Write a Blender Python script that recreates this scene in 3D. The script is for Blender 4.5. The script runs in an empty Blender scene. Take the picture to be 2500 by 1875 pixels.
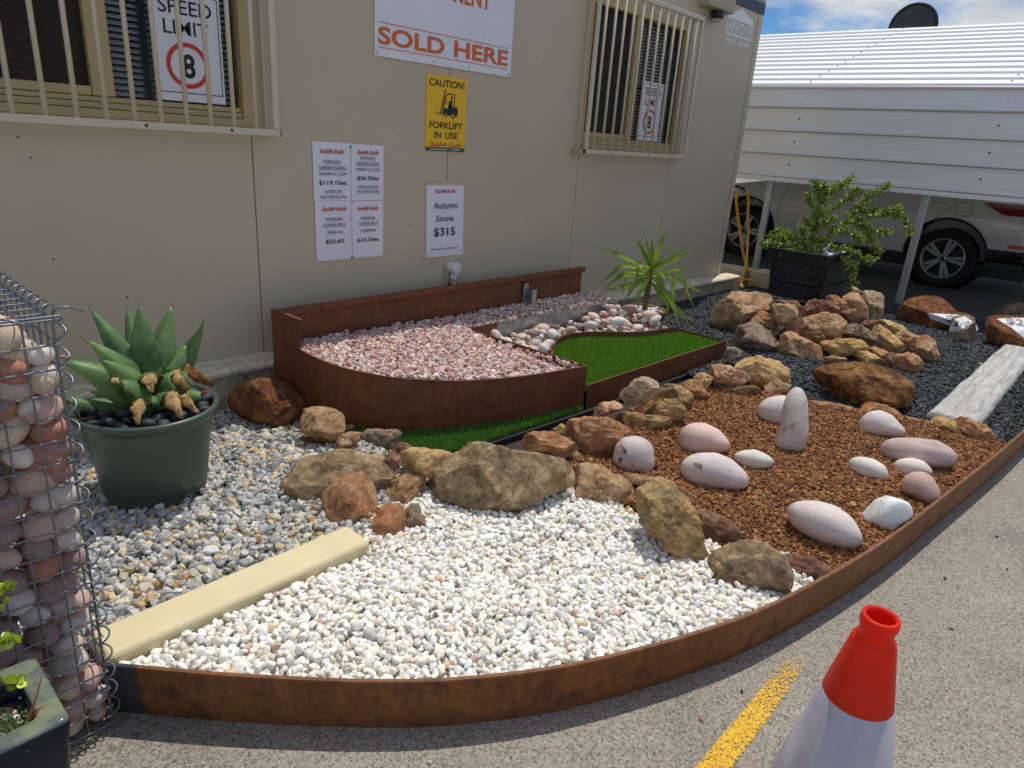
import bpy, bmesh, math, random
import numpy as np
from mathutils import Vector, Matrix, noise
from mathutils.bvhtree import BVHTree

sc = bpy.context.scene
COL = sc.collection
R = math.radians

# ---------------------------------------------------------------- camera
cam = bpy.data.cameras.new('camera')
cam.sensor_width = 36.0
cam.lens = 24.02
cam.clip_start, cam.clip_end = 0.02, 2000.0
camera = bpy.data.objects.new('camera', cam)
COL.objects.link(camera)
_x = Vector((1606., -485., 1668.)).normalized()             # world X in (right, down, forward)
_d = Vector((-325., 4663., 1668.)); _d -= _x * _d.dot(_x); _d.normalize()
_z = -_d
_y = _z.cross(_x)
camera.matrix_world = Matrix(((_x[0], -_x[1], -_x[2], 0), (_y[0], -_y[1], -_y[2], 0), (_z[0], -_z[1], -_z[2], 1.36), (0, 0, 0, 1)))
sc.camera = camera

# ---------------------------------------------------------------- light
SUN = Vector((0.42, 0.135, 1.0)).normalized()
w = bpy.data.worlds.new('World'); sc.world = w; w.use_nodes = True
wn, wl = w.node_tree.nodes, w.node_tree.links
sky = wn.new('ShaderNodeTexSky'); sky.sky_type = 'NISHITA'; sky.sun_disc = False
sky.sun_elevation = math.asin(SUN.z); sky.sun_rotation = math.atan2(SUN.x, SUN.y)
sky.air_density = 1.0; sky.dust_density = 0.0; sky.ozone_density = 3.0
tc = wn.new('ShaderNodeTexCoord')
mp = wn.new('ShaderNodeMapping'); mp.inputs['Scale'].default_value = (1.0, 1.0, 2.6); mp.inputs['Location'].default_value = (1.30, 0.80, -0.05)
cn = wn.new('ShaderNodeTexNoise'); cn.inputs['Scale'].default_value = 3.4; cn.inputs['Detail'].default_value = 9; cn.inputs['Roughness'].default_value = 0.56
cr = wn.new('ShaderNodeValToRGB'); cr.color_ramp.elements[0].position = 0.455; cr.color_ramp.elements[1].position = 0.565
cn2 = wn.new('ShaderNodeTexNoise'); cn2.inputs['Scale'].default_value = 6.0; cn2.inputs['Detail'].default_value = 7
cr2 = wn.new('ShaderNodeValToRGB')
cr2.color_ramp.elements[0].position = 0.36; cr2.color_ramp.elements[0].color = (5.2, 5.6, 6.2, 1)
cr2.color_ramp.elements[1].position = 0.62; cr2.color_ramp.elements[1].color = (9.0, 9.1, 9.3, 1)
hs_ = wn.new('ShaderNodeHueSaturation'); hs_.inputs['Hue'].default_value = 0.512; hs_.inputs['Saturation'].default_value = 1.45; hs_.inputs['Value'].default_value = 0.8
mx = wn.new('ShaderNodeMixRGB'); bg = wn['Background']; bg.inputs['Strength'].default_value = 0.14
for a, b in ((tc.outputs['Generated'], mp.inputs['Vector']), (mp.outputs['Vector'], cn.inputs['Vector']), (cn.outputs['Fac'], cr.inputs['Fac']),
             (mp.outputs['Vector'], cn2.inputs['Vector']), (cn2.outputs['Fac'], cr2.inputs['Fac']), (cr.outputs['Color'], mx.inputs['Fac']),
             (sky.outputs['Color'], hs_.inputs['Color']), (hs_.outputs['Color'], mx.inputs['Color1']), (cr2.outputs['Color'], mx.inputs['Color2']), (mx.outputs['Color'], bg.inputs['Color'])):
    wl.new(a, b)
sl = bpy.data.lights.new('sun', 'SUN'); sl.energy = 4.1; sl.angle = R(0.53); sl.color = (1.0, 0.955, 0.88)
so = bpy.data.objects.new('sun', sl); COL.objects.link(so)
so.rotation_euler = SUN.to_track_quat('Z', 'Y').to_euler(); so.location = (3, 1, 8)

vs = sc.view_settings
vs.view_transform = 'Standard'; vs.look = 'None'; vs.exposure = -0.42; vs.gamma = 1.0; vs.use_curve_mapping = False
sc.cycles.use_denoising = True
sc.cycles.max_bounces = 8; sc.cycles.transparent_max_bounces = 16
sc.cycles.sample_clamp_indirect = 8.0

# ---------------------------------------------------------------- colours and materials
def L(c):
    c /= 255.0
    return c / 12.92 if c <= 0.04045 else ((c + 0.055) / 1.055) ** 2.4
def S(r, g, b): return (L(r), L(g), L(b), 1.0)

class N:
    """small node helper around one material"""
    def __init__(s, name):
        s.m = bpy.data.materials.new(name); s.m.use_nodes = True
        s.t = s.m.node_tree; s.b = s.t.nodes['Principled BSDF']; s.out = s.t.nodes['Material Output']
    def new(s, k): return s.t.nodes.new('ShaderNode' + k)
    def link(s, a, b): s.t.links.new(a, b)
    def coord(s, kind='Object', stretch=None, rnd=False):
        v = s.new('TexCoord').outputs[kind]
        if rnd:
            oi = s.new('ObjectInfo'); mu = s.new('Math'); mu.operation = 'MULTIPLY'; mu.inputs[1].default_value = 37.0
            s.link(oi.outputs['Random'], mu.inputs[0])
            ad = s.new('VectorMath'); ad.operation = 'ADD'; s.link(v, ad.inputs[0]); s.link(mu.outputs[0], ad.inputs[1]); v = ad.outputs[0]
        if stretch:
            mp = s.new('Mapping'); mp.inputs['Scale'].default_value = stretch; s.link(v, mp.inputs['Vector']); v = mp.outputs['Vector']
        return v
    def noise(s, v, scale, detail=6, rough=.6, dist=0.):
        n = s.new('TexNoise'); n.inputs['Scale'].default_value = scale; n.inputs['Detail'].default_value = detail
        n.inputs['Roughness'].default_value = rough; n.inputs['Distortion'].default_value = dist; s.link(v, n.inputs['Vector']); return n.outputs['Fac']
    def voro(s, v, scale, feature='F1', out='Distance', rnd=1.0):
        n = s.new('TexVoronoi'); n.feature = feature; n.inputs['Scale'].default_value = scale; n.inputs['Randomness'].default_value = rnd
        s.link(v, n.inputs['Vector']); return n.outputs[out]
    def ramp(s, f, stops):
        n = s.new('ValToRGB'); e = n.color_ramp.elements
        while len(e) < len(stops): e.new(0.5)
        for k, (p, c) in enumerate(stops):
            e[k].position = p; e[k].color = c if hasattr(c, '__len__') else (c, c, c, 1)
        s.link(f, n.inputs['Fac']); return n.outputs['Color']
    def mix(s, f, a, b, mode='MIX'):
        n = s.new('MixRGB'); n.blend_type = mode
        for x, i in ((f, 'Fac'), (a, 'Color1'), (b, 'Color2')):
            if isinstance(x, (int, float)) : n.inputs[i].default_value = x if i == 'Fac' else (x, x, x, 1)
            elif isinstance(x, tuple): n.inputs[i].default_value = x
            else: s.link(x, n.inputs[i])
        return n.outputs['Color']
    def bump(s, hts, dist=.01):
        prev = None
        for f, st in hts:
            n = s.new('Bump'); n.inputs['Strength'].default_value = st; n.inputs['Distance'].default_value = dist
            s.link(f, n.inputs['Height'])
            if prev is not None: s.link(prev, n.inputs['Normal'])
            prev = n.outputs['Normal']
        s.link(prev, s.b.inputs['Normal'])
    def set(s, col=None, rough=None, metal=None, spec=None, coat=None):
        for k, x in (('Base Color', col), ('Roughness', rough), ('Metallic', metal), ('Specular IOR Level', spec), ('Coat Weight', coat)):
            if x is None: continue
            if isinstance(x, (int, float, tuple)): s.b.inputs[k].default_value = x
            else: s.link(x, s.b.inputs[k])
        return s.m

def plain(name, col, rough=.55, metal=0., spec=.5, var=.12, vscale=6., bump=0., bscale=60.):
    n = N(name); v = n.coord('Object', rnd=True)
    f = n.noise(v, vscale, 7, .65)
    c = n.mix(1.0, col, n.ramp(f, [(.3, 1 - var), (.7, 1 + var)]), 'MULTIPLY')
    if bump: n.bump([(n.noise(v, bscale, 6), bump)], .004)
    rr = n.ramp(n.noise(v, vscale * 3, 5), [(.3, max(.05, rough - .08)), (.7, min(1, rough + .08))])
    return n.set(c, rr, metal, spec)

def rock_mat(name, lo, mid, hi, patch, pmask=(.52, .6), bump=.9, lines=0., gain=1.4):
    n = N(name); v = n.coord('Object', rnd=True)
    vv = v
    if lines:
        mp = n.new('Mapping'); mp.inputs['Scale'].default_value = (1.0, 1.0, lines); mp.inputs['Rotation'].default_value = (.5, .3, 0); n.link(v, mp.inputs['Vector']); vv = mp.outputs['Vector']
    a = n.noise(vv, 16, 12, .74, .5)
    c = n.ramp(a, [(.34, lo), (.49, mid), (.62, hi)])
    p = n.ramp(n.noise(v, 9, 11, .72, .7), [(pmask[0], 0.), (pmask[1], 1.)])
    p = n.mix(1., p, .8, 'MULTIPLY')
    c = n.mix(p, c, patch)
    dk = n.ramp(n.noise(v, 38, 9, .75), [(.36, .5), (.47, 1.), (.62, 1.12)])
    c = n.mix(.8, c, dk, 'MULTIPLY')
    sp = n.ramp(n.noise(v, 240, 4, .8), [(.32, .55), (.5, 1.), (.66, 1.4)])
    c = n.mix(.75, c, sp, 'MULTIPLY')
    c = n.mix(1., c, gain, 'MULTIPLY')
    n.bump([(n.noise(vv, 30, 12, .74, .3), bump), (n.noise(v, 150, 6, .75), .8), (n.voro(v, 110), -.35)], .02)
    return n.set(c, .86, 0., .3)

def pebble_mat(name, c1, c2, stain=None, lines=None, rough=.68):
    n = N(name); v = n.coord('Object', rnd=True)
    vv = v
    if lines:
        mp = n.new('Mapping'); mp.inputs['Scale'].default_value = lines; n.link(v, mp.inputs['Vector']); vv = mp.outputs['Vector']
    c = n.ramp(n.noise(vv, 9, 8, .6), [(.32, c1), (.66, c2)])
    c = n.mix(.5, c, n.ramp(n.noise(v, 130, 5, .7), [(.32, .8), (.66, 1.12)]), 'MULTIPLY')
    if stain: c = n.mix(n.ramp(n.noise(v, 11, 5, .6, .8), [(.60, 0.), (.68, .8)]), c, stain)
    n.bump([(n.noise(vv, 60, 8, .6), .22), (n.noise(v, 10, 3, .5), .12)], .008)
    return n.set(c, rough, 0., .35)

def attr_mat(name, rough=.7, grain=60., bump=.3, spec=.4, lo=.82, hi=1.14, trans=0.):
    n = N(name); a = n.new('Attribute'); a.attribute_name = 'Col'
    v = n.coord('Object')
    c = n.mix(1., a.outputs['Color'], n.ramp(n.noise(v, grain, 4, .7), [(.3, lo), (.7, hi)]), 'MULTIPLY')
    if bump: n.bump([(n.noise(v, grain * 3, 4), bump)], .002)
    m = n.set(c, rough, 0., spec)
    if trans:
        tr = n.new('BsdfTranslucent'); mxs = n.new('MixShader'); mxs.inputs[0].default_value = trans
        n.link(c, tr.inputs['Color']); n.link(n.b.outputs[0], mxs.inputs[1]); n.link(tr.outputs[0], mxs.inputs[2]); n.link(mxs.outputs[0], n.out.inputs['Surface'])
    return m

def corten(name, base, dark, light, wear=.0):
    n = N(name); v = n.coord('Object', rnd=False)
    st = n.coord('Object', stretch=(5, 5, .8))
    a = n.mix(.5, n.noise(v, 22, 9, .75, .2), n.noise(st, 9, 8, .75, .0))
    c = n.ramp(a, [(.30, dark), (.5, base), (.70, light)])
    blot = n.ramp(n.noise(v, 5, 7, .65, .8), [(.34, .72), (.5, 1.), (.68, 1.15)])
    c = n.mix(.8, c, blot, 'MULTIPLY')
    if wear:
        wv = n.coord('Object', stretch=(2.5, 2.5, 16))
        c = n.mix(n.ramp(n.noise(wv, 3.2, 8, .72), [(.54, 0.), (.74, wear)]), c, S(150, 92, 38))
        c = n.mix(n.ramp(n.noise(v, 7.5, 8, .7, .5), [(.56, 0.), (.68, wear)]), c, S(44, 32, 26))
    c = n.mix(.7, c, n.ramp(n.noise(v, 240, 4, .7), [(.32, .7), (.68, 1.25)]), 'MULTIPLY')
    n.bump([(n.noise(v, 160, 6, .7), .18)], .003)
    return n.set(c, n.ramp(n.noise(v, 14, 5), [(.3, .5), (.7, .72)]), .0, .45)

MAT = {}
MAT['concrete'] = None
def build_ground_mats():
    n = N('exposed_aggregate_concrete'); v = n.coord('Object')
    cellc = n.voro(v, 190, 'F1', 'Color')
    sep = n.new('SeparateColor'); n.link(cellc, sep.inputs[0])
    c = n.ramp(sep.outputs[0], [(0., S(70, 66, 64)), (.14, S(112, 102, 96)), (.3, S(168, 158, 148)), (.62, S(186, 176, 164)), (.86, S(202, 194, 184)), (1., S(222, 218, 212))])
    c2 = n.ramp(n.noise(v, 120, 7, .8), [(.34, S(78, 70, 64)), (.5, S(172, 162, 150)), (.66, S(226, 220, 212))])
    c = n.mix(.5, c, c2)
    c = n.mix(1., c, (.73, .72, .675, 1.), 'MULTIPLY')
    c = n.mix(n.ramp(n.noise(v, 33, 3, .5), [(.60, 0.), (.66, .25)]), c, S(176, 128, 112))
    c = n.mix(n.ramp(n.voro(v, 48), [(.0, .95), (.09, .95), (.13, .0)]), c, S(62, 58, 56))
    c = n.mix(.9, c, n.ramp(n.noise(v, 2.1, 7, .65, .5), [(.28, .70), (.5, .96), (.72, 1.1)]), 'MULTIPLY')
    d = n.voro(v, 150)
    n.bump([(d, .35), (n.noise(v, 300, 4), .4)], .004)
    MAT['concrete'] = n.set(c, .9, 0., .25)
    n = N('worn_asphalt'); v = n.coord('Object')
    c = n.ramp(n.noise(v, 130, 6, .75), [(.3, S(58, 57, 57)), (.55, S(92, 90, 88)), (.75, S(132, 128, 122))])
    c = n.mix(.8, c, n.ramp(n.noise(v, 1.3, 5), [(.3, .75), (.7, 1.15)]), 'MULTIPLY')
    n.bump([(n.noise(v, 160, 5), .5)], .004)
    MAT['asphalt'] = n.set(c, .9, 0., .3)
    n = N('worn_yellow_paint'); v = n.coord('Object')
    c = n.ramp(n.noise(v, 60, 5), [(.3, S(212, 160, 40)), (.7, S(238, 196, 70))])
    yy = n.new('SeparateXYZ'); n.link(n.coord('Generated'), yy.inputs[0])
    edge = n.ramp(yy.outputs[1], [(0., 0.), (.22, .9), (.78, .9), (1., 0.)])
    endf = n.ramp(yy.outputs[0], [(0., 1.), (.62, 1.), (1., .05)])
    wear = n.ramp(n.noise(v, 150, 7, .8), [(.40, 0.), (.56, 1.)])
    keep = n.mix(1., n.mix(1., edge, endf, 'MULTIPLY'), .5, 'MULTIPLY')
    wv = n.mix(.42, wear, keep, 'ADD')
    al = n.mix(1., n.ramp(n.mix(1., wv, n.mix(1., edge, endf, 'MULTIPLY'), 'MULTIPLY'), [(.38, 0.), (.52, 1.)]), 1., 'MULTIPLY')
    n.link(al, n.b.inputs['Alpha'])
    MAT['yellow_paint'] = n.set(c, .8, 0., .3)
build_ground_mats()

MAT.update(
    wall=plain('cream_wall_panel', S(195, 182, 156), .5, var=.05, vscale=.9),
    dark=plain('dark_gap', S(40, 38, 36), .9),
    frame=plain('beige_window_frame', S(190, 170, 122), .5, var=.1, vscale=8),
    grille=plain('cream_painted_steel', S(206, 194, 172), .45, var=.06, vscale=14),
    fascia=plain('navy_fascia', S(42, 54, 78), .5),
    roofing=plain('grey_roof', S(150, 150, 150), .6),
    lime=rock_mat('limestone', S(196, 182, 150), S(218, 206, 176), S(230, 220, 196), S(186, 162, 116), (.62, .72), .12, 0., 1.35),
    limeblock=rock_mat('limestone_block', S(150, 138, 112), S(184, 172, 146), S(200, 190, 166), S(156, 138, 104), (.6, .7), .2, 0., 1.35),
    kerb=plain('cream_kerb', S(220, 205, 162), .62, var=.05, vscale=9, bump=.12, bscale=90),
    corten=corten('weathering_steel', S(112, 64, 36), S(76, 40, 22), S(140, 84, 48)),
    corten_edge=corten('weathering_steel_edging', S(120, 74, 38), S(72, 45, 28), S(154, 100, 50), .8),
    corten_dark=plain('blue_black_mill_steel', S(56, 58, 60), .5, var=.25, vscale=20),
    galv=None, steelpost=None,
    black_plastic=plain('black_plastic', S(30, 30, 32), .45, var=.2, vscale=18),
    screw=plain('screw_head', S(60, 54, 48), .5),
    paper=plain('laminated_white_paper', S(226, 226, 238), .25, var=.02),
    board=plain('white_sign_board', S(228, 230, 238), .3, var=.02),
    ink=plain('black_ink', S(22, 20, 22), .5),
    orange_ink=plain('orange_ink', S(214, 104, 50), .5, var=.04),
    red_ink=plain('red_ink', S(200, 62, 44), .5, var=.1, vscale=60),
    yellow_sign=plain('yellow_sign', S(238, 190, 20), .4, var=.02),
    green_ink=plain('dark_green_ink', S(24, 78, 58), .4),
    grey_ink=plain('grey_ink', S(120, 124, 120), .4),
    white_ink=plain('white_ink', S(236, 236, 238), .4, var=.02),
    decal=plain('pale_grey_decal', S(232, 234, 240), .4, var=.05),
    pvc=plain('white_pvc', S(232, 230, 224), .35, var=.03),
    tape=plain('clear_tape_residue', S(196, 180, 152), .3, var=.06),
    sensor=plain('weathered_beige_plastic', S(176, 168, 140), .7, var=.18, vscale=30),
    green_pot=plain('dark_green_plastic', S(66, 80, 70), .38, var=.16, vscale=7, bump=.05),
    agave=None, yucca=None,
    withered=rock_mat('withered_leaf', S(150, 104, 52), S(206, 166, 104), S(226, 196, 146), S(150, 100, 52), (.6, .68), .5, 0., 1.12),
    withered_dark=rock_mat('dead_leaf', S(84, 50, 28), S(140, 92, 52), S(172, 122, 72), S(60, 36, 22), (.56, .64), .6),
    glaze=None, terracotta=plain('brown_clay', S(112, 78, 58), .75, var=.2, vscale=15, bump=.2),
    soil=plain('dark_soil', S(58, 46, 36), .95, var=.4, vscale=50, bump=.8),
    bark=plain('brown_bark', S(104, 84, 62), .9, var=.35, vscale=60, bump=.6),
    yuccabark=plain('yucca_trunk', S(120, 104, 72), .9, var=.4, vscale=70, bump=.7),
    wire=plain('galvanised_wire', S(122, 128, 138), .38, .75, var=.15, vscale=40),
    clad=None, hose=plain('yellow_hose', S(214, 160, 44), .4, var=.08),
    rubber=plain('tyre_rubber', S(24, 24, 25), .8), trim=plain('black_car_trim', S(26, 26, 28), .55),
    carpaint=None, alloy=plain('alloy_rim', S(168, 170, 174), .35, .6), glass_dark=plain('tinted_car_glass', S(14, 16, 18), .08, spec=.6),
    tail=plain('red_tail_lamp', S(128, 14, 22), .12, var=.15), reflector=plain('red_reflector', S(206, 90, 84), .2, var=.2, vscale=40),
    cone=None, reflective=None,
    sleeper=None, soilsheet=plain('bed_soil', S(92, 84, 74), .95, var=.3, vscale=30),
    blackbed=plain('black_bed', S(40, 41, 43), .95, var=.3, vscale=30), brownbed=plain('brown_bed', S(84, 56, 32), .95, var=.3, vscale=40),
    dome=plain('dark_green_dome', S(34, 44, 40), .35, var=.2, vscale=3),
    turfback=plain('turf_backing', S(40, 62, 22), .9),
)
def special_mats():
    n = N('galvanised_sheet'); v = n.coord('Object', stretch=(3, 3, 10))
    c = n.ramp(n.voro(n.coord('Object'), 26, 'F1', 'Distance'), [(0., S(132, 138, 140)), (.6, S(176, 182, 184))])
    c = n.mix(.6, c, n.ramp(n.noise(v, 5, 6, .7), [(.3, .78), (.7, 1.1)]), 'MULTIPLY')
    MAT['galv'] = n.set(c, .34, .72)
    MAT['steelpost'] = plain('galvanised_post', S(176, 180, 182), .4, .5, var=.12, vscale=5)
    n = N('agave_leaf'); v = n.coord('Object', stretch=(1, 1, 1), rnd=True)
    c = n.ramp(n.noise(v, 8, 5, .6), [(.3, S(70, 104, 66)), (.5, S(104, 140, 84)), (.72, S(140, 166, 92))])
    c = n.mix(.5, c, n.ramp(n.noise(v, 90, 4), [(.3, .85), (.7, 1.12)]), 'MULTIPLY')
    m = n.set(c, .46, 0., .45)
    tr = n.new('BsdfTranslucent'); ms = n.new('MixShader'); ms.inputs[0].default_value = .16
    n.link(c, tr.inputs['Color']); n.link(n.b.outputs[0], ms.inputs[1]); n.link(tr.outputs[0], ms.inputs[2]); n.link(ms.outputs[0], n.out.inputs['Surface'])
    MAT['agave'] = m
    n = N('yucca_leaf'); v = n.coord('Object', rnd=True)
    c = n.ramp(n.noise(v, 7, 5, .6), [(.3, S(86, 122, 40)), (.5, S(134, 166, 52)), (.74, S(188, 204, 78))])
    m = n.set(c, .36, 0., .5)
    tr = n.new('BsdfTranslucent'); ms = n.new('MixShader'); ms.inputs[0].default_value = .3
    n.link(c, tr.inputs['Color']); n.link(n.b.outputs[0], ms.inputs[1]); n.link(tr.outputs[0], ms.inputs[2]); n.link(ms.outputs[0], n.out.inputs['Surface'])
    MAT['yucca'] = m
    n = N('dark_blue_green_glaze'); v = n.coord('Object')
    geo = n.new('NewGeometry'); sx = n.new('SeparateXYZ'); n.link(geo.outputs['Normal'], sx.inputs[0])
    blue = n.ramp(n.noise(v, 8, 6), [(.3, S(12, 16, 34)), (.7, S(22, 30, 58))])
    rim = n.ramp(n.noise(v, 22, 7, .65, .6), [(.3, S(72, 84, 92)), (.5, S(112, 122, 104)), (.66, S(134, 136, 104)), (.78, S(158, 128, 82))])
    c = n.mix(n.ramp(sx.outputs[2], [(.25, 0.), (.6, 1.)]), blue, rim)
    n.bump([(n.noise(v, 30, 4), .08)], .004)
    MAT['glaze'] = n.set(c, .2, 0., .3, 0.)
    n = N('white_steel_cladding'); v = n.coord('Object', stretch=(1, .25, 30))
    c = n.ramp(n.noise(v, 4, 5), [(.3, S(214, 216, 218)), (.7, S(236, 237, 236))])
    MAT['clad'] = n.set(c, .36, .12, .5)
    MAT['roofclad'] = plain('white_roof_sheet', S(243, 244, 244), .4, var=.02)
    n = N('white_car_paint'); MAT['carpaint'] = n.set(S(206, 208, 210), .22, 0., .5, .8)
    n = N('orange_cone_pvc'); v = n.coord('Object')
    c = n.ramp(n.noise(v, 9, 5), [(.3, S(236, 44, 18)), (.7, S(248, 64, 30))])
    m = n.set(c, .42, 0., .4)
    tr = n.new('BsdfTranslucent'); ms = n.new('MixShader'); ms.inputs[0].default_value = .42
    n.link(c, tr.inputs['Color']); n.link(n.b.outputs[0], ms.inputs[1]); n.link(tr.outputs[0], ms.inputs[2]); n.link(ms.outputs[0], n.out.inputs['Surface'])
    MAT['cone'] = m
    n = N('grey_white_reflective_sleeve'); v = n.coord('Object')
    tile = n.voro(n.coord('Object', stretch=(1, 1, 1.3)), 210, 'DISTANCE_TO_EDGE', 'Distance', .1)
    c = n.mix(n.ramp(tile, [(.0, .25), (.09, 0.)]), n.ramp(n.noise(v, 11, 6), [(.3, S(168, 165, 176)), (.7, S(190, 187, 197))]), S(140, 144, 164))
    MAT['reflective'] = n.set(c, .3, .1, .6)
    n = N('weathered_concrete_sleeper'); v = n.coord('Object', stretch=(.35, 3., 3.))
    a = n.noise(v, 9, 9, .7, .8)
    c = n.ramp(a, [(.26, S(84, 80, 74)), (.36, S(168, 166, 160)), (.55, S(206, 204, 199)), (.75, S(222, 221, 217))])
    n.bump([(a, 1.0), (n.noise(n.coord('Object'), 60, 6), .3)], .02)
    MAT['sleeper'] = n.set(c, .85, 0., .25)
    n = N('window_glass'); n.b.inputs['Transmission Weight'].default_value = 0.0
    MAT['glass'] = n.set(S(12, 14, 18), .03, 0., .5); n.b.inputs['Alpha'].default_value = .18
    n = N('fly_screen'); MAT['screen'] = n.set(S(66, 58, 52), .8, 0., .2); n.b.inputs['Alpha'].default_value = .55
    MAT['blind'] = plain('whitened_blind', S(214, 214, 216), .6, var=.15, vscale=40)  # slats coloured near-white to make up for little light in the closed room
    MAT['slotblind'] = plain('blind_tape', S(30, 30, 34), .8)
    MAT['room'] = plain('dark_room', S(20, 20, 22), .9)
special_mats()
RK = dict(
    rust=rock_mat('rust_rock', S(80, 50, 34), S(124, 78, 48), S(164, 112, 66), S(100, 54, 38), (.5, .6), 1.0),
    tan=rock_mat('tan_rock', S(142, 106, 74), S(184, 146, 106), S(214, 184, 146), S(150, 96, 58), (.54, .62), .9),
    brown=rock_mat('brown_rock', S(96, 68, 50), S(132, 98, 74), S(164, 130, 102), S(118, 76, 52), (.55, .63), .8),
    grey=rock_mat('grey_rock', S(98, 80, 66), S(142, 122, 102), S(178, 158, 134), S(148, 104, 72), (.55, .63), .8),
    lichen=rock_mat('mottled_grey_ochre_rock', S(104, 86, 66), S(162, 136, 102), S(208, 184, 148), S(182, 130, 76), (.58, .72), 1.1),
    orange=rock_mat('orange_rock', S(134, 90, 62), S(178, 128, 90), S(212, 170, 128), S(186, 118, 76), (.54, .62), .8),
    darkred=rock_mat('dark_red_rock', S(92, 62, 50), S(134, 94, 76), S(176, 138, 116), S(122, 72, 56), (.54, .62), .9),
    yellow=rock_mat('yellow_rock', S(160, 120, 72), S(202, 164, 108), S(224, 196, 146), S(188, 128, 70), (.57, .65), .8),
    pink=rock_mat('pink_rock', S(164, 112, 80), S(204, 154, 118), S(228, 198, 168), S(188, 108, 76), (.52, .62), .8),
    speckle=rock_mat('speckled_rock', S(132, 104, 80), S(186, 158, 126), S(216, 196, 168), S(138, 98, 74), (.56, .63), 1.2),
    layer=rock_mat('layered_gold_grey_rock', S(128, 104, 74), S(186, 150, 100), S(214, 182, 128), S(150, 134, 110), (.5, .58), 1.1, 3.0),
    crust=rock_mat('crusted_rock', S(92, 56, 36), S(142, 98, 56), S(176, 134, 80), S(84, 46, 38), (.5, .58), 1.3),
    peb_grey=pebble_mat('grey_pink_pebble', S(190, 176, 170), S(216, 204, 198), S(164, 126, 104), (1.2, 1.2, 5)),
    peb_pink=pebble_mat('pink_pebble', S(214, 182, 170), S(228, 200, 188)),
    peb_pink2=pebble_mat('pale_pink_pebble', S(210, 196, 190), S(228, 216, 210), None, (1, 1, 3)),
    peb_stain=pebble_mat('stained_pebble', S(204, 188, 186), S(226, 212, 208), S(188, 150, 100)),
    peb_white=pebble_mat('white_pebble', S(206, 202, 190), S(230, 226, 214)),
    peb_cream=pebble_mat('cream_pebble', S(214, 200, 188), S(232, 222, 210)),
    peb_streak=pebble_mat('streaked_mauve_pebble', S(174, 152, 144), S(212, 194, 186), None, (1, 1, 9)),
    peb_mauve=pebble_mat('mauve_brown_pebble', S(188, 152, 140), S(214, 182, 170), S(178, 116, 72)),
    peb_chalk=pebble_mat('chalk_pebble', S(216, 218, 214), S(240, 240, 236), S(150, 126, 92)),
    peb_black=pebble_mat('black_pebble', S(44, 46, 50), S(78, 82, 88), None, None, .6),
    peb_purple=pebble_mat('purple_brown_pebble', S(136, 108, 106), S(170, 142, 138)),
    peb_red=pebble_mat('brick_red_pebble', S(156, 104, 88), S(190, 138, 120)),
    peb_sand=pebble_mat('sand_pebble', S(196, 172, 148), S(222, 200, 178)),
    peb_snow=pebble_mat('snow_white_pebble', S(222, 226, 228), S(244, 246, 246)),
)

# ---------------------------------------------------------------- object helpers
def tag(o, label=None, cat=None, group=None, kind=None):
    for k, x in (('label', label), ('category', cat), ('group', group), ('kind', kind)):
        if x is not None: o[k] = x
    return o
def thing(name, loc, label, cat, group=None, rz=0.):
    o = bpy.data.objects.new(name, None); o.empty_display_size = .05
    COL.objects.link(o); o.location = loc; o.rotation_euler = (0, 0, rz)
    return tag(o, label, cat, group)
def mesh(name, v, f, mat=None, smooth=False):
    me = bpy.data.meshes.new(name)
    v = np.asarray(v, dtype=np.float32).reshape(-1, 3)
    me.from_pydata(v.tolist() if len(v) < 20000 else v, [], f)
    if mat is not None: me.materials.append(mat)
    if smooth: me.polygons.foreach_set('use_smooth', [True] * len(me.polygons))
    me.update(); return me
def link(name, me, parent=None, loc=None):
    o = bpy.data.objects.new(name, me); COL.objects.link(o)
    if parent is not None:
        o.parent = parent
    if loc is not None: o.location = loc
    return o
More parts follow.
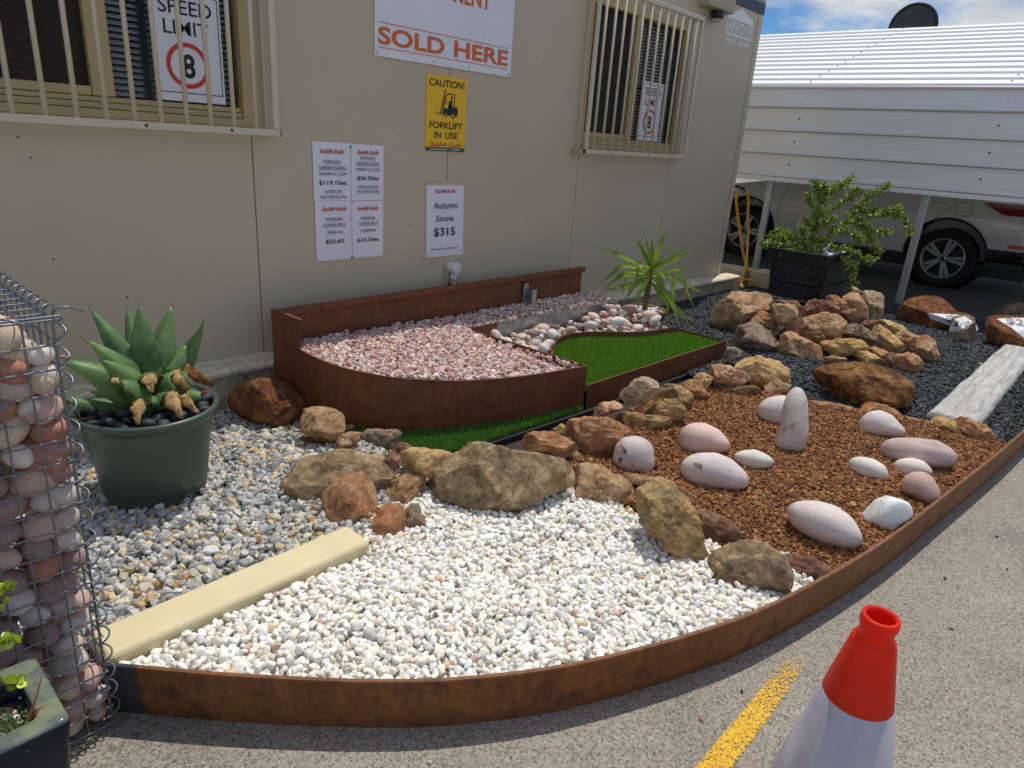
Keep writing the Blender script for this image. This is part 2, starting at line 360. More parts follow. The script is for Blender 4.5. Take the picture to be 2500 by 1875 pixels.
class B:
    """collects vertices and faces of one part (coordinates relative to 'org')"""
    def __init__(s, org=(0, 0, 0)): s.v = []; s.f = []; s.o = Vector(org)
    def add(s, v, f):
        k = len(s.v); s.v += [Vector(p) - s.o for p in v]; s.f += [tuple(i + k for i in q) for q in f]; return s
    def box(s, x0, x1, y0, y1, z0, z1):
        return s.add([(x0, y0, z0), (x1, y0, z0), (x1, y1, z0), (x0, y1, z0), (x0, y0, z1), (x1, y0, z1), (x1, y1, z1), (x0, y1, z1)],
                     [(0, 3, 2, 1), (4, 5, 6, 7), (0, 1, 5, 4), (1, 2, 6, 5), (2, 3, 7, 6), (3, 0, 4, 7)])
    def tube(s, pts, r, seg=6, caps=True):
        pts = [Vector(p) for p in pts]; n = len(pts); rr = r if hasattr(r, '__len__') else [r] * n
        ref = None; V = []; F = []
        for i, p in enumerate(pts):
            t = (pts[min(i + 1, n - 1)] - pts[max(i - 1, 0)]).normalized()
            if ref is None: ref = t.orthogonal().normalized()
            ref = (ref - t * ref.dot(t)); ref = ref.normalized() if ref.length > 1e-6 else t.orthogonal().normalized()
            bi = t.cross(ref)
            for k in range(seg):
                a = 2 * math.pi * k / seg; V.append(p + (ref * math.cos(a) + bi * math.sin(a)) * rr[i])
        for i in range(n - 1):
            for k in range(seg):
                F.append((i * seg + k, i * seg + (k + 1) % seg, (i + 1) * seg + (k + 1) % seg, (i + 1) * seg + k))
        if caps: F.append(tuple(range(seg - 1, -1, -1))); F.append(tuple((n - 1) * seg + k for k in range(seg)))
        return s.add(V, F)
    def lathe(s, prof, seg=48, c=(0, 0, 0), axis='z'):
        V = []; F = []; n = len(prof)
        for r, z in prof:
            for k in range(seg):
                a = 2 * math.pi * k / seg; x, y = r * math.cos(a), r * math.sin(a)
                V.append((c[0] + x, c[1] + y, c[2] + z) if axis == 'z' else ((c[0] + z, c[1] + x, c[2] + y) if axis == 'x' else (c[0] + x, c[1] + z, c[2] + y)))
        for i in range(n - 1):
            for k in range(seg): F.append((i * seg + k, i * seg + (k + 1) % seg, (i + 1) * seg + (k + 1) % seg, (i + 1) * seg + k))
        return s.add(V, F)
    def prism(s, poly, z0, z1):
        n = len(poly)
        zz0 = z0 if hasattr(z0, '__len__') else [z0] * n; zz1 = z1 if hasattr(z1, '__len__') else [z1] * n
        V = [(x, y, a) for (x, y), a in zip(poly, zz0)] + [(x, y, b) for (x, y), b in zip(poly, zz1)]
        F = [tuple(range(n - 1, -1, -1)), tuple(range(n, 2 * n))] + [(i, (i + 1) % n, n + (i + 1) % n, n + i) for i in range(n)]
        return s.add(V, F)
    def wall(s, pts, z0, z1, th=.003):
        """upright sheet along a polyline"""
        n = len(pts); P2 = [Vector(p) for p in pts]
        a = z0 if hasattr(z0, '__len__') else [z0] * n; b = z1 if hasattr(z1, '__len__') else [z1] * n
        V = []
        for i, p in enumerate(P2):
            t = (P2[min(i + 1, n - 1)] - P2[max(i - 1, 0)]).normalized(); q = Vector((-t.y, t.x)) * th * .5
            for sgn in (1, -1):
                V += [(p.x + q.x * sgn, p.y + q.y * sgn, a[i]), (p.x + q.x * sgn, p.y + q.y * sgn, b[i])]
        F = []
        for i in range(n - 1):
            k = 4 * i; m = k + 4
            F += [(k, m, m + 1, k + 1), (k + 2, k + 3, m + 3, m + 2), (k + 1, m + 1, m + 3, k + 3), (k, k + 2, m + 2, m)]
        F += [(0, 1, 3, 2), (4 * n - 4, 4 * n - 2, 4 * n - 1, 4 * n - 3)]
        return s.add(V, F)
    def build(s, name, mat, parent=None, loc=None, smooth=False, bevel=0., seg=2):
        me = bpy.data.meshes.new(name); bm = bmesh.new()
        vs_ = [bm.verts.new(p) for p in s.v]
        for q in s.f:
            try: bm.faces.new([vs_[i] for i in q])
            except ValueError: pass
        bmesh.ops.recalc_face_normals(bm, faces=bm.faces)
        if bevel:
            bmesh.ops.bevel(bm, geom=[e for e in bm.edges if e.is_manifold and e.calc_face_angle(0) > .5], offset=bevel, segments=seg, affect='EDGES', profile=.5)
        bm.to_mesh(me); bm.free()
        if mat is not None: me.materials.append(mat)
        if smooth: me.polygons.foreach_set('use_smooth', [True] * len(me.polygons))
        o = link(name, me, parent)
        if loc is not None: o.location = loc
        elif parent is None: o.location = s.o
        return o
def smooth_curve(pts, k=6):
    P3 = [np.array(p, float) for p in pts]; out = []
    for i in range(len(P3) - 1):
        p0, p1, p2, p3 = P3[max(i - 1, 0)], P3[i], P3[i + 1], P3[min(i + 2, len(P3) - 1)]
        for j in range(k):
            t = j / k
            out.append(.5 * ((2 * p1) + (p2 - p0) * t + (2 * p0 - 5 * p1 + 4 * p2 - p3) * t * t + (3 * p1 - p0 - 3 * p2 + p3) * t ** 3))
    out.append(P3[-1]); return [tuple(o) for o in out]
def inside(poly, x, y):
    p = np.asarray(poly, float); c = np.zeros(len(x), bool); n = len(p)
    for i in range(n):
        (x1, y1), (x2, y2) = p[i], p[(i + 1) % n]
        if y1 == y2: continue
        c ^= ((y1 > y) != (y2 > y)) & (x < (x2 - x1) * (y - y1) / (y2 - y1) + x1)
    return c
_ico = {}
def ico(sub):
    if sub not in _ico:
        bm = bmesh.new(); bmesh.ops.create_icosphere(bm, subdivisions=sub, radius=1.0)
        bm.verts.ensure_lookup_table()
        _ico[sub] = (np.array([v.co[:] for v in bm.verts]), np.array([[v.index for v in f.verts] for f in bm.faces])); bm.free()
    return _ico[sub]

# text: outlines of the built-in font, flattened to (x, y) coordinates
_tc = {}
def text2d(body, bold=0.):
    key = (body, bold)
    if key not in _tc:
        cu = bpy.data.curves.new('lettering_curve', 'FONT'); cu.body = body; cu.offset = bold; cu.resolution_u = 4
        ob = bpy.data.objects.new('lettering_tmp', cu); COL.objects.link(ob)
        dg = bpy.context.evaluated_depsgraph_get(); dg.update()
        me = bpy.data.meshes.new_from_object(ob.evaluated_get(dg))
        v = np.array([q.co[:2] for q in me.vertices]); f = [tuple(p.vertices) for p in me.polygons]
        bpy.data.objects.remove(ob); bpy.data.curves.remove(cu); bpy.data.meshes.remove(me)
        lo, hi = v.min(0), v.max(0)
        _tc[key] = ((v - lo) / (hi - lo), f)
    return _tc[key]
def wall_text(parent, body, x0, x1, z0, z1, y, mat, bold=0., shear=0., name='lettering'):
    v, f = text2d(body, bold); ox = parent.location
    V = [(x0 + a * (x1 - x0) + shear * b * (z1 - z0) - ox.x, y - ox.y, z0 + b * (z1 - z0) - ox.z) for a, b in v]
    return link(name, mesh(name, V, [q[::-1] for q in f] if False else f, mat), parent)
def hull(): pass

# ================================================================ ground
def sheet(name, poly, z, mat, parent=None):
    return tag(B().add([(x, y, z) for x, y in poly], [tuple(range(len(poly)))]).build(name, mat, parent), kind='structure')
sheet('ground', [(-120, -120), (160, -120), (160, 160), (-120, 160)], 0., MAT['concrete'])
sheet('carpark_asphalt', [(7.66, -1.5), (13.2, -1.5), (13.2, 12), (7.66, 12)], .004, MAT['asphalt'])
yl = B((1.2, .415, 0)).add([(.55, .385, .004), (2.02, .368, .004), (2.02, .43, .004), (.55, .452, .004)], [(0, 1, 2, 3)]).build('painted_line', MAT['yellow_paint'])
tag(yl, 'worn yellow painted line on the concrete running under the steel edging', 'painted line')

# ================================================================ building
WY = 3.13
def ztop(x): return .288 - .0125 * x                      # plinth top follows the slight fall of the ground
off = thing('site_office', (2.7, WY, 0), 'cream panelled site office with barred windows behind the garden display', 'building')
O0 = (2.7, WY, 0)
joints = [-1.99, -.785, .42, 1.625, 2.83, 4.08, 5.32, 6.535]
ZB, ZT = .19, 2.57
win = {2: (1.335, 2.30), 5: (1.335, 2.30)}
for i in range(len(joints) - 1):
    a, b = joints[i] + .0025, joints[i + 1] - .0025
    if i in win:
        B(O0).box(a, b, WY, WY + .06, ZB, win[i][0]).build('wall_panel', MAT['wall'], off, bevel=.002, seg=1)
        B(O0).box(a, b, WY, WY + .06, win[i][1], ZT).build('wall_panel', MAT['wall'], off, bevel=.002, seg=1)
    else:
        B(O0).box(a, b, WY, WY + .06, ZB, ZT).build('wall_panel', MAT['wall'], off, bevel=.002, seg=1)
for x in joints[1:-1]:
    for z0, z1 in (((ZB, 1.335), (2.30, ZT)) if any(abs(x - q) < .01 for q in ()) else ((ZB, ZT),)):
        B(O0).box(x - .012, x + .012, WY + .02, WY + .058, z0 + .003, z1 - .003).build('joint_strip', MAT['dark'], off)
# corner trim, end wall, back wall, roof, fascia
B(O0).box(6.537, 6.62, WY - .003, WY + .06, ZB, ZT).box(6.62, 6.623, WY - .003, WY + .09, ZB, ZT).build('corner_trim', MAT['wall'], off)
for k in range(26): 
    z = .26 + k * .09
    B(O0).lathe([(0, -.0045), (.004, -.0045), (.0045, -.003)], 8, (6.545, WY, z), 'y').build('rivet', MAT['screw'], off)
B(O0).box(6.56, 6.62, WY + .093, 6.2, ZB, ZT).build('end_wall', MAT['wall'], off)
B(O0).box(-1.99, -1.93, WY + .062, 6.2, ZB, ZT).build('end_wall', MAT['wall'], off)
B(O0).box(-1.99, 6.62, 6.202, 6.262, ZB, ZT).build('back_wall', MAT['wall'], off)
B(O0).box(-1.93, 6.56, WY + .062, 6.2, ZB, ZB + .05).build('floor_slab', MAT['room'], off)
B(O0).box(-2.0, 6.626, WY - .006, 6.27, ZT + .001, 2.66).build('fascia', MAT['fascia'], off)
B(O0).box(-2.0, 6.626, WY - .004, 6.27, 2.661, 2.69).build('roof', MAT['roofing'], off)
for x, z in ((2.24, 1.24), (3.62, 1.83), (3.60, 1.63), (3.55, 1.33), (3.57, 1.08), (3.56, .86), (3.22, .86), (2.55, .86), (2.47, 1.35), (3.75, 1.5), (3.79, .72), (1.02, .62), (.77, .80), (.72, 1.25), (.75, 1.18), (4.17, .84), (4.14, .70), (4.36, .52)):
    B(O0).lathe([(0, -.002), (.0035, -.002), (.004, -.0005)], 8, (x, WY, z), 'y').build('screw', MAT['screw'], off)

def window(x0, x1, z0, z1, mullion, screen):
    wd = thing('window', (0, 0, 0), None, None); del_keys = [k for k in ('label', 'category') if k in wd.keys()]
    wd.parent = off
    y0, y1 = WY - .012, WY + .055
    fw = .045
    b = B(O0)
    b.box(x0, x0 + fw, y0, y1, z0, z1).box(x1 - fw, x1, y0, y1, z0, z1).box(x0 + fw, x1 - fw, y0, y1, z1 - fw, z1)
    b.build('frame', MAT['frame'], wd, bevel=.003, seg=1)
    b = B(O0)
    b.box(x0 + fw, x1 - fw, y0 - .004, y1, z0, z0 + .032).box(x0 + fw, x1 - fw, y0 + .012, y1, z0 + .034, z0 + .056).box(x0 + fw, x1 - fw, y0 + .02, y1, z0 + .058, z0 + .078)
    b.build('sill_track', MAT['frame'], wd, bevel=.003, seg=1)
    B(O0).box(mullion - .042, mullion - .004, y0 + .006, y1, z0 + .08, z1 - fw).box(mullion - .002, mullion + .04, y0 + .012, y1, z0 + .08, z1 - fw).build('mullion', MAT['frame'], wd, bevel=.003, seg=1)
    # sliding sash behind the mullion on the screen side
    B(O0).box(x0 + fw + .001, mullion - .043, y0 + .016, y1 - .006, z0 + .08, z0 + .112).box(x0 + fw + .001, x0 + fw + .028, y0 + .016, y1 - .006, z0 + .113, z1 - fw - .001).build('sash', MAT['frame'], wd, bevel=.002, seg=1)
    zb = z0 + .08
    B(O0).box(x0 + fw + .029, mullion - .043, WY + .020, WY + .022, zb + .034, z1 - fw - .001).build('fly_screen', MAT['screen'], wd)
    B(O0).box(mullion + .041, x1 - fw - .001, WY + .024, WY + .028, zb, z1 - fw - .001).build('pane', MAT['glass'], wd)
    B(O0).box(x0 + fw + .001, mullion - .043, WY + .030, WY + .034, zb + .034, z1 - fw - .001).build('pane', MAT['glass'], wd)
    n = int((z1 - fw - zb) / .0235)
    V = [(-.5, 0, .009), (.5, 0, .009), (.5, -.018, -.006), (-.5, -.018, -.006), (-.5, .0012, .0105), (.5, .0012, .0105), (.5, -.0168, -.0045), (-.5, -.0168, -.0045)]
    F = [(0, 3, 2, 1), (4, 5, 6, 7), (0, 1, 5, 4), (1, 2, 6, 5), (2, 3, 7, 6), (3, 0, 4, 7)]
    me = mesh('blind_slat', V, F, MAT['blind'])
    for (a, c) in ((x0 + fw, mullion - .045), (mullion + .042, x1 - fw)):
        for k in range(n):
            s = link('blind_slat', me, wd, ((a + c) / 2 - O0[0], WY + .085 - O0[1], zb + .014 + k * .0235)); s.scale = (c - a - .01, 1, 1)
        for t in (.28, .78):
            xx = a + (c - a) * t
            B(O0).box(xx - .014, xx + .014, WY + .056, WY + .0575, zb, z1 - fw).build('blind_tape', MAT['slotblind'], wd)
    B(O0).box(x0 - .02, x1 + .02, WY + .16, WY + .17, z0 - .05, z1 + .05).build('room_backdrop', MAT['room'], wd)
    return wd
wL = window(.385, 1.635, 1.335, 2.30, 1.03, True)
wR = window(4.045, 5.355, 1.335, 2.30, 4.67, True)

def grille(x0, x1, z0, z1, xs):
    g = thing('security_grille', (0, 0, 0), None, None); g.parent = off
    yf = WY - .09
    B(O0).box(x0, x1, yf - .011, yf + .011, z0, z0 + .03).build('bottom_rail', MAT['grille'], g, bevel=.003, seg=1)
    B(O0).box(x0, x1, yf - .011, yf + .011, z1 - .03, z1).build('top_rail', MAT['grille'], g, bevel=.003, seg=1)
    for x in (x0 + .0005, x1 - .0305):
        B(O0).box(x, x + .03, yf - .009, yf + .013, z0 + .0305, z1 - .0305).build('side_post', MAT['grille'], g, bevel=.003, seg=1)
        for z in (z0, z1 - .03):
            B(O0).box(x, x + .03, yf + .0135, WY - .001, z + .001, z + .029).build('wall_bracket', MAT['grille'], g)
    for x in (x0 + .015, x1 - .03):
        B(O0).box(x, x + .012, WY - .022, WY - .0005, z0 + .0305, z1 - .0305).build('wall_angle', MAT['grille'], g)
    bb = mesh('bar', *(lambda q: (q.v, q.f))(B().tube([(0, 0, 0), (0, 0, 1)], .0095, 10)), MAT['grille'], True)
    for x in xs:
        o = link('bar', bb, g, (x - O0[0], yf - O0[1], z0 + .025)); o.scale = (1, 1, z1 - z0 - .05)
    for x in (x0 + .3, x1 - .23, x1 - .58):
        B(O0).lathe([(0, -.0135), (.006, -.0135), (.007, -.0108)], 8, (x, yf, z0 + .016), 'y').build('screw', MAT['screw'], g)
    B(O0).box(x1 + .0005, x1 + .003, yf - .0105, yf + .0105, z0 + .001, z0 + .029).build('end_cap', MAT['black_plastic'], g)
    B(O0).box(x0 - .003, x0 - .0005, yf - .0105, yf + .0105, z0 + .001, z0 + .029).build('end_cap', MAT['black_plastic'], g)
grille(.30, 1.715, 1.302, 2.36, [.393 + .1008 * k for k in range(13)])
grille(4.02, 5.415, 1.302, 2.36, [4.116 + .1082 * k for k in range(12)])
# small limestone sill lug under the far window
B(O0).box(3.98, 4.06, WY - .05, WY - .001, 1.30, 1.333).build('sill_lug', MAT['frame'], off)

# flood light / sensor box near the fascia
sb = thing('sensor_light', (5.66, WY, 2.5), 'weathered beige sensor box with a dark lens high on the office wall', 'sensor')
q = (5.66, WY, 2.5)
B(q).box(5.44, 5.88, WY - .10, WY - .001, 2.455, 2.62).build('housing', MAT['sensor'], sb, bevel=.012)
B(q).lathe([(0, -.02), (.045, -.02), (.05, 0), (.05, .04)], 20, (5.68, WY - .055, 2.415)).build('collar', MAT['black_plastic'], sb, smooth=True)
B(q).lathe([(0, -.03), (.03, -.025), (.04, 0)], 20, (5.68, WY - .055, 2.394)).build('lens', plain('lens_cover', S(196, 186, 190), .3), sb, smooth=True)

# ================================================================ plinth
pl = thing('limestone_plinth', (2.7, 3.0, 0), 'limestone plinth with rounded capping stones along the foot of the office wall', 'plinth')
PO = (2.7, 3.0, 0)
def capstone(a, b, y0, y1, ends=False):
    prof = [(y1, -.046), (y0 + .03, -.046), (y0 + .014, -.042), (y0 + .004, -.031), (y0, -.020), (y0 + .004, -.010), (y0 + .014, -.003), (y0 + .03, 0.), (y1, 0.)]
    V = [(x, y, ztop(x) + z) for x in (a, b) for y, z in prof]; n = len(prof)
    F = [tuple(range(n - 1, -1, -1)), tuple(range(n, 2 * n))] + [(i, (i + 1) % n, n + (i + 1) % n, n + i) for i in range(n)]
    return B(PO).add(V, F).build('cap_stone', MAT['lime'], pl, bevel=.0025, seg=1)
x = -1.9
while x < 6.6:
    e = min(x + .575, 6.76); e = 6.76 if e > 6.5 else e
    capstone(x + .0015, e - .0015, 2.965, WY - .002); x = e
x = -1.9
while x < 6.6:
    e = x + .78; e = 6.70 if e > 6.4 else e
    a, b = x + .0012, e - .0012
    B(PO).prism([(a, 3.0), (b, 3.0), (b, WY - .002), (a, WY - .002)], -.02, [ztop(a) - .0465, ztop(b) - .0465, ztop(b) - .0465, ztop(a) - .0465]).build('base_stone', MAT['limeblock'], pl, bevel=.002, seg=1); x = e
for nm, lab, bxs in (('limestone_block', 'pale limestone block behind the office corner with yellow hose in front', (7.16, 7.46, 3.10, 3.50, 0, .19)),
                     ('limestone_block', 'square limestone block standing next to the black planter box by the carport post', (7.14, 7.42, 2.66, 3.03, 0, .21))):
    c = ((bxs[0] + bxs[1]) / 2, (bxs[2] + bxs[3]) / 2, 0)
    tag(B(c).box(*bxs).build(nm, MAT['limeblock'], bevel=.008), lab, 'stone block')

# ================================================================ carport
cp = thing('carport', (7.7, 2.4, 0), 'white ribbed steel carport standing over the white car', 'carport')
CO = (7.7, 2.4, 0)
Y0, Y1 = -3.4, 9.0
def rib_sheet(p0, p1, name, rib=.050, rh=.034, mt=None):
    """one profiled sheet between two (x, z) lines with a raised rib along its lower edge"""
    a, b = Vector(p0), Vector(p1); d = (b - a).normalized(); nrm = Vector((-d.y, d.x))
    ln = (b - a).length
    pr = [(0, 0), (.004, rh * .8), (.010, rh), (rib * .75, rh), (rib, .0), (rib + .012, .002), (ln * .5, .0035), (ln - .004, 0)]
    th = .0015
    P1 = [a + d * s + nrm * q for s, q in pr]; P2 = [p - nrm * th for p in P1][::-1]
    ring = P1 + P2; n = len(ring)
    V = [(p.x, y, p.y) for y in (Y0, Y1) for p in ring]
    F = [(i, (i + 1) % n, n + (i + 1) % n, n + i) for i in range(n)] + [tuple(range(n)), tuple(range(2 * n - 1, n - 1, -1))]
    return B(CO).add(V, F).build(name, mt or MAT['clad'], cp)
zs = [1.165, 1.40, 1.635, 1.865]
for k in range(3): rib_sheet((7.70, zs[k]), (7.70, zs[k + 1]), 'cladding_sheet')
rib_sheet((7.70, 1.865), (7.735, 2.075), 'cladding_sheet')
B(CO).box(7.665, 7.705, Y0, Y1, 1.118, 1.163).build('bottom_rail', MAT['clad'], cp, bevel=.004, seg=1)
B(CO).box(7.705, 7.76, Y0, Y1, 2.062, 2.086).build('eave_flashing', MAT['clad'], cp, bevel=.006, seg=1)
NR = 13
for k in range(NR):
    t0, t1 = k / NR, (k + 1) / NR
    rib_sheet((7.735 + 2.9 * t0, 2.09 + .96 * t0), (7.735 + 2.9 * t1, 2.09 + .96 * t1), 'roof_sheet', .034, .020, MAT['roofclad'])
for k in range(NR):
    t0, t1 = k / NR, (k + 1) / NR
    a, b = (10.64 + 2.9 * t0, 3.05 - .96 * t0), (10.64 + 2.9 * t1, 3.05 - .96 * t1)
    B(CO).add([(a[0], Y0, a[1]), (a[0], Y1, a[1]), (b[0], Y1, b[1]), (b[0], Y0, b[1])], [(0, 1, 2, 3)]).build('roof_sheet', MAT['clad'], cp)
B(CO).box(13.5, 13.54, Y0, Y1, 1.2, 2.09).build('rear_cladding', MAT['clad'], cp)
scr = mesh('screw', *(lambda q: (q.v, q.f))(B().lathe([(0, -.006), (.008, -.006), (.010, 0)], 8, axis='x')), MAT['screw'])
for yy in (-1.8, 1.28, 3.06, 4.9):
    for k, z in enumerate((1.30, 1.53, 1.76, 1.98)): link('screw', scr, cp, (-.004 + (.026 if k == 3 else 0), yy - k * .01 - 2.4, z))
    for k in range(NR):
        t = (k + .5) / NR
        o = link('screw', scr, cp, (.035 + 2.9 * t, yy - 2.4, 2.103 + .96 * t)); o.rotation_euler = (0, 1.2, 0)
for (px, py) in ((7.78, 1.70), (7.80, 3.26), (7.78, -1.9), (7.78, 5.6), (13.46, 1.7), (13.46, 5.6), (13.46, -1.9)):
    B(CO).box(px - .032, px + .032, py - .032, py + .032, .0, 1.30 if px < 10 else 2.05).build('post', MAT['steelpost'], cp, bevel=.008)
    B(CO).box(px - .06, px + .06, py - .05, py + .05, .004, .03).build('base_plate', MAT['steelpost'], cp)
for py in (-1.9, 1.70, 3.26, 5.6):
    B(CO).tube([(7.80, py, 1.3), (7.80, py, 2.02), (10.64, py, 2.99), (13.44, py, 2.04)], .028, 6).build('rafter', MAT['steelpost'], cp)
B(CO).box(7.62, 7.66, -3, 3.0, 0.0, .06).build('base_rail', MAT['steelpost'], cp)
dm = thing('round_mirror', (12.6, 3.53, 0), 'dark round disc with a black rim rising behind the white carport roof', 'mirror')
DO = (12.6, 3.53, 0)
B(DO).lathe([(0, -.10), (.12, -.092), (.22, -.066), (.30, -.02), (.325, .02)], 40, (12.6, 3.53, 3.36), 'x').build('dish', MAT['dome'], dm, smooth=True)
B(DO).tube([(12.6, 3.53 + .33 * math.cos(a), 3.36 + .33 * math.sin(a)) for a in np.linspace(0, 2 * math.pi, 41)], .018, 8, False).build('rim', MAT['trim'], dm, smooth=True)
B(DO).tube([(14.0, 3.53, 0), (14.0, 3.53, 3.36), (12.63, 3.53, 3.36)], .03, 8).build('pole', MAT['steelpost'], dm)

# ================================================================ signs on the wall
def place_logo(p, x0, x1, z0, z1, y):
    wd = x1 - x0
    wall_text(p, 'Soils', x0, x0 + wd * .42, z0, z1, y, MAT['red_ink'], .02, .5)
    wall_text(p, 'Soils', x0 + wd * .58, x1, z0, z1 * 1., y, MAT['red_ink'], .02, .5)
    cx_, cz_ = (x0 + x1) / 2, (z0 + z1) / 2; r = (z1 - z0) * .42
    B(tuple(p.location)).lathe([(0, 0), (r, 0)], 14, (cx_, y - .0002, cz_), 'y').build('emblem', MAT['grey_ink'], p)
def sold_sign():
    o = (2.81, WY, 1.714)
    s = thing('shop_sign', o, 'large white board reading SOLD HERE in orange capitals on the office wall', 'sign')
    B(o).box(2.307, 3.313, WY - .010, WY - .001, 1.714, 2.42).build('board', MAT['board'], s, bevel=.001, seg=1)
    y = WY - .0112
    wall_text(s, 'SOLD', 2.325, 2.772, 1.770, 1.854, y, MAT['orange_ink'], .03)
    wall_text(s, 'HERE', 2.842, 3.280, 1.772, 1.856, y, MAT['orange_ink'], .03)
    wall_text(s, 'MENT', 2.822, 3.112, 2.043, 2.125, y, MAT['orange_ink'], .03)
    for z in (1.868, 1.755): B(o).box(2.323, 3.28, y - .0003, y, z, z + .004).build('rule', MAT['orange_ink'], s)
    for x, z in ((2.32, 1.729), (2.697, 1.731), (2.962, 1.733), (3.29, 1.727)):
        B(o).lathe([(0, -.013), (.005, -.013), (.006, -.0102)], 10, (x, WY, z), 'y').build('screw', MAT['galv'], s)
sold_sign()
def caution():
    o = (2.807, WY, 1.27)
    s = thing('caution_sign', o, 'yellow CAUTION FORKLIFT IN USE sign with black forklift picture', 'sign')
    B(o).box(2.655, 2.956, WY - .006, WY - .001, 1.271, 1.669).build('board', MAT['yellow_sign'], s)
    y = WY - .0072; K = MAT['ink']
    wall_text(s, 'CAUTION!', 2.672, 2.937, 1.611, 1.648, y, K, .02)
    wall_text(s, 'FORKLIFT', 2.680, 2.932, 1.392, 1.428, y, K, .02)
    wall_text(s, 'IN', 2.717, 2.768, 1.341, 1.375, y, K, .02)
    wall_text(s, 'USE', 2.800, 2.897, 1.340, 1.375, y, K, .02)
    place_logo(s, 2.682, 2.922, 1.294, 1.319, y)
    B(o).box(2.6552, 2.9558, y - .0002, y, 1.2712, 1.2905).build('green_band', MAT['green_ink'], s)
    for k in range(13): 
        a = 2.685 + k * .0185
        if k != 8: B(o).box(a, a + .013, y - .0006, y - .0004, 1.2785, 1.2825).build('fine_print', MAT['white_ink'], s)
    def flat(name, poly): B(o).add([(x, y, z) for x, z in poly], [tuple(range(len(poly)))]).build(name, K, s)
    def stroke(name, pts, wdt):
        b = B(o); pts = [Vector(p) for p in pts]; n = len(pts); V = []
        for i, p in enumerate(pts):
            t = (pts[min(i + 1, n - 1)] - pts[max(i - 1, 0)]).normalized(); q = Vector((-t.y, t.x)) * wdt / 2
            V += [(p.x + q.x, y - .0002, p.y + q.y), (p.x - q.x, y - .0002, p.y - q.y)]
        b.add(V, [(2 * i, 2 * i + 1, 2 * i + 3, 2 * i + 2) for i in range(n - 1)]).build(name, K, s)
    stroke('mast', [(2.793, 1.600), (2.757, 1.466), (2.727, 1.479)], .008)
    stroke('cab_frame', [(2.773, 1.466), (2.794, 1.560), (2.806, 1.574), (2.818, 1.579), (2.862, 1.579), (2.862, 1.515)], .007)
    stroke('steering_column', [(2.797, 1.545), (2.806, 1.528)], .006)
    flat('body', [(2.776, 1.461), (2.784, 1.502), (2.815, 1.502), (2.818, 1.522), (2.832, 1.522), (2.834, 1.512), (2.889, 1.513), (2.890, 1.47), (2.882, 1.461), (2.874, 1.462), (2.868, 1.478), (2.855, 1.482), (2.842, 1.477), (2.836, 1.465), (2.812, 1.463), (2.806, 1.475), (2.795, 1.478), (2.785, 1.472)])
    flat('driver', [(2.818, 1.502), (2.820, 1.530), (2.816, 1.538), (2.829, 1.541), (2.838, 1.551), (2.848, 1.548), (2.847, 1.512)])
    B(o).lathe([(0, 0), (.0075, 0)], 14, (2.841, y - .0001, 1.561), 'y').build('driver_head', K, s)
    for cx_, r in ((2.796, .0115), (2.855, .0155)): B(o).lathe([(r * .58, 0), (r, 0)], 20, (cx_, y - .0003, 1.4645), 'y').build('wheel', K, s)
caution()
def paper(name, x0, x1, z0, z1, label, lines, logo, skew=0.):
    o = ((x0 + x1) / 2, WY, z0)
    s = thing(name, o, label, 'notice')
    n = 6; V = []
    for j in range(n + 1):
        for i in range(n + 1):
            a, b = i / n, j / n
            V.append((x0 + (x1 - x0) * a + skew * (1 - b), WY - .0045 - .002 * math.sin(a * 5 + b * 3) * (a * (1 - a)) * 4, z0 + (z1 - z0) * b))
    B(o).add(V, [(j * (n + 1) + i, j * (n + 1) + i + 1, (j + 1) * (n + 1) + i + 1, (j + 1) * (n + 1) + i) for j in range(n) for i in range(n)]).build('sheet', MAT['paper'], s, smooth=True)
    y = WY - .0078
    place_logo(s, *logo, y)
    for (t, a, b, c, d, u, bold) in lines:
        wall_text(s, t, a, b, c, d, y, MAT['ink'], bold)
        if u: B(o).box(a, b, y - .0002, y, c - .0045, c - .0030).build('underline', MAT['ink'], s)
    return s
paper('price_notice', 1.935, 2.155, 1.005, 1.289, 'white notice, FORMLINE GARDEN EDGING 250MM priced $119.15ea', [
    ('FORMLINE', 1.995, 2.094, 1.188, 1.203, 1, 0.), ('GARDEN EDGING', 1.966, 2.126, 1.159, 1.174, 1, 0.), ('250MM X 2.2M', 1.966, 2.128, 1.128, 1.143, 0, 0.),
    ('$119.15ea', 1.966, 2.129, 1.080, 1.104, 0, .012), ('FLEXIBLE OR', 1.997, 2.098, 1.047, 1.058, 1, 0.), ('WEATHERING STEEL', 1.969, 2.128, 1.020, 1.031, 1, 0.)], (1.970, 2.108, 1.234, 1.256))
paper('price_notice', 2.158, 2.365, 1.003, 1.285, 'white notice, FORMLINE GARDEN EDGING 150MM priced $56.30ea', [
    ('FORMLINE', 2.214, 2.308, 1.212, 1.226, 1, 0.), ('GARDEN EDGING', 2.188, 2.337, 1.183, 1.198, 1, 0.), ('150MM X 2.2M', 2.187, 2.337, 1.153, 1.168, 0, 0.),
    ('$56.30ea', 2.194, 2.332, 1.104, 1.128, 0, .012), ('FLEXIBLE OR RIGID', 2.194, 2.332, 1.069, 1.080, 1, 0.), ('WEATHERING STEEL', 2.191, 2.335, 1.045, 1.056, 1, 0.)], (2.191, 2.328, 1.236, 1.257))
paper('price_notice', 1.939, 2.157, .700, 1.003, 'white notice, FORMLINE CORNER PIECE 250mm priced $52.60', [
    ('FORMLINE', 1.999, 2.100, .906, .920, 1, 0.), ('CORNER PIECE', 1.982, 2.119, .877, .890, 1, 0.), ('250mm', 2.003, 2.100, .837, .853, 0, 0.), ('$52.60', 1.994, 2.107, .785, .808, 0, .012)], (1.975, 2.120, .953, .974))
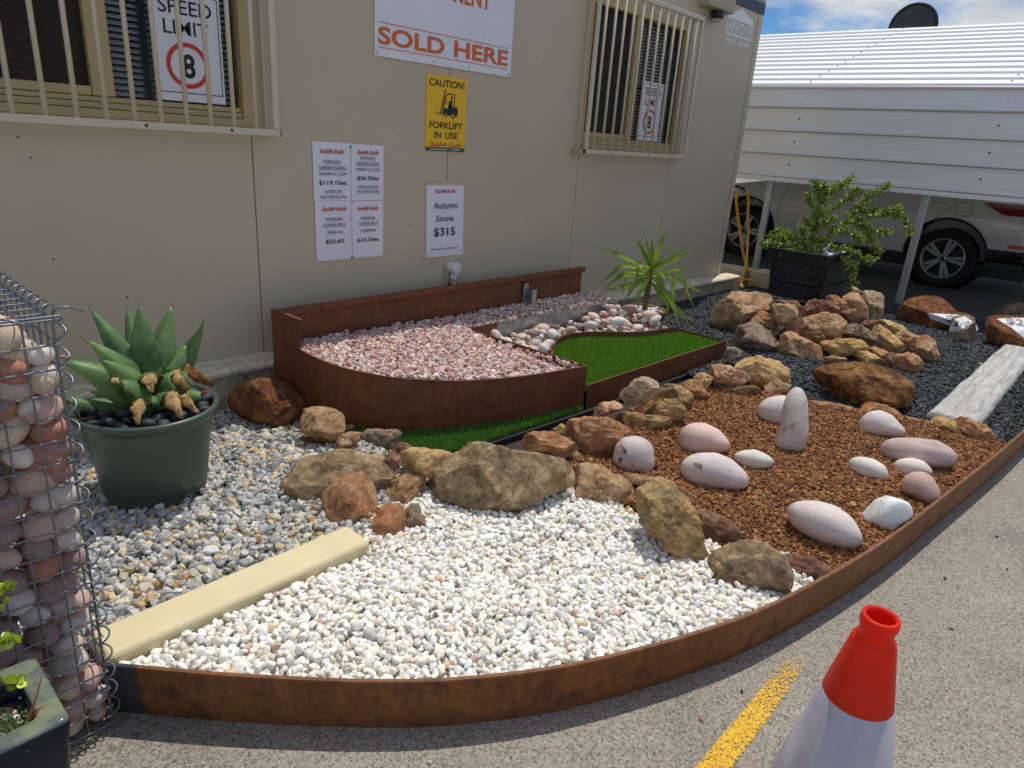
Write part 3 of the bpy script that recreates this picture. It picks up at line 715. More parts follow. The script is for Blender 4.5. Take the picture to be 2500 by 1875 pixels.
paper('price_notice', 2.160, 2.363, .700, 1.000, 'white notice, FORMLINE CORNER PIECE 150MM priced $23.20ea', [
    ('FORMLINE', 2.215, 2.308, .904, .918, 1, 0.), ('CORNER PIECE', 2.198, 2.325, .876, .889, 1, 0.), ('150MM', 2.214, 2.310, .835, .851, 0, 0.), ('$23.20ea', 2.189, 2.332, .783, .805, 0, .012)], (2.192, 2.324, .951, .972))
for z, nm in ((1.270, 'pin'), (.706, 'pin')):
    tag(B((2.156, WY, z)).lathe([(0, -.012), (.004, -.012), (.005, -.006), (.003, -.001)], 10, (2.156, WY, z), 'y').build('notice_screw', MAT['screw']), 'small dark screw holding the four price notices at their shared edge', 'screw', 'screws holding the price notices')
ps = paper('price_notice', 2.668, 2.966, .664, 1.081, 'larger white notice reading Autumn Stone $315', [
    ('Autumn', 2.728, 2.913, .947, .984, 0, 0.), ('Stone', 2.748, 2.890, .873, .908, 0, 0.), ('$315', 2.733, 2.904, .780, .836, 0, .012), ('PER LEVEL 6x4 TRAILER', 2.716, 2.928, .704, .715, 0, 0.)], (2.733, 2.890, 1.037, 1.059), .012)
for k, (a, b, c, d) in enumerate(((2.637, 3.014, 1.062, 1.108), (2.645, 2.985, .628, .684))):
    B(tuple(ps.location)).box(a, b, WY - .0016, WY - .0008, c, d).build('tape', MAT['tape'], ps)
# arrow decal
ar = thing('arrow_decal', (6.19, WY, 2.27), 'pale grey house-shaped ARROW decal with phone number near the office corner', 'decal')
AO = (6.19, WY, 2.27)
y = WY - .0015
B(AO).add([(5.955, y, 2.47), (6.19, y, 2.555), (6.45, y, 2.488), (6.45, y, 2.455), (5.955, y, 2.455)], [(0, 1, 2, 3, 4)]).build('roof_shape', MAT['decal'], ar)
B(AO).box(5.955, 5.972, y, y + .001, 2.348, 2.4545).box(6.433, 6.45, y, y + .001, 2.348, 2.4545).box(5.955, 6.45, y, y + .001, 2.330, 2.347).build('outline', MAT['decal'], ar)
wall_text(ar, 'ARROW', 5.985, 6.422, 2.356, 2.448, y, MAT['decal'], .01)
wall_text(ar, '9459', 5.955, 6.175, 2.268, 2.312, y, MAT['decal'], .005)
wall_text(ar, '3099', 6.21, 6.43, 2.268, 2.312, y, MAT['decal'], .005)
# speed limit signs standing behind the glass
def speed(x0, x1, z0, z1, label):
    o = ((x0 + x1) / 2, WY, z0)
    s = thing('speed_sign', o, label, 'sign')
    wd, ht = x1 - x0, z1 - z0; ys = WY + .016
    B(o).box(x0, x1, ys, ys + .003, z0, z1).build('board', MAT['board'], s)
    y = ys - .0012; K = MAT['ink']
    X = lambda t: x0 + wd * t
    Z = lambda t: z0 + ht * t
    wall_text(s, 'SPEED', X(.09), X(.87), Z(.775), Z(.905), y, K, .008)
    wall_text(s, 'LIMIT', X(.14), X(.80), Z(.600), Z(.725), y, K, .008)
    wall_text(s, '8', X(.37), X(.56), Z(.215), Z(.435), y, K, .025)
    B(o).lathe([(wd * .255, 0), (wd * .318, 0)], 48, (X(.455), y, Z(.33)), 'y').build('red_ring', MAT['red_ink'], s)
    t = .0035
    B(o).box(X(.0) + .002, X(.955), y, y + .0005, Z(.075), Z(.075) + t).box(X(.955), X(.955) + t, y, y + .0005, Z(.075), Z(.955)).box(X(.0) + .002, X(.955), y, y + .0005, Z(.955), Z(.955) + t).build('border', K, s)
speed(1.244, 1.522, 1.421, 1.845, 'white SPEED LIMIT 8 sign in the window above the agave pot')
speed(4.836, 5.122, 1.420, 1.848, 'white SPEED LIMIT 8 sign in the window nearest the building corner')
# conduit
cd = thing('conduit_riser', (2.885, WY, .2), 'white plastic conduit with round junction box rising up the wall behind the planter', 'conduit')
Q = (2.885, WY, .2)
B(Q).tube([(2.888, WY - .028, .22), (2.886, WY - .028, .54)], .0125, 14).build('pipe', MAT['pvc'], cd, smooth=True)
B(Q).lathe([(.0126, 0), (.018, 0), (.018, .055), (.0126, .055)], 16, (2.886, WY - .028, .505)).build('coupling', MAT['pvc'], cd, smooth=True)
B(Q).lathe([(0, -.062), (.031, -.062), (.034, -.059), (.034, -.001), (0, -.001)], 32, (2.884, WY, .590), 'y').build('junction_box', MAT['pvc'], cd)
for dx, dz in ((-.008, .018), (.014, -.014)): B(Q).lathe([(0, -.0632), (.0035, -.0632), (.0035, -.0622)], 8, (2.884 + dx, WY, .590 + dz), 'y').build('screw', MAT['screw'], cd)
B(Q).box(2.862, 2.908, WY - .045, WY - .001, .475, .493).build('clip', MAT['black_plastic'], cd, bevel=.003, seg=1)

# ================================================================ steel edging round the front of the display
EDGE = [(.352, 1.512), (.40, 1.455), (.56, 1.268), (.76, 1.058), (.93, .910), (1.165, .757), (1.51, .600), (1.83, .500), (2.37, .395), (2.98, .322), (4.14, .205), (5.6, .12), (7.4, .06)]
ec = [(x, y) for x, y in smooth_curve(EDGE, 8)]
ed = thing('garden_edging', (1.6, .6, 0), 'curved rusty steel edging strip retaining the gravel beds along the concrete', 'edging')
EO = (1.6, .6, 0)
def lean(pts, top): return pts
def edging(pts, mat, z1=.150):
    b = B(EO); n = len(pts); th = .004
    P2 = [Vector(p) for p in pts]; V = []
    for i, p in enumerate(P2):
        t = (P2[min(i + 1, n - 1)] - P2[max(i - 1, 0)]).normalized(); q = Vector((t.y, -t.x))      # outward (towards the concrete)
        for o_, z in ((.0, 0.), (.006, .03), (.011, .10), (.013, z1 - .004), (.011, z1), (.001, z1), (-.002, z1 - .004), (.006, z1 - .006), (.007, .10), (.002, .03), (-.004, 0.)):
            V.append((p.x + q.x * o_, p.y + q.y * o_, z))
    m = 11; F = []
    for i in range(n - 1):
        for k in range(m): F.append((i * m + k, i * m + (k + 1) % m, (i + 1) * m + (k + 1) % m, (i + 1) * m + k))
    F += [tuple(range(m)), tuple(range(n * m - 1, n * m - m - 1, -1))]
    o = b.add(V, F).build('edging_panel', mat, ed); return o
def cut(a, b):
    out = [p for p in ec if a <= p[0] <= b]; return out
edging(cut(.0, .405), MAT['corten_dark'])
i0 = max(i for i, p in enumerate(ec) if p[0] <= .405)
e1 = [p for p in ec if .405 < p[0] <= 2.25]; e2 = [p for p in ec if 2.25 < p[0] <= 4.35]; e3 = [p for p in ec if p[0] > 4.35]
edging([ec[i0]] + e1, MAT['corten_edge']); edging([e1[-1]] + e2, MAT['corten_edge'], .1505); edging([e2[-1]] + e3, MAT['corten_edge'])

# ================================================================ raised planter
RP = (2.9, 2.5, 0)
rp = thing('raised_planter', (2.9, 2.5, 0), 'rusty steel raised planter with curved front, divided for pink gravel, pebbles and turf', 'planter')
CT = MAT['corten']
ARC = [(1.580, 2.700, .390), (1.600, 2.534, .375), (1.656, 2.407, .360), (1.762, 2.262, .345), (1.914, 2.153, .330), (2.082, 2.064, .320), (2.373, 1.976, .310), (2.735, 1.921, .300)]
arc = smooth_curve(ARC, 8)
B(RP).box(1.582, 4.01, 2.948, 2.951, .03, .497).build('back_panel', CT, rp)
B(RP).box(1.582, 1.83, 2.920, 2.953, .498, .530).build('back_cap', CT, rp, bevel=.002, seg=1)
B(RP).box(1.832, 4.012, 2.920, 2.953, .498, .530).build('back_cap', CT, rp, bevel=.002, seg=1)
B(RP).box(1.578, 1.581, 2.700, 2.952, .02, .532).box(1.578, 1.596, 2.700, 2.918, .533, .535).build('end_panel', CT, rp)
B(RP).wall([(x, y) for x, y, z in arc], .03, [z for x, y, z in arc], .004).build('curved_front', CT, rp, smooth=False)
B(RP).tube([(x, y, z) for x, y, z in arc], .0042, 6).build('front_lip', CT, rp, smooth=True)
div = [(2.736, 1.921), (2.716, 2.785)]
nd = 8
for k in range(nd):
    a, b = k / nd, (k + 1) / nd - .004
    p = [(div[0][0] + (div[1][0] - div[0][0]) * t, div[0][1] + (div[1][1] - div[0][1]) * t) for t in (a, b)]
    B(RP).wall([(x + .003, y) for x, y in p], .05, .296, .003).build('divider_panel', CT, rp)
B(RP).wall(div, .289, .302, .006).build('divider_cap', CT, rp)
B(RP).wall([(2.719, 2.789), (2.97, 2.785)], .05, .301, .004).build('pocket_back', CT, rp)
B(RP).wall([(2.971, 2.785), (4.185, 2.735)], .07, .302, .003).build('galvanised_strip', MAT['galv'], rp)
B(RP).wall([(4.186, 2.736), (4.178, 3.0)], .07, .302, .003).build('galvanised_end', MAT['galv'], rp)
B(RP).wall([(2.971, 2.782), (4.185, 2.732)], .296, .3035, .010).build('strip_lip', MAT['galv'], rp)
B(RP).wall([(2.742, 1.908), (3.47, 1.892)], .05, .198, .004).build('low_front', CT, rp)
B(RP).wall([(3.472, 1.892), (4.226, 1.872)], .05, .198, .004).build('low_front', CT, rp)
B(RP).wall([(2.742, 1.908), (4.228, 1.872)], .192, .2005, .008).build('low_front_lip', CT, rp)
B(RP).wall([(4.226, 1.874), (4.222, 2.235)], .05, .199, .004).build('low_side', CT, rp)
B(RP).wall([(4.222, 2.236), (4.190, 2.733)], .05, .200, .004).build('low_side', CT, rp)
SC = [(2.745, 2.235), (2.90, 2.29), (3.024, 2.375), (3.155, 2.468), (3.287, 2.534), (3.439, 2.543), (3.596, 2.480), (3.740, 2.370), (3.902, 2.285), (4.215, 2.225)]
scv = smooth_curve(SC, 6)
B(RP).wall(scv, .06, .214, .004).build('curved_divider', CT, rp)
B(RP).tube([(x, y, .215) for x, y in scv], .004, 6).build('curved_divider_lip', CT, rp, smooth=True)
# black base board under the planter front
tag(B((3.1, 1.88, 0)).wall([(1.70, 1.935), (2.70, 1.875), (4.25, 1.845)], .0, .075, .02).build('base_board', MAT['black_plastic']), 'black plastic board edging the turf mat below the planter', 'edging board')
# galvanised bracket standing in the gravel
bk = thing('steel_bracket', (3.40, 2.91, .3), 'galvanised steel bracket standing in pink gravel against the planter back', 'bracket')
BO = (3.40, 2.91, .3)
B(BO).box(3.362, 3.402, 2.925, 2.944, .30, .475).build('upright', MAT['galv'], bk, bevel=.002, seg=1)
B(BO).box(3.385, 3.428, 2.870, 2.905, .31, .436).build('channel', MAT['galv'], bk, bevel=.004, seg=1)
B(BO).tube([(3.395, 2.93, .40), (3.395, 2.89, .43), (3.395, 2.885, .405)], .006, 8).build('bolt', MAT['galv'], bk)

# ================================================================ cream kerb and sleeper
tag(B((.73, 1.59, 0)).box(.352, 1.112, 1.527, 1.658, .0, .150).build('cream_kerb', MAT['kerb'], bevel=.019, seg=4), 'smooth cream kerb stone dividing the white and the grey gravel', 'kerb stone')
def sleeper():
    nx, ny = 60, 8; V = []; F = []
    rng = random.Random(4)
    x0, x1 = 4.08, 6.6
    prof = []
    for i in range(nx + 1):
        t = i / nx; x = x0 + (x1 - x0) * t
        ya = .385 + .008 * noise.noise((x * 3, 1, 0)) + .004 * noise.noise((x * 17, 1, 0)); yb = .618 - .02 * t + .010 * noise.noise((x * 3, 9, 0)) + .005 * noise.noise((x * 19, 5, 0))
        ring = [(ya, .06), (ya - .004, .11), (ya + .008, .128)] + [(ya + .02 + (yb - ya - .04) * j / ny, .136 + .003 * noise.noise((x * 2.2, j * 1.1, 3)) + .003 * noise.noise((x * 9, j * 2.3, 6))) for j in range(ny + 1)] + [(yb - .008, .128), (yb + .004, .11), (yb, .06)]
        prof.append([(x + .03 * noise.noise((y * 9, 2, 2)) * (t < .02), y, z) for y, z in ring])
    m = len(prof[0])
    for r_ in prof: V += r_
    for i in range(nx):
        for k in range(m - 1): F.append((i * m + k, (i + 1) * m + k, (i + 1) * m + k + 1, i * m + k + 1))
        F.append((i * m + m - 1, (i + 1) * m + m - 1, (i + 1) * m, i * m))
    F += [tuple(range(m)), tuple(range((nx + 1) * m - 1, nx * m - 1, -1))]
    return B((5.3, .5, .06)).add(V, F).build('weathered_sleeper', MAT['sleeper'], smooth=True)
tag(sleeper(), 'pale grey weathered sleeper with cracks lying in the black pebbles', 'sleeper')

# ================================================================ gravel beds
sheet('garden_soil', [(x + .01, y + .02) for x, y in ec if x < 7.3] + [(7.6, .1), (7.6, 2.99), (-.9, 2.99), (-.9, 1.6), (.36, 1.56)], .045, plain('garden_soil', S(56, 47, 39), .95, var=.35, vscale=25, bump=.5))

def zgrey(x, y): return .108 - .055 * np.clip((y - 1.65) / 1.35, 0, 1)
def zwhite(x, y): return .118 + .006 * np.sin(x * 5 + y * 3)
def zbrown(x, y): return .108 + .006 * np.sin(x * 4.1) * np.cos(y * 5.3)
def zblack(x, y): return .092 - .03 * np.clip((y - 1.5) / 1.4, 0, 1) - .02 * np.clip((x - 6) / 1.5, 0, 1)
def zpink(x, y):
    t = np.clip((x - 1.6) / 1.2, 0, 1); bk_ = np.clip((y - 2.0) / .93, 0, 1)
    z = .355 - .068 * t + (.012 + .045 * t) * bk_ ** 1.3 - .006
    z = z - .030 * np.clip((x - 2.36) / .34, 0, 1) * np.clip((2.86 - y) / .12, 0, 1)          # dips against the divider
    return np.where(x > 2.70, .288 + .054 * np.clip((y - 2.77) / .15, 0, 1), z)
edge_in = [(x - .0, y + .008) for x, y in ec]
WHITE = [p for p in edge_in if p[0] <= 2.08] + [(2.12, .58), (1.98, .75), (2.0, .95), (1.93, 1.12), (2.05, 1.32), (2.0, 1.6), (1.7, 1.72), (1.4, 1.72), (1.2, 1.66), (1.114, 1.57), (1.114, 1.524), (.36, 1.524)]
GREY = [(-.9, 1.66), (1.116, 1.66), (1.114, 1.57), (1.2, 1.66), (1.4, 1.72), (1.7, 1.72), (1.72, 1.92), (1.60, 2.5), (1.575, 2.7), (1.575, 2.998), (-.9, 2.998)]
BROWN = [p for p in edge_in if 2.0 < p[0] <= 3.98] + [(4.02, .45), (3.9, .78), (3.8, 1.02), (3.66, 1.5), (3.4, 1.74), (2.6, 1.66), (2.25, 1.56), (2.05, 1.5), (2.05, 1.3), (2.0, 1.1), (2.08, .95), (2.0, .75), (2.1, .58)]
BLACK = [p for p in edge_in if p[0] > 3.95] + [(7.62, .06), (7.62, 2.998), (4.24, 2.998), (4.235, 1.86), (3.7, 1.86), (3.66, 1.5), (3.8, 1.02), (3.9, .78), (4.02, .45)]
PINK = [(1.596, 2.69)] + [(x + .014, y + .012) for x, y, z in arc[2:] if x < 2.69] + [(2.722, 1.938), (2.703, 2.795), (2.97, 2.80), (4.175, 2.745), (4.165, 2.932), (1.596, 2.932)]
def bed_sheet(name, poly, zf, mat, drop=.014, st=.03):
    p = np.asarray(poly, float); lo, hi = p.min(0), p.max(0)
    nx, ny = int((hi[0] - lo[0]) / st) + 2, int((hi[1] - lo[1]) / st) + 2
    gx, gy = np.meshgrid(lo[0] + np.arange(nx) * st, lo[1] + np.arange(ny) * st)
    ok = inside(poly, (gx + st / 2).ravel(), (gy + st / 2).ravel()).reshape(gx.shape)
    z = zf(gx.ravel(), gy.ravel()) - drop
    V = np.stack([gx.ravel(), gy.ravel(), z], 1)
    F = [(b * nx + a, b * nx + a + 1, (b + 1) * nx + a + 1, (b + 1) * nx + a) for b in range(ny - 1) for a in range(nx - 1) if ok[b, a]]
    return tag(link(name, mesh(name, V, F, mat)), kind='structure')
bed_sheet('white_bed_base', WHITE, zwhite, plain('pale_bed', S(214, 206, 190), .95, var=.2, vscale=40))
bed_sheet('grey_bed_base', GREY, zgrey, MAT['soilsheet'])
bed_sheet('brown_bed_base', BROWN, zbrown, MAT['brownbed'], .008)
bed_sheet('black_bed_base', BLACK, zblack, MAT['blackbed'], .010)
bed_sheet('pink_bed_base', PINK, zpink, plain('pink_bed', S(120, 96, 88), .95, var=.3, vscale=40))

def gravel(name, poly, zf, spacing, size, flat, cols, mat, label, seed, sub=1, cuts=0, layers=((0., 1.),), zj=.25, smooth=False, clear=None, sig=.2):
    rng = np.random.default_rng(seed)
    p = np.asarray(poly); lo, hi = p.min(0), p.max(0)
    pts = []
    for dz, keep in layers:
        gx, gy = np.meshgrid(np.arange(lo[0], hi[0], spacing), np.arange(lo[1], hi[1], spacing * .866))
        gx = gx + (np.arange(gx.shape[0]) % 2)[:, None] * spacing * .5
        x = gx.ravel() + rng.uniform(-.42, .42, gx.size) * spacing; y = gy.ravel() + rng.uniform(-.42, .42, gx.size) * spacing
        ok = inside(poly, x, y) & (rng.random(x.size) < keep)
        if clear is not None: ok &= ~clear(x, y)
        x, y = x[ok], y[ok]
        pts.append(np.stack([x, y, zf(x, y) + dz + rng.normal(0, 1, x.size) * size * zj * .5], 1))
    C = np.concatenate(pts); n = len(C)
    bv, bf = ico(sub); K = 24; var = []
    for k in range(K):
        v = bv * (1 + rng.normal(0, .10 if sub > 1 else .2, (len(bv), 1)))
        for _ in range(cuts):
            nn = rng.normal(size=3); nn /= np.linalg.norm(nn); d = v @ nn; o_ = rng.uniform(.45, .8)
            v = v - np.clip(d - o_, 0, None)[:, None] * nn
        v = v * np.array([rng.uniform(.85, 1.3), rng.uniform(.65, 1.), rng.uniform(.5, .85)])
        var.append(v / np.abs(v).max() )
    var = np.array(var)
    vi = rng.integers(0, K, n); sz = size * np.exp(rng.normal(0, sig, n)) * .5 * 1.1
    a, b, c = rng.uniform(0, 2 * np.pi, n), rng.normal(0, flat, n), rng.normal(0, flat, n)
    ca, sa, cb, sb_, cc, sc_ = np.cos(a), np.sin(a), np.cos(b), np.sin(b), np.cos(c), np.sin(c)
    Rz = np.zeros((n, 3, 3)); Rz[:, 0, 0] = ca; Rz[:, 0, 1] = -sa; Rz[:, 1, 0] = sa; Rz[:, 1, 1] = ca; Rz[:, 2, 2] = 1
    Rx = np.zeros((n, 3, 3)); Rx[:, 0, 0] = 1; Rx[:, 1, 1] = cb; Rx[:, 1, 2] = -sb_; Rx[:, 2, 1] = sb_; Rx[:, 2, 2] = cb
    Ry = np.zeros((n, 3, 3)); Ry[:, 0, 0] = cc; Ry[:, 0, 2] = sc_; Ry[:, 1, 1] = 1; Ry[:, 2, 0] = -sc_; Ry[:, 2, 2] = cc
    M = Rz @ Rx @ Ry
    V = np.einsum('nij,nkj->nki', M, var[vi] * sz[:, None, None]) + C[:, None, :]
    nv = len(bv); F = (bf[None] + (np.arange(n) * nv)[:, None, None]).reshape(-1, 3)
    wts = np.array([q[0] for q in cols]); pal = np.array([q[1][:3] for q in cols])
    ci = rng.choice(len(cols), n, p=wts / wts.sum()); cc_ = pal[ci] * np.exp(rng.normal(0, .13, (n, 1))) * np.exp(rng.normal(0, .012, (n, 3)))
    me = bpy.data.meshes.new(name)
    me.vertices.add(n * nv); me.vertices.foreach_set('co', V.reshape(-1).astype(np.float32))
    me.loops.add(F.size); me.loops.foreach_set('vertex_index', F.reshape(-1).astype(np.int32))
    me.polygons.add(len(F)); me.polygons.foreach_set('loop_start', np.arange(0, F.size, 3, dtype=np.int32))
    me.update(calc_edges=True)
    at = me.color_attributes.new('Col', 'FLOAT_COLOR', 'POINT')
    rgba = np.ones((n, nv, 4), np.float32); rgba[:, :, :3] = np.clip(cc_, 0, .95)[:, None, :]
    at.data.foreach_set('color', rgba.reshape(-1))
    me.polygons.foreach_set('use_smooth', np.full(len(F), smooth))
    me.materials.append(mat); me.update()
    o = link(name, me); return tag(o, label, 'gravel', kind='stuff')
kerb_clear = lambda x, y: (x > .33) & (x < 1.125) & (y > 1.515) & (y < 1.67)
gravel('white_gravel', WHITE, zwhite, .0175, .0255, .5, [(9, S(247, 243, 232)), (5, S(241, 235, 220)), (1.8, S(240, 228, 206)), (.8, S(226, 224, 218)), (.16, S(222, 192, 156)), (.14, S(216, 184, 170)), (.07, S(130, 128, 128))],
       attr_mat('white_gravel_stone', .55, 70, .25, .45, .88, 1.08), 'white tumbled gravel filling the front bed', 1, 2, 6, ((-.012, 1.), (0., .85)), .32, True, kerb_clear, .15)
gravel('grey_gravel', GREY, zgrey, .0195, .0275, .5, [(4, S(176, 177, 176)), (3, S(208, 205, 198)), (3, S(208, 198, 174)), (2, S(148, 150, 151)), (1.0, S(204, 178, 132)), (.3, S(184, 142, 94)), (.4, S(128, 129, 132))],
       attr_mat('grey_gravel_stone', .6, 60, .25, .4, .82, 1.1), 'mixed grey and honey crushed gravel round the agave pot', 2, 2, 7, ((-.012, 1.), (0., .75)), .4, False, kerb_clear)
gravel('pink_gravel', PINK, zpink, .0165, .0215, .5, [(4, S(214, 182, 172)), (3, S(226, 206, 196)), (2.5, S(196, 152, 142)), (1.5, S(206, 194, 190)), (.8, S(170, 112, 96)), (.8, S(222, 200, 162)), (.5, S(150, 134, 134))],
       attr_mat('pink_gravel_stone', .65, 70, .25, .35, .85, 1.1), 'pink crushed gravel filling the raised planter', 3, 2, 7, ((-.010, 1.), (0., .8)), .45)
gravel('brown_gravel', BROWN, zbrown, .0106, .0150, .6, [(4, S(142, 94, 56)), (3, S(162, 112, 66)), (2.4, S(120, 78, 48)), (1.2, S(182, 134, 84)), (1., S(98, 62, 42))],
       attr_mat('brown_gravel_stone', .72, 120, .25, .3, .8, 1.15), 'rust-brown fine gravel under the big smooth stones', 4, 1, 0, ((-.006, 1.), (0., .85)), .5)
gravel('black_gravel', BLACK, zblack, .0165, .0225, .35, [(4, S(58, 60, 64)), (3, S(68, 71, 76)), (2, S(46, 48, 51)), (.8, S(84, 87, 92))],
       attr_mat('black_gravel_stone', .62, 80, .2, .3, .85, 1.15), 'black slate pebbles round the rock mound and sleeper', 5, 1, 0, ((-.008, 1.), (0., .7)), .4)
# loose yellow chips in the black pebbles
for k, (x, y) in enumerate(((4.95, .60), (5.35, .50), (4.5, .78), (5.6, .62))):
    v, f = ico(1); rg = np.random.default_rng(k)
    o = link('gravel_chip', mesh('gravel_chip', v * np.array([.016, .012, .007]) * (1 + rg.normal(0, .2, (12, 1))), f.tolist(), plain('yellow_chip', S(226, 206, 120), .7)), None, (x, y, float(zblack(x, y)) + .012))
    tag(o, 'stray pale yellow chip lying on the black pebbles', 'stone chip', 'stray chips on the black pebbles')
for (x, y, c, lb) in ((2.09, .56, 'peb_black', 'single dark stray pebble on the brown gravel beside the biggest pale stone'), ):
    v, f = ico(2); o = link('stray_pebble', mesh('stray_pebble', v * np.array([.012, .010, .008]), f.tolist(), RK[c], True), None, (2.10, .78, .122)); tag(o, lb, 'pebble')

# ================================================================ turf
def turf(name, poly, zf, n, hgt, label, seed, cols):
    rng = np.random.default_rng(seed); p = np.asarray(poly); lo, hi = p.min(0), p.max(0)
    x = rng.uniform(lo[0], hi[0], n * 3); y = rng.uniform(lo[1], hi[1], n * 3); ok = inside(poly, x, y); x, y = x[ok][:n], y[ok][:n]; n = len(x)
    z = zf(x, y); a = rng.uniform(0, 2 * np.pi, n); h = hgt * rng.uniform(.6, 1.15, n); wd = rng.uniform(.0009, .0016, n)
    lean_ = rng.normal(0, .42, n) * h; la = rng.uniform(0, 2 * np.pi, n)
    dx, dy = np.cos(a) * wd, np.sin(a) * wd; lx, ly = np.cos(la) * lean_, np.sin(la) * lean_
    V = np.stack([np.stack([x - dx, y - dy, z], 1), np.stack([x + dx, y + dy, z], 1),
                  np.stack([x + dx * .8 + lx * .35, y + dy * .8 + ly * .35, z + h * .6], 1), np.stack([x - dx * .8 + lx * .35, y - dy * .8 + ly * .35, z + h * .6], 1),
                  np.stack([x + lx, y + ly, z + h], 1)], 1)
    me = bpy.data.meshes.new(name)
    me.vertices.add(n * 5); me.vertices.foreach_set('co', V.reshape(-1).astype(np.float32))
    k = np.arange(n)[:, None] * 5
    T = np.concatenate([k + np.array([[0, 1, 2]]), k + np.array([[0, 2, 3]]), k + np.array([[3, 2, 4]])], 0)
    me.loops.add(T.size); me.loops.foreach_set('vertex_index', T.reshape(-1).astype(np.int32))
    me.polygons.add(len(T)); me.polygons.foreach_set('loop_start', np.arange(0, T.size, 3, dtype=np.int32)); me.update(calc_edges=True)
    at = me.color_attributes.new('Col', 'FLOAT_COLOR', 'POINT')
    pal = np.array([c[:3] for c in cols]); c = pal[rng.integers(0, len(cols), n)] * np.exp(rng.normal(0, .15, (n, 1)))
    rgba = np.ones((n, 5, 4), np.float32); rgba[:, :, :3] = c[:, None, :]
    at.data.foreach_set('color', rgba.reshape(-1)); me.materials.append(MAT['turf']); me.update()
    return tag(link(name, me), label, 'turf', kind='stuff')
MAT['turf'] = attr_mat('turf_blade', .5, 40, 0, .3, .9, 1.1, .3)
GC = [S(96, 146, 34), S(116, 168, 46), S(82, 128, 28), S(138, 182, 66), S(104, 154, 32)]
TUP = [(2.748, 1.916)] + [(4.218, 1.882), (4.214, 2.215)] + [(x, y - .008) for x, y in scv[::-1]]
tb = bed_sheet('turf_base', TUP, lambda x, y: x * 0 + .162, MAT['turfback'], 0., .012)
turf('planter_turf', TUP, lambda x, y: .163 + x * 0, 52000, .030, 'bright green artificial turf inside the low planter section', 11, GC)
TLO = [(1.60, 2.42), (1.63, 1.945), (2.69, 1.888), (2.70, 1.91), (2.37, 1.965), (2.08, 2.055), (1.91, 2.14), (1.75, 2.26), (1.66, 2.40)]
bed_sheet('turf_mat_base', TLO, lambda x, y: x * 0 + .080, MAT['turfback'], 0., .012)
turf('ground_turf', TLO, lambda x, y: .081 + x * 0, 24000, .026, 'green artificial turf strip on the ground below the curved planter front', 12, [S(86, 136, 46), S(102, 154, 60), S(72, 118, 38), S(120, 168, 78)])
tag(B((2.2, 2.1, 0)).prism([(1.57, 2.68), (1.66, 1.94), (2.70, 1.886), (2.73, 1.91), (2.73, 2.3), (1.7, 2.7)], .0, .078).build('turf_mat', MAT['black_plastic']), 'black underlay mat below the ground turf', 'mat')
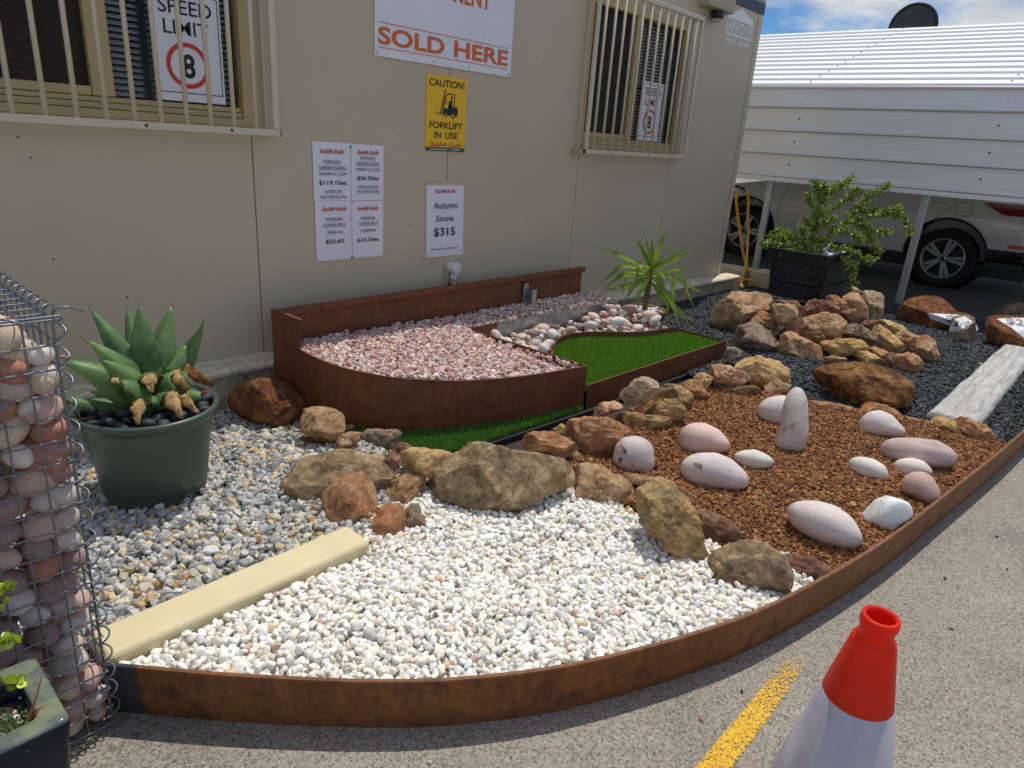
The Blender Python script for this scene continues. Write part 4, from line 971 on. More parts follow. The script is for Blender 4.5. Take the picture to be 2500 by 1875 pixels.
ROCKS=[
('dark red laterite boulder against the planter end, crossed by shadow stripes','rust',5,(1.421,2.733,0.156),-2.05,0.373,0.131,[(-0.156,0.056),(-0.123,0.091),(-0.017,0.119),(0.053,0.115),(0.122,0.061),(0.182,-0.019),(0.135,-0.044),(0.128,-0.107),(0.052,-0.124),(-0.053,-0.1),(-0.148,-0.049)]),
('rounded tan boulder resting on a thin slab beside the dark red boulder','tan',3,(1.469,2.367,0.164),-2.126,0.406,0.078,[(-0.092,0.021),(-0.081,0.058),(-0.041,0.079),(0.013,0.074),(0.089,0.029),(0.098,-0.032),(0.058,-0.079),(-0.003,-0.071),(-0.069,-0.049),(-0.091,-0.016)]),
('thin brown slab lying under the rounded tan boulder','brown',3,(1.436,2.383,0.071),-2.113,0.434,0.048,[(-0.069,0.04),(-0.033,0.031),(0.082,0.002),(0.094,-0.021),(0.05,-0.024),(-0.017,-0.03),(-0.07,-0.004)]),
('small rough brown rock between the tan boulder and the flat grey rock','tan',5,(1.515,2.228,0.129),-2.168,0.429,0.041,[(-0.058,-0.029),(-0.044,0.014),(0.005,0.037),(0.048,0.03),(0.053,-0.008),(0.028,-0.026),(-0.02,-0.033)]),
('fist-sized grey stone on the turf beside the rounded tan boulder','grey',4,(1.617,2.376,0.107),-2.168,0.411,0.017,[(-0.021,0.01),(0.002,0.017),(0.019,0.007),(0.019,-0.01),(-0.011,-0.018)]),
('flat grey-brown rock bridging over the big boulder by the ground turf','grey',5,(1.553,2.059,0.186),-2.217,0.427,0.054,[(-0.09,0.009),(-0.052,0.038),(-0.005,0.029),(0.051,0.031),(0.081,-0.011),(0.025,-0.046),(-0.04,-0.022)]),
('big low boulder of mottled grey and ochre with a crack at its left end','lichen',6,(1.274,1.955,0.142),-2.148,0.481,0.105,[(-0.201,0.035),(-0.193,0.062),(-0.146,0.086),(-0.057,0.107),(0.05,0.113),(0.158,0.086),(0.185,0.065),(0.194,0.003),(0.21,-0.02),(0.153,-0.094),(0.055,-0.114),(-0.061,-0.107),(-0.138,-0.08),(-0.189,-0.04)]),
('rounded orange-brown boulder leaning in front of the mottled grey boulder','orange',5,(1.21,1.772,0.149),-2.17,0.514,0.086,[(-0.103,0.015),(-0.098,0.035),(-0.023,0.088),(0.038,0.095),(0.078,0.062),(0.088,0.036),(0.086,-0.045),(0.065,-0.08),(0.025,-0.095),(-0.045,-0.076),(-0.084,-0.046)]),
('dark red chunk wedged beside the flat yellow-brown rock','darkred',4,(1.452,1.866,0.182),-2.232,0.462,0.036,[(-0.04,-0.02),(-0.024,0.024),(0.004,0.046),(0.037,0.012),(0.037,-0.01),(0.015,-0.032),(-0.018,-0.037)]),
('small reddish rock sitting on top of the dark red chunk at the turf edge','darkred',4,(1.55,1.926,0.193),-2.248,0.441,0.029,[(-0.042,-0.004),(-0.008,0.022),(0.038,0.016),(0.038,0.004),(-0.002,-0.028),(-0.031,-0.01)]),
('flat yellow-brown rock propped between the two big boulders','yellow',4,(1.521,1.746,0.209),-2.287,0.461,0.06,[(-0.094,0.009),(-0.082,0.037),(-0.044,0.051),(0.039,0.047),(0.089,0.039),(0.102,0.017),(0.079,-0.022),(0.03,-0.058),(-0.041,-0.053),(-0.08,-0.029)]),
('pointed rough brown rock standing between the two big boulders','tan',6,(1.406,1.729,0.129),-2.253,0.505,0.07,[(-0.092,-0.05),(-0.059,0.003),(-0.012,0.08),(0.02,0.061),(0.08,0.034),(0.067,0.002),(0.059,-0.041),(0.001,-0.059),(-0.063,-0.05)]),
('small orange block standing at the end of the cream kerb','orange',4,(1.227,1.586,0.133),-2.229,0.549,0.054,[(-0.055,0.007),(-0.033,0.045),(-0.004,0.069),(0.035,0.053),(0.052,0.033),(0.052,-0.03),(0.03,-0.049),(-0.013,-0.062),(-0.047,-0.051)]),
('small dark wedge of stone next to the orange block on white gravel','grey',5,(1.322,1.556,0.12),-2.275,0.546,0.045,[(-0.041,0.03),(0.008,0.062),(0.016,0.02),(0.047,-0.02),(0.045,-0.039),(0.023,-0.049),(-0.035,-0.024)]),
('largest boulder, long and smooth with ochre patches, above the white gravel','lichen',5,(1.637,1.497,0.181),-2.401,0.488,0.143,[(-0.261,-0.067),(-0.258,-0.035),(-0.228,-0.007),(-0.163,0.056),(-0.102,0.103),(-0.049,0.125),(0.032,0.133),(0.17,0.112),(0.257,0.104),(0.297,0.074),(0.287,0.041),(0.262,0.007),(0.177,-0.03),(0.074,-0.1),(0.0,-0.128),(-0.096,-0.134),(-0.219,-0.123),(-0.256,-0.104)]),
('loaf-shaped reddish rock lying behind the largest boulder','orange',4,(2.064,1.604,0.176),-2.481,0.425,0.065,[(-0.106,-0.025),(-0.089,0.026),(-0.053,0.045),(0.015,0.05),(0.079,0.024),(0.114,-0.01),(0.084,-0.037),(0.023,-0.043),(-0.064,-0.036)]),
('small pale yellow rock tucked behind the loaf-shaped rock','yellow',4,(2.241,1.67,0.163),-2.501,0.405,0.032,[(-0.046,0.001),(0.0,0.033),(0.037,-0.004),(0.036,-0.027),(-0.021,-0.016)]),
('big angular orange rock with a broken ochre face at the gravel corner','orange',7,(2.293,1.524,0.181),-2.555,0.405,0.105,[(-0.133,0.033),(-0.109,0.059),(-0.062,0.077),(0.018,0.074),(0.1,0.062),(0.147,0.035),(0.154,0.02),(0.092,-0.007),(0.079,-0.063),(0.067,-0.074),(0.004,-0.076),(-0.018,-0.111),(-0.051,-0.099),(-0.099,-0.025),(-0.116,0.006)]),
('small crumbly tan stone at the foot of the angular orange rock','tan',4,(2.165,1.512,0.115),-2.532,0.44,0.026,[(-0.03,0.022),(-0.004,0.028),(0.032,-0.015),(0.009,-0.03),(-0.019,-0.005)]),
('small pinkish rock lying against the low planter wall','pink',5,(2.62,1.68,0.166),-2.572,0.366,0.05,[(-0.077,-0.032),(-0.045,0.007),(0.002,0.034),(0.043,0.048),(0.062,0.042),(0.062,0.009),(0.02,-0.025),(-0.024,-0.045)]),
('speckled tan rock perched on the layered slabs by the planter','speckle',5,(2.78,1.616,0.244),-2.615,0.334,0.076,[(-0.107,-0.045),(-0.087,-0.013),(-0.055,0.017),(-0.02,0.075),(0.03,0.079),(0.066,0.048),(0.092,0.015),(0.083,-0.019),(0.04,-0.051),(-0.008,-0.065),(-0.073,-0.063)]),
('lowest of the layered grey-gold slabs beside the brown gravel','layer',5,(2.702,1.523,0.129),-2.628,0.378,0.072,[(-0.15,-0.005),(-0.07,0.032),(-0.001,0.044),(0.114,0.042),(0.121,0.018),(0.097,-0.032),(0.063,-0.041),(-0.025,-0.04),(-0.059,-0.049),(-0.111,-0.028)]),
('middle layered grey-gold slab stepping up from the lowest one','layer',5,(2.853,1.483,0.17),-2.662,0.354,0.076,[(-0.122,-0.006),(-0.051,0.05),(0.032,0.063),(0.072,0.033),(0.079,-0.014),(0.066,-0.063),(0.019,-0.082),(0.004,-0.033),(-0.039,-0.033),(-0.084,-0.022)]),
('topmost layered grey-gold slab behind the speckled rock','layer',4,(3.054,1.557,0.185),-2.67,0.33,0.075,[(-0.107,0.034),(-0.038,0.052),(0.011,0.048),(0.051,0.031),(0.083,-0.002),(0.086,-0.048),(0.054,-0.084),(0.034,-0.048),(-0.001,-0.019),(-0.082,-0.028),(-0.092,0.009)]),
('smooth orange rock sloping into the brown gravel beside the layered slabs','orange',4,(3.287,1.571,0.152),-2.696,0.32,0.063,[(-0.082,0.017),(-0.063,0.049),(-0.017,0.056),(0.014,0.037),(0.047,-0.002),(0.086,-0.04),(0.017,-0.06),(-0.006,-0.036),(-0.039,-0.004)]),
('small yellow rock between the smooth orange rock and the planter wall','yellow',4,(3.421,1.603,0.174),-2.703,0.304,0.046,[(-0.062,-0.005),(-0.024,0.035),(0.003,0.039),(0.045,0.017),(0.038,-0.026),(0.018,-0.05),(-0.01,-0.026)]),
('pink and cream broken rock resting on a brown flat stone','pink',6,(3.549,1.525,0.194),-2.736,0.293,0.073,[(-0.113,0.016),(-0.092,0.037),(-0.038,0.054),(0.02,0.047),(0.113,0.016),(0.119,0.005),(0.083,-0.037),(0.005,-0.053),(-0.069,-0.045)]),
('large pale gold boulder beside the black pebbles and planter corner','yellow',6,(3.802,1.433,0.189),-2.781,0.281,0.103,[(-0.162,0.035),(-0.121,0.082),(0.037,0.079),(0.108,0.044),(0.146,0.012),(0.156,-0.038),(0.101,-0.044),(0.061,-0.091),(0.01,-0.105),(-0.038,-0.092),(-0.073,-0.081),(-0.056,-0.038),(-0.093,-0.023),(-0.142,-0.005)]),
('blocky tan rock in front of the large pale gold boulder','tan',5,(3.749,1.321,0.131),-2.803,0.3,0.057,[(-0.068,0.01),(-0.013,0.055),(0.076,0.03),(0.061,-0.016),(0.007,-0.048),(-0.047,-0.059)]),
('flat brown stone half buried at the back of the brown gravel','brown',3,(3.557,1.458,0.109),-2.753,0.315,0.065,[(-0.156,-0.011),(-0.071,0.021),(0.043,0.054),(0.129,0.015),(0.134,-0.009),(0.02,-0.039),(-0.118,-0.039)]),
('small grey rock at the outer corner of the low planter wall','grey',5,(4.09,1.75,0.159),-2.737,0.264,0.048,[(-0.049,0.042),(0.016,0.048),(0.052,0.024),(0.048,-0.005),(-0.005,-0.066),(-0.026,-0.055)]),
('@largest rock of the mound, flat-topped, at the ledge side of the black box','tan',6,(5.065,2.173,0.227),-2.736,0.203,0.163,[(-0.19,-0.071),(-0.177,0.001),(-0.126,0.066),(-0.085,0.118),(0.077,0.139),(0.165,0.134),(0.21,0.123),(0.218,0.05),(0.144,0.011),(0.107,-0.029),(0.105,-0.081),(0.006,-0.148),(-0.013,-0.168),(-0.128,-0.15),(-0.179,-0.116)]),
('@orange broken rock squeezed beside the largest mound rock','orange',6,(5.018,1.947,0.209),-2.772,0.211,0.073,[(-0.096,-0.008),(-0.061,0.059),(-0.008,0.061),(0.078,-0.004),(0.093,-0.052),(0.058,-0.063),(-0.028,-0.031)]),
('@rounded brown rock leaning on the front of the black box','tan',5,(4.852,1.751,0.325),-2.795,0.198,0.075,[(-0.098,-0.014),(-0.073,0.038),(-0.028,0.063),(0.046,0.066),(0.084,0.024),(0.086,-0.012),(0.047,-0.066),(-0.029,-0.062),(-0.073,-0.042)]),
('@shaded brown rock directly under the black box rim','brown',4,(5.056,1.798,0.327),-2.8,0.19,0.077,[(-0.134,0.007),(-0.053,0.044),(0.029,0.048),(0.083,0.007),(0.101,-0.034),(0.075,-0.06),(-0.018,-0.03),(-0.1,-0.01)]),
('@purple-brown rock with a pale sunlit top under the black box corner','darkred',5,(5.245,1.647,0.334),-2.837,0.184,0.08,[(-0.116,-0.024),(-0.097,0.035),(-0.039,0.055),(0.062,0.059),(0.117,0.035),(0.119,0.002),(0.082,-0.037),(-0.015,-0.063),(-0.099,-0.055)]),
('@orange rock behind the purple-brown rock at the box corner','orange',5,(5.494,1.596,0.349),-2.859,0.175,0.066,[(-0.096,0.022),(-0.043,0.054),(0.019,0.035),(0.079,-0.007),(0.079,-0.029),(0.007,-0.058),(-0.031,-0.024),(-0.059,0.006)]),
('@tall leaning tan rock on the far slope of the mound','tan',4,(5.593,1.497,0.341),-2.88,0.174,0.088,[(-0.098,0.027),(-0.065,0.089),(-0.009,0.07),(0.073,-0.019),(0.088,-0.079),(0.051,-0.108),(0.029,-0.055),(-0.027,-0.036),(-0.044,-0.004)]),
('@rough pitted brown block standing highest at the far end of the mound','speckle',6,(6.081,1.51,0.29),-2.898,0.169,0.098,[(-0.103,0.034),(-0.084,0.095),(-0.006,0.092),(0.06,0.066),(0.07,0.032),(0.078,-0.064),(0.056,-0.135),(-0.004,-0.09),(-0.033,-0.059)]),
('@thin tan slab lying behind the top of the mound','tan',2,(5.986,1.632,0.385),-2.875,0.156,0.033,[(-0.042,0.013),(-0.029,0.03),(0.041,-0.002),(0.043,-0.023),(-0.019,-0.017)]),
('@purplish flat rock below the tall leaning tan rock','darkred',4,(5.46,1.488,0.28),-2.875,0.189,0.06,[(-0.093,0.004),(-0.057,0.027),(0.009,0.052),(0.063,0.013),(0.081,-0.023),(0.03,-0.043),(-0.022,-0.041)]),
('@wide broken tan rock with an ochre hollow in the middle of the mound','tan',6,(5.048,1.531,0.258),-2.847,0.206,0.107,[(-0.176,0.031),(-0.114,0.046),(0.027,0.08),(0.068,0.071),(0.111,0.052),(0.126,0.001),(0.106,-0.066),(0.073,-0.093),(0.031,-0.079),(-0.019,-0.051),(-0.101,-0.065),(-0.113,-0.029)]),
('@pointed purple-brown rock between the heaped tan rocks','darkred',5,(4.918,1.695,0.196),-2.81,0.22,0.085,[(-0.102,-0.038),(-0.04,0.038),(0.028,0.097),(0.091,0.032),(0.083,-0.006),(0.063,-0.031),(-0.047,-0.083),(-0.08,-0.072)]),
('@big grey-brown boulder at the planter side of the mound foot','grey',5,(4.604,1.822,0.161),-2.765,0.238,0.112,[(-0.143,0.0),(-0.108,0.058),(-0.055,0.098),(0.003,0.109),(0.073,0.076),(0.151,-0.005),(0.147,-0.037),(0.068,-0.087),(-0.065,-0.093),(-0.128,-0.051)]),
('@tan rock with a raised knob on black pebbles at the mound foot','tan',6,(4.699,1.568,0.137),-2.82,0.242,0.105,[(-0.14,-0.033),(-0.106,0.015),(-0.104,0.057),(-0.058,0.093),(-0.016,0.098),(0.004,0.07),(0.012,0.077),(0.059,0.059),(0.147,0.019),(0.144,-0.038),(0.1,-0.054),(-0.086,-0.086)]),
('@plain brown rock behind the knobbed tan rock','brown',4,(4.932,1.537,0.179),-2.839,0.225,0.06,[(-0.087,-0.0),(-0.062,0.025),(0.015,0.052),(0.065,0.011),(0.057,-0.033),(0.032,-0.054),(-0.026,-0.032)]),
('@lens-shaped yellow-brown rock at the front of the mound','yellow',4,(4.905,1.319,0.17),-2.879,0.23,0.087,[(-0.153,-0.017),(-0.098,0.025),(0.003,0.059),(0.076,0.063),(0.135,0.023),(0.13,0.002),(0.059,-0.048),(-0.032,-0.061),(-0.121,-0.042)]),
('@long grey-purple rock slanting down the front of the mound','grey',4,(5.201,1.326,0.224),-2.892,0.209,0.079,[(-0.112,0.011),(-0.076,0.05),(-0.035,0.06),(0.043,0.034),(0.1,-0.008),(0.113,-0.038),(0.086,-0.051),(0.004,-0.048),(-0.08,-0.021)]),
('@small dark chip of rock beside the long grey-purple rock','brown',3,(5.224,1.441,0.169),-2.872,0.216,0.029,[(-0.034,-0.005),(-0.012,0.031),(0.036,-0.004),(0.029,-0.019),(-0.01,-0.02)]),
('@small reddish rock above the long grey-purple rock','darkred',4,(5.496,1.36,0.237),-2.899,0.196,0.045,[(-0.071,-0.007),(-0.032,0.026),(0.026,0.036),(0.045,0.014),(0.048,-0.019),(0.018,-0.041),(-0.022,-0.02)]),
('@pale tan rock on the far right slope of the mound','yellow',4,(5.777,1.266,0.19),-2.926,0.195,0.078,[(-0.107,0.001),(-0.093,0.041),(-0.023,0.051),(0.064,0.027),(0.104,-0.005),(0.078,-0.033),(0.039,-0.064),(-0.0,-0.048),(-0.047,-0.023)]),
('@long pale slab tilted down the right of the mound','yellow',5,(5.346,1.177,0.181),-2.925,0.212,0.091,[(-0.104,0.05),(-0.085,0.083),(-0.038,0.09),(0.024,0.048),(0.116,-0.025),(0.114,-0.055),(0.035,-0.08),(-0.018,-0.058),(-0.065,-0.046),(-0.08,0.0)]),
('@angular rock with a pale flat top at the right of the mound','tan',5,(5.549,1.092,0.167),-2.947,0.208,0.073,[(-0.088,0.027),(-0.069,0.052),(-0.014,0.063),(0.076,0.037),(0.069,-0.002),(0.046,-0.068),(-0.005,-0.078),(-0.025,-0.055),(-0.058,-0.017)]),
('@outermost tan boulder of the mound beside the black pebbles','tan',5,(5.413,0.935,0.162),-2.971,0.215,0.078,[(-0.07,0.034),(-0.051,0.091),(-0.02,0.092),(0.035,0.056),(0.08,-0.019),(0.07,-0.053),(-0.002,-0.095),(-0.025,-0.074),(-0.051,-0.042)]),
('@small orange-tan rock below the long pale slab','orange',4,(5.004,1.126,0.161),-2.92,0.23,0.053,[(-0.073,0.006),(-0.039,0.036),(0.023,0.025),(0.047,0.01),(0.047,-0.041),(0.032,-0.055),(0.011,-0.023),(-0.028,-0.011)]),
('@golden flaky rock just behind the dark crusted boulder','yellow',5,(4.888,1.157,0.135),-2.909,0.239,0.064,[(-0.09,0.004),(-0.06,0.031),(-0.004,0.047),(0.051,0.018),(0.093,-0.029),(0.083,-0.041),(0.022,-0.029),(-0.045,-0.033)]),
('@rounded orange rock at the front corner of the mound','orange',4,(4.992,0.947,0.14),-2.954,0.236,0.074,[(-0.089,0.009),(-0.07,0.043),(-0.014,0.065),(0.041,0.052),(0.08,0.016),(0.09,-0.012),(0.062,-0.038),(0.05,-0.061),(-0.002,-0.058),(-0.057,-0.05)]),
('@small red rock beside the rounded orange rock','darkred',4,(4.878,1.022,0.144),-2.935,0.239,0.044,[(-0.041,0.026),(-0.0,0.06),(0.016,0.063),(0.022,-0.015),(0.036,-0.057),(0.021,-0.07),(-0.019,-0.029)]),
('@low tan rock peeping out behind the dark crusted boulder','tan',4,(4.696,1.33,0.112),-2.866,0.25,0.048,[(-0.075,-0.009),(-0.009,0.029),(0.081,0.031),(0.053,-0.004),(-0.04,-0.043)]),
('dark crusted boulder with a smooth grey top on the black pebbles','crust',6,(4.042,0.966,0.192),-2.907,0.274,0.155,[(-0.248,0.01),(-0.226,0.057),(-0.166,0.101),(-0.006,0.131),(0.053,0.109),(0.131,0.079),(0.205,0.009),(0.262,-0.051),(0.253,-0.074),(0.2,-0.096),(0.098,-0.091),(0.029,-0.107),(-0.056,-0.113),(-0.136,-0.091),(-0.207,-0.058)]),
('long low orange stone edging the brown gravel behind the standing stone','orange',3,(3.782,1.023,0.095),-2.877,0.312,0.061,[(-0.122,0.018),(-0.016,0.032),(0.08,0.031),(0.135,0.017),(0.123,-0.005),(0.022,-0.032),(-0.104,-0.036)]),
('curved brown stone edging the gravel behind the white-pink pebble','orange',3,(3.883,0.798,0.115),-2.939,0.304,0.068,[(-0.108,-0.013),(-0.09,0.034),(-0.041,0.051),(0.035,0.043),(0.11,0.01),(0.108,-0.029),(-0.046,-0.05)]),
('half-buried tan stone edging the gravel near the sleeper end','tan',3,(3.944,0.636,0.093),-2.982,0.307,0.043,[(-0.076,-0.009),(-0.05,0.025),(0.06,0.026),(0.073,-0.006),(0.008,-0.031),(-0.043,-0.026)]),
('yellow-brown stone at the end of the weathered sleeper','yellow',4,(3.942,0.492,0.121),-3.018,0.302,0.063,[(-0.079,0.004),(-0.073,0.034),(-0.018,0.047),(0.05,0.028),(0.09,-0.016),(0.076,-0.033),(0.005,-0.042),(-0.062,-0.03)]),
('reddish wedge stone where the brown gravel meets the steel edging','orange',4,(3.962,0.345,0.14),-3.055,0.298,0.082,[(-0.099,0.014),(-0.097,0.043),(-0.048,0.054),(0.027,0.039),(0.113,-0.044),(0.081,-0.054),(0.003,-0.042),(-0.06,-0.018)]),
('blocky tan rock at the head of the white gravel','tan',5,(1.972,1.257,0.155),-2.574,0.476,0.079,[(-0.115,-0.006),(-0.116,0.028),(-0.071,0.076),(-0.004,0.077),(0.049,0.056),(0.112,0.037),(0.119,-0.017),(0.102,-0.064),(0.059,-0.07),(-0.032,-0.061),(-0.105,-0.058)]),
('long ridged ochre rock lying along the white gravel edge','layer',5,(1.857,0.902,0.217),-2.69,0.506,0.107,[(-0.133,0.055),(-0.123,0.097),(-0.102,0.121),(-0.039,0.129),(0.04,0.089),(0.077,0.048),(0.103,-0.015),(0.131,-0.1),(0.093,-0.132),(0.051,-0.132),(-0.014,-0.088),(-0.079,-0.043),(-0.116,-0.002)]),
('flat tan rock behind the long ridged rock with one brown pebble on it','tan',3,(2.169,1.106,0.143),-2.67,0.464,0.066,[(-0.155,0.017),(-0.099,0.03),(0.002,0.034),(0.098,-0.005),(0.137,-0.026),(0.121,-0.049),(0.08,-0.037),(-0.019,-0.01),(-0.104,-0.009)]),
('small yellow stone under the gap between the two tan rocks','yellow',3,(1.935,1.098,0.105),-2.625,0.514,0.036,[(-0.044,0.01),(-0.011,0.037),(0.013,0.02),(0.05,-0.017),(0.025,-0.029),(-0.024,-0.019)]),
('dark brown flat rock in the brown gravel behind the long ridged rock','brown',4,(2.061,0.823,0.128),-2.762,0.507,0.062,[(-0.086,0.053),(-0.036,0.06),(0.034,0.035),(0.096,-0.006),(0.035,-0.053),(-0.023,-0.062),(-0.06,-0.004)]),
('broad flat-topped boulder with dark lichen at the white gravel corner','lichen',5,(1.885,0.623,0.16),-2.822,0.544,0.085,[(-0.134,-0.005),(-0.13,0.029),(-0.081,0.058),(0.012,0.084),(0.082,0.063),(0.117,0.027),(0.125,-0.011),(0.111,-0.038),(0.049,-0.075),(0.016,-0.081),(-0.05,-0.065),(-0.118,-0.048)]),
('red rock wedged against the steel edging beside the lichen boulder','darkred',5,(2.092,0.47,0.12),-2.92,0.524,0.064,[(-0.097,0.008),(-0.059,0.036),(0.005,0.053),(0.051,0.04),(0.1,0.015),(0.053,-0.04),(0.026,-0.055),(-0.009,-0.039),(-0.07,-0.047)]),
('#price1','rust',4,(6.77,1.16,0.166),-2.972,0.172,0.177,[(-0.31,-0.045),(-0.289,0.019),(-0.249,0.092),(-0.169,0.142),(-0.084,0.166),(-0.022,0.138),(0.083,0.051),(0.282,0.054),(0.329,0.025),(0.338,-0.043),(0.306,-0.087),(0.109,-0.101),(-0.049,-0.12),(-0.252,-0.087)]),
('#price2','grey',4,(6.409,0.903,0.15),-3.002,0.185,0.102,[(-0.067,-0.099),(-0.084,-0.023),(-0.091,0.018),(-0.078,0.088),(-0.006,0.129),(0.055,0.09),(0.091,0.007),(0.099,-0.045),(0.066,-0.095),(-0.016,-0.118)]),
('#price3','rust',4,(6.491,0.557,0.196),-3.056,0.177,0.145,[(-0.213,0.072),(-0.16,0.095),(-0.038,0.129),(0.067,0.147),(0.157,0.068),(0.184,-0.117),(0.079,-0.13),(-0.068,-0.123),(-0.153,-0.1)]),
('long grey-brown rock behind the painted price rocks','grey',4,(8.232,0.753,0.11),-3.05,0.15,0.099,[(-0.165,-0.068),(-0.164,-0.001),(-0.143,0.037),(0.029,0.077),(0.138,0.087),(0.178,-0.021),(-0.115,-0.095)]),
('%barrel-shaped grey-pink stone with brown scars beside the angular orange rock','peb_grey',0,(2.302,1.329,0.15),-2.618,0.427,0.075,[(-0.087,-0.027),(-0.083,0.036),(-0.057,0.068),(-0.003,0.085),(0.047,0.075),(0.076,0.042),(0.087,-0.037),(0.067,-0.068),(-0.012,-0.078),(-0.063,-0.067)]),
('%smooth pink egg-shaped stone on brown gravel','peb_pink',0,(2.71,1.228,0.141),-2.716,0.389,0.084,[(-0.104,-0.026),(-0.103,0.029),(-0.069,0.063),(-0.006,0.078),(0.062,0.06),(0.123,0.004),(0.121,-0.023),(0.074,-0.049),(-0.045,-0.079),(-0.089,-0.057)]),
('%large oval stone with ochre stains and a grey spot','peb_stain',0,(2.444,1.036,0.14),-2.741,0.431,0.096,[(-0.138,-0.009),(-0.127,0.03),(-0.085,0.064),(-0.006,0.083),(0.067,0.065),(0.126,0.023),(0.144,-0.01),(0.126,-0.044),(0.077,-0.059),(-0.042,-0.078),(-0.105,-0.058)]),
('%small pale grey-white stone pointed at one end beside the stained oval stone','peb_white',0,(2.729,0.992,0.124),-2.793,0.403,0.061,[(-0.091,-0.002),(-0.062,0.027),(-0.004,0.047),(0.06,0.032),(0.091,0.01),(0.059,-0.026),(0.002,-0.048),(-0.05,-0.039)]),
('%pale pink rounded stone standing behind the tall upright stone','peb_pink2',0,(3.328,1.139,0.152),-2.812,0.331,0.082,[(-0.098,-0.02),(-0.095,0.019),(-0.06,0.061),(-0.0,0.086),(0.042,0.086),(0.091,0.02),(0.085,-0.058),(-0.017,-0.084),(-0.072,-0.061)]),
('%tall upright tapering grey-pink stone planted in the brown gravel','peb_grey',0,(3.071,0.97,0.213),-2.836,0.342,0.087,[(-0.066,-0.114),(-0.054,-0.027),(-0.059,0.092),(-0.047,0.158),(-0.019,0.181),(0.018,0.158),(0.045,0.087),(0.071,-0.026),(0.071,-0.102),(0.04,-0.138),(-0.028,-0.154)]),
('%pale pink teardrop stone in front of the curved brown edging stone','peb_pink2',0,(3.62,0.727,0.136),-2.943,0.32,0.083,[(-0.094,-0.038),(-0.097,0.011),(-0.069,0.055),(-0.02,0.076),(0.036,0.064),(0.116,0.0),(0.114,-0.024),(0.037,-0.056),(-0.029,-0.07),(-0.081,-0.059)]),
('%long streaked grey-mauve stone with a white scratch','peb_streak',0,(3.382,0.502,0.14),-2.994,0.343,0.103,[(-0.159,-0.036),(-0.154,0.006),(-0.127,0.034),(-0.027,0.065),(0.064,0.079),(0.131,0.052),(0.153,0.026),(0.144,-0.02),(0.095,-0.047),(-0.041,-0.073),(-0.119,-0.075)]),
('%cream oval stone alone beside the long streaked stone','peb_white',0,(3.045,0.614,0.125),-2.943,0.378,0.062,[(-0.082,0.001),(-0.074,0.03),(-0.04,0.046),(0.011,0.049),(0.057,0.031),(0.082,-0.003),(0.076,-0.031),(0.033,-0.044),(-0.027,-0.047),(-0.067,-0.027)]),
('%cream stone tucked between the streaked stone and the mauve-brown stone','peb_cream',0,(3.223,0.485,0.12),-2.992,0.364,0.058,[(-0.077,-0.003),(-0.061,0.024),(-0.015,0.047),(0.036,0.046),(0.077,0.016),(0.08,-0.004),(0.025,-0.038),(-0.027,-0.055),(-0.06,-0.033)]),
('%mauve-brown stone with an orange stain near the steel edging','peb_mauve',0,(2.972,0.394,0.149),-3.01,0.384,0.069,[(-0.075,-0.011),(-0.072,0.026),(-0.049,0.053),(-0.011,0.068),(0.027,0.053),(0.06,0.01),(0.073,-0.034),(0.068,-0.06),(0.035,-0.063),(-0.011,-0.044),(-0.061,-0.036)]),
('%lumpy chalk-white stone with pits and a brown stain','peb_chalk',0,(2.64,0.431,0.144),-2.98,0.427,0.078,[(-0.089,-0.042),(-0.074,-0.004),(-0.052,0.04),(-0.013,0.076),(0.026,0.078),(0.064,0.052),(0.081,0.013),(0.062,-0.021),(0.037,-0.062),(-0.007,-0.078),(-0.051,-0.061)]),
('%biggest smooth pale stone, long and oval, near the red wedged rock','peb_pink2',0,(2.355,0.562,0.153),-2.907,0.462,0.098,[(-0.133,0.003),(-0.131,0.034),(-0.103,0.056),(-0.039,0.075),(0.024,0.073),(0.079,0.048),(0.121,0.002),(0.129,-0.025),(0.113,-0.051),(0.078,-0.067),(0.002,-0.071),(-0.069,-0.056),(-0.116,-0.027)]),
]

# ================================================================ rocks and big smooth stones
# each row: label, material, facets, centre, yaw and pitch of its broad face, half thickness, outline of that face in metres
def fbm(p, oc=4):
    s = 0.; a = 1.
    for _ in range(oc):
        s += a * noise.noise(p); p = p * 2.03; a *= .5
    return s
def poly_radius(pol, ang):
    """distance from the origin to the outline along each angle"""
    p = np.asarray(pol); q = np.roll(p, -1, 0); res = np.zeros(len(ang))
    d = np.stack([np.cos(ang), np.sin(ang)], 1)
    for a, b in zip(p, q):
        e = b - a; den = d[:, 0] * e[1] - d[:, 1] * e[0]
        with np.errstate(divide='ignore', invalid='ignore'):
            t = (a[0] * e[1] - a[1] * e[0]) / den; u = (a[0] * d[:, 1] - a[1] * d[:, 0]) / den
        ok = (u >= -1e-6) & (u <= 1 + 1e-6) & (t > 0) & np.isfinite(t)
        res = np.where(ok, np.maximum(res, t), res)
    return np.where(res <= 0, np.abs(p).mean(), res)
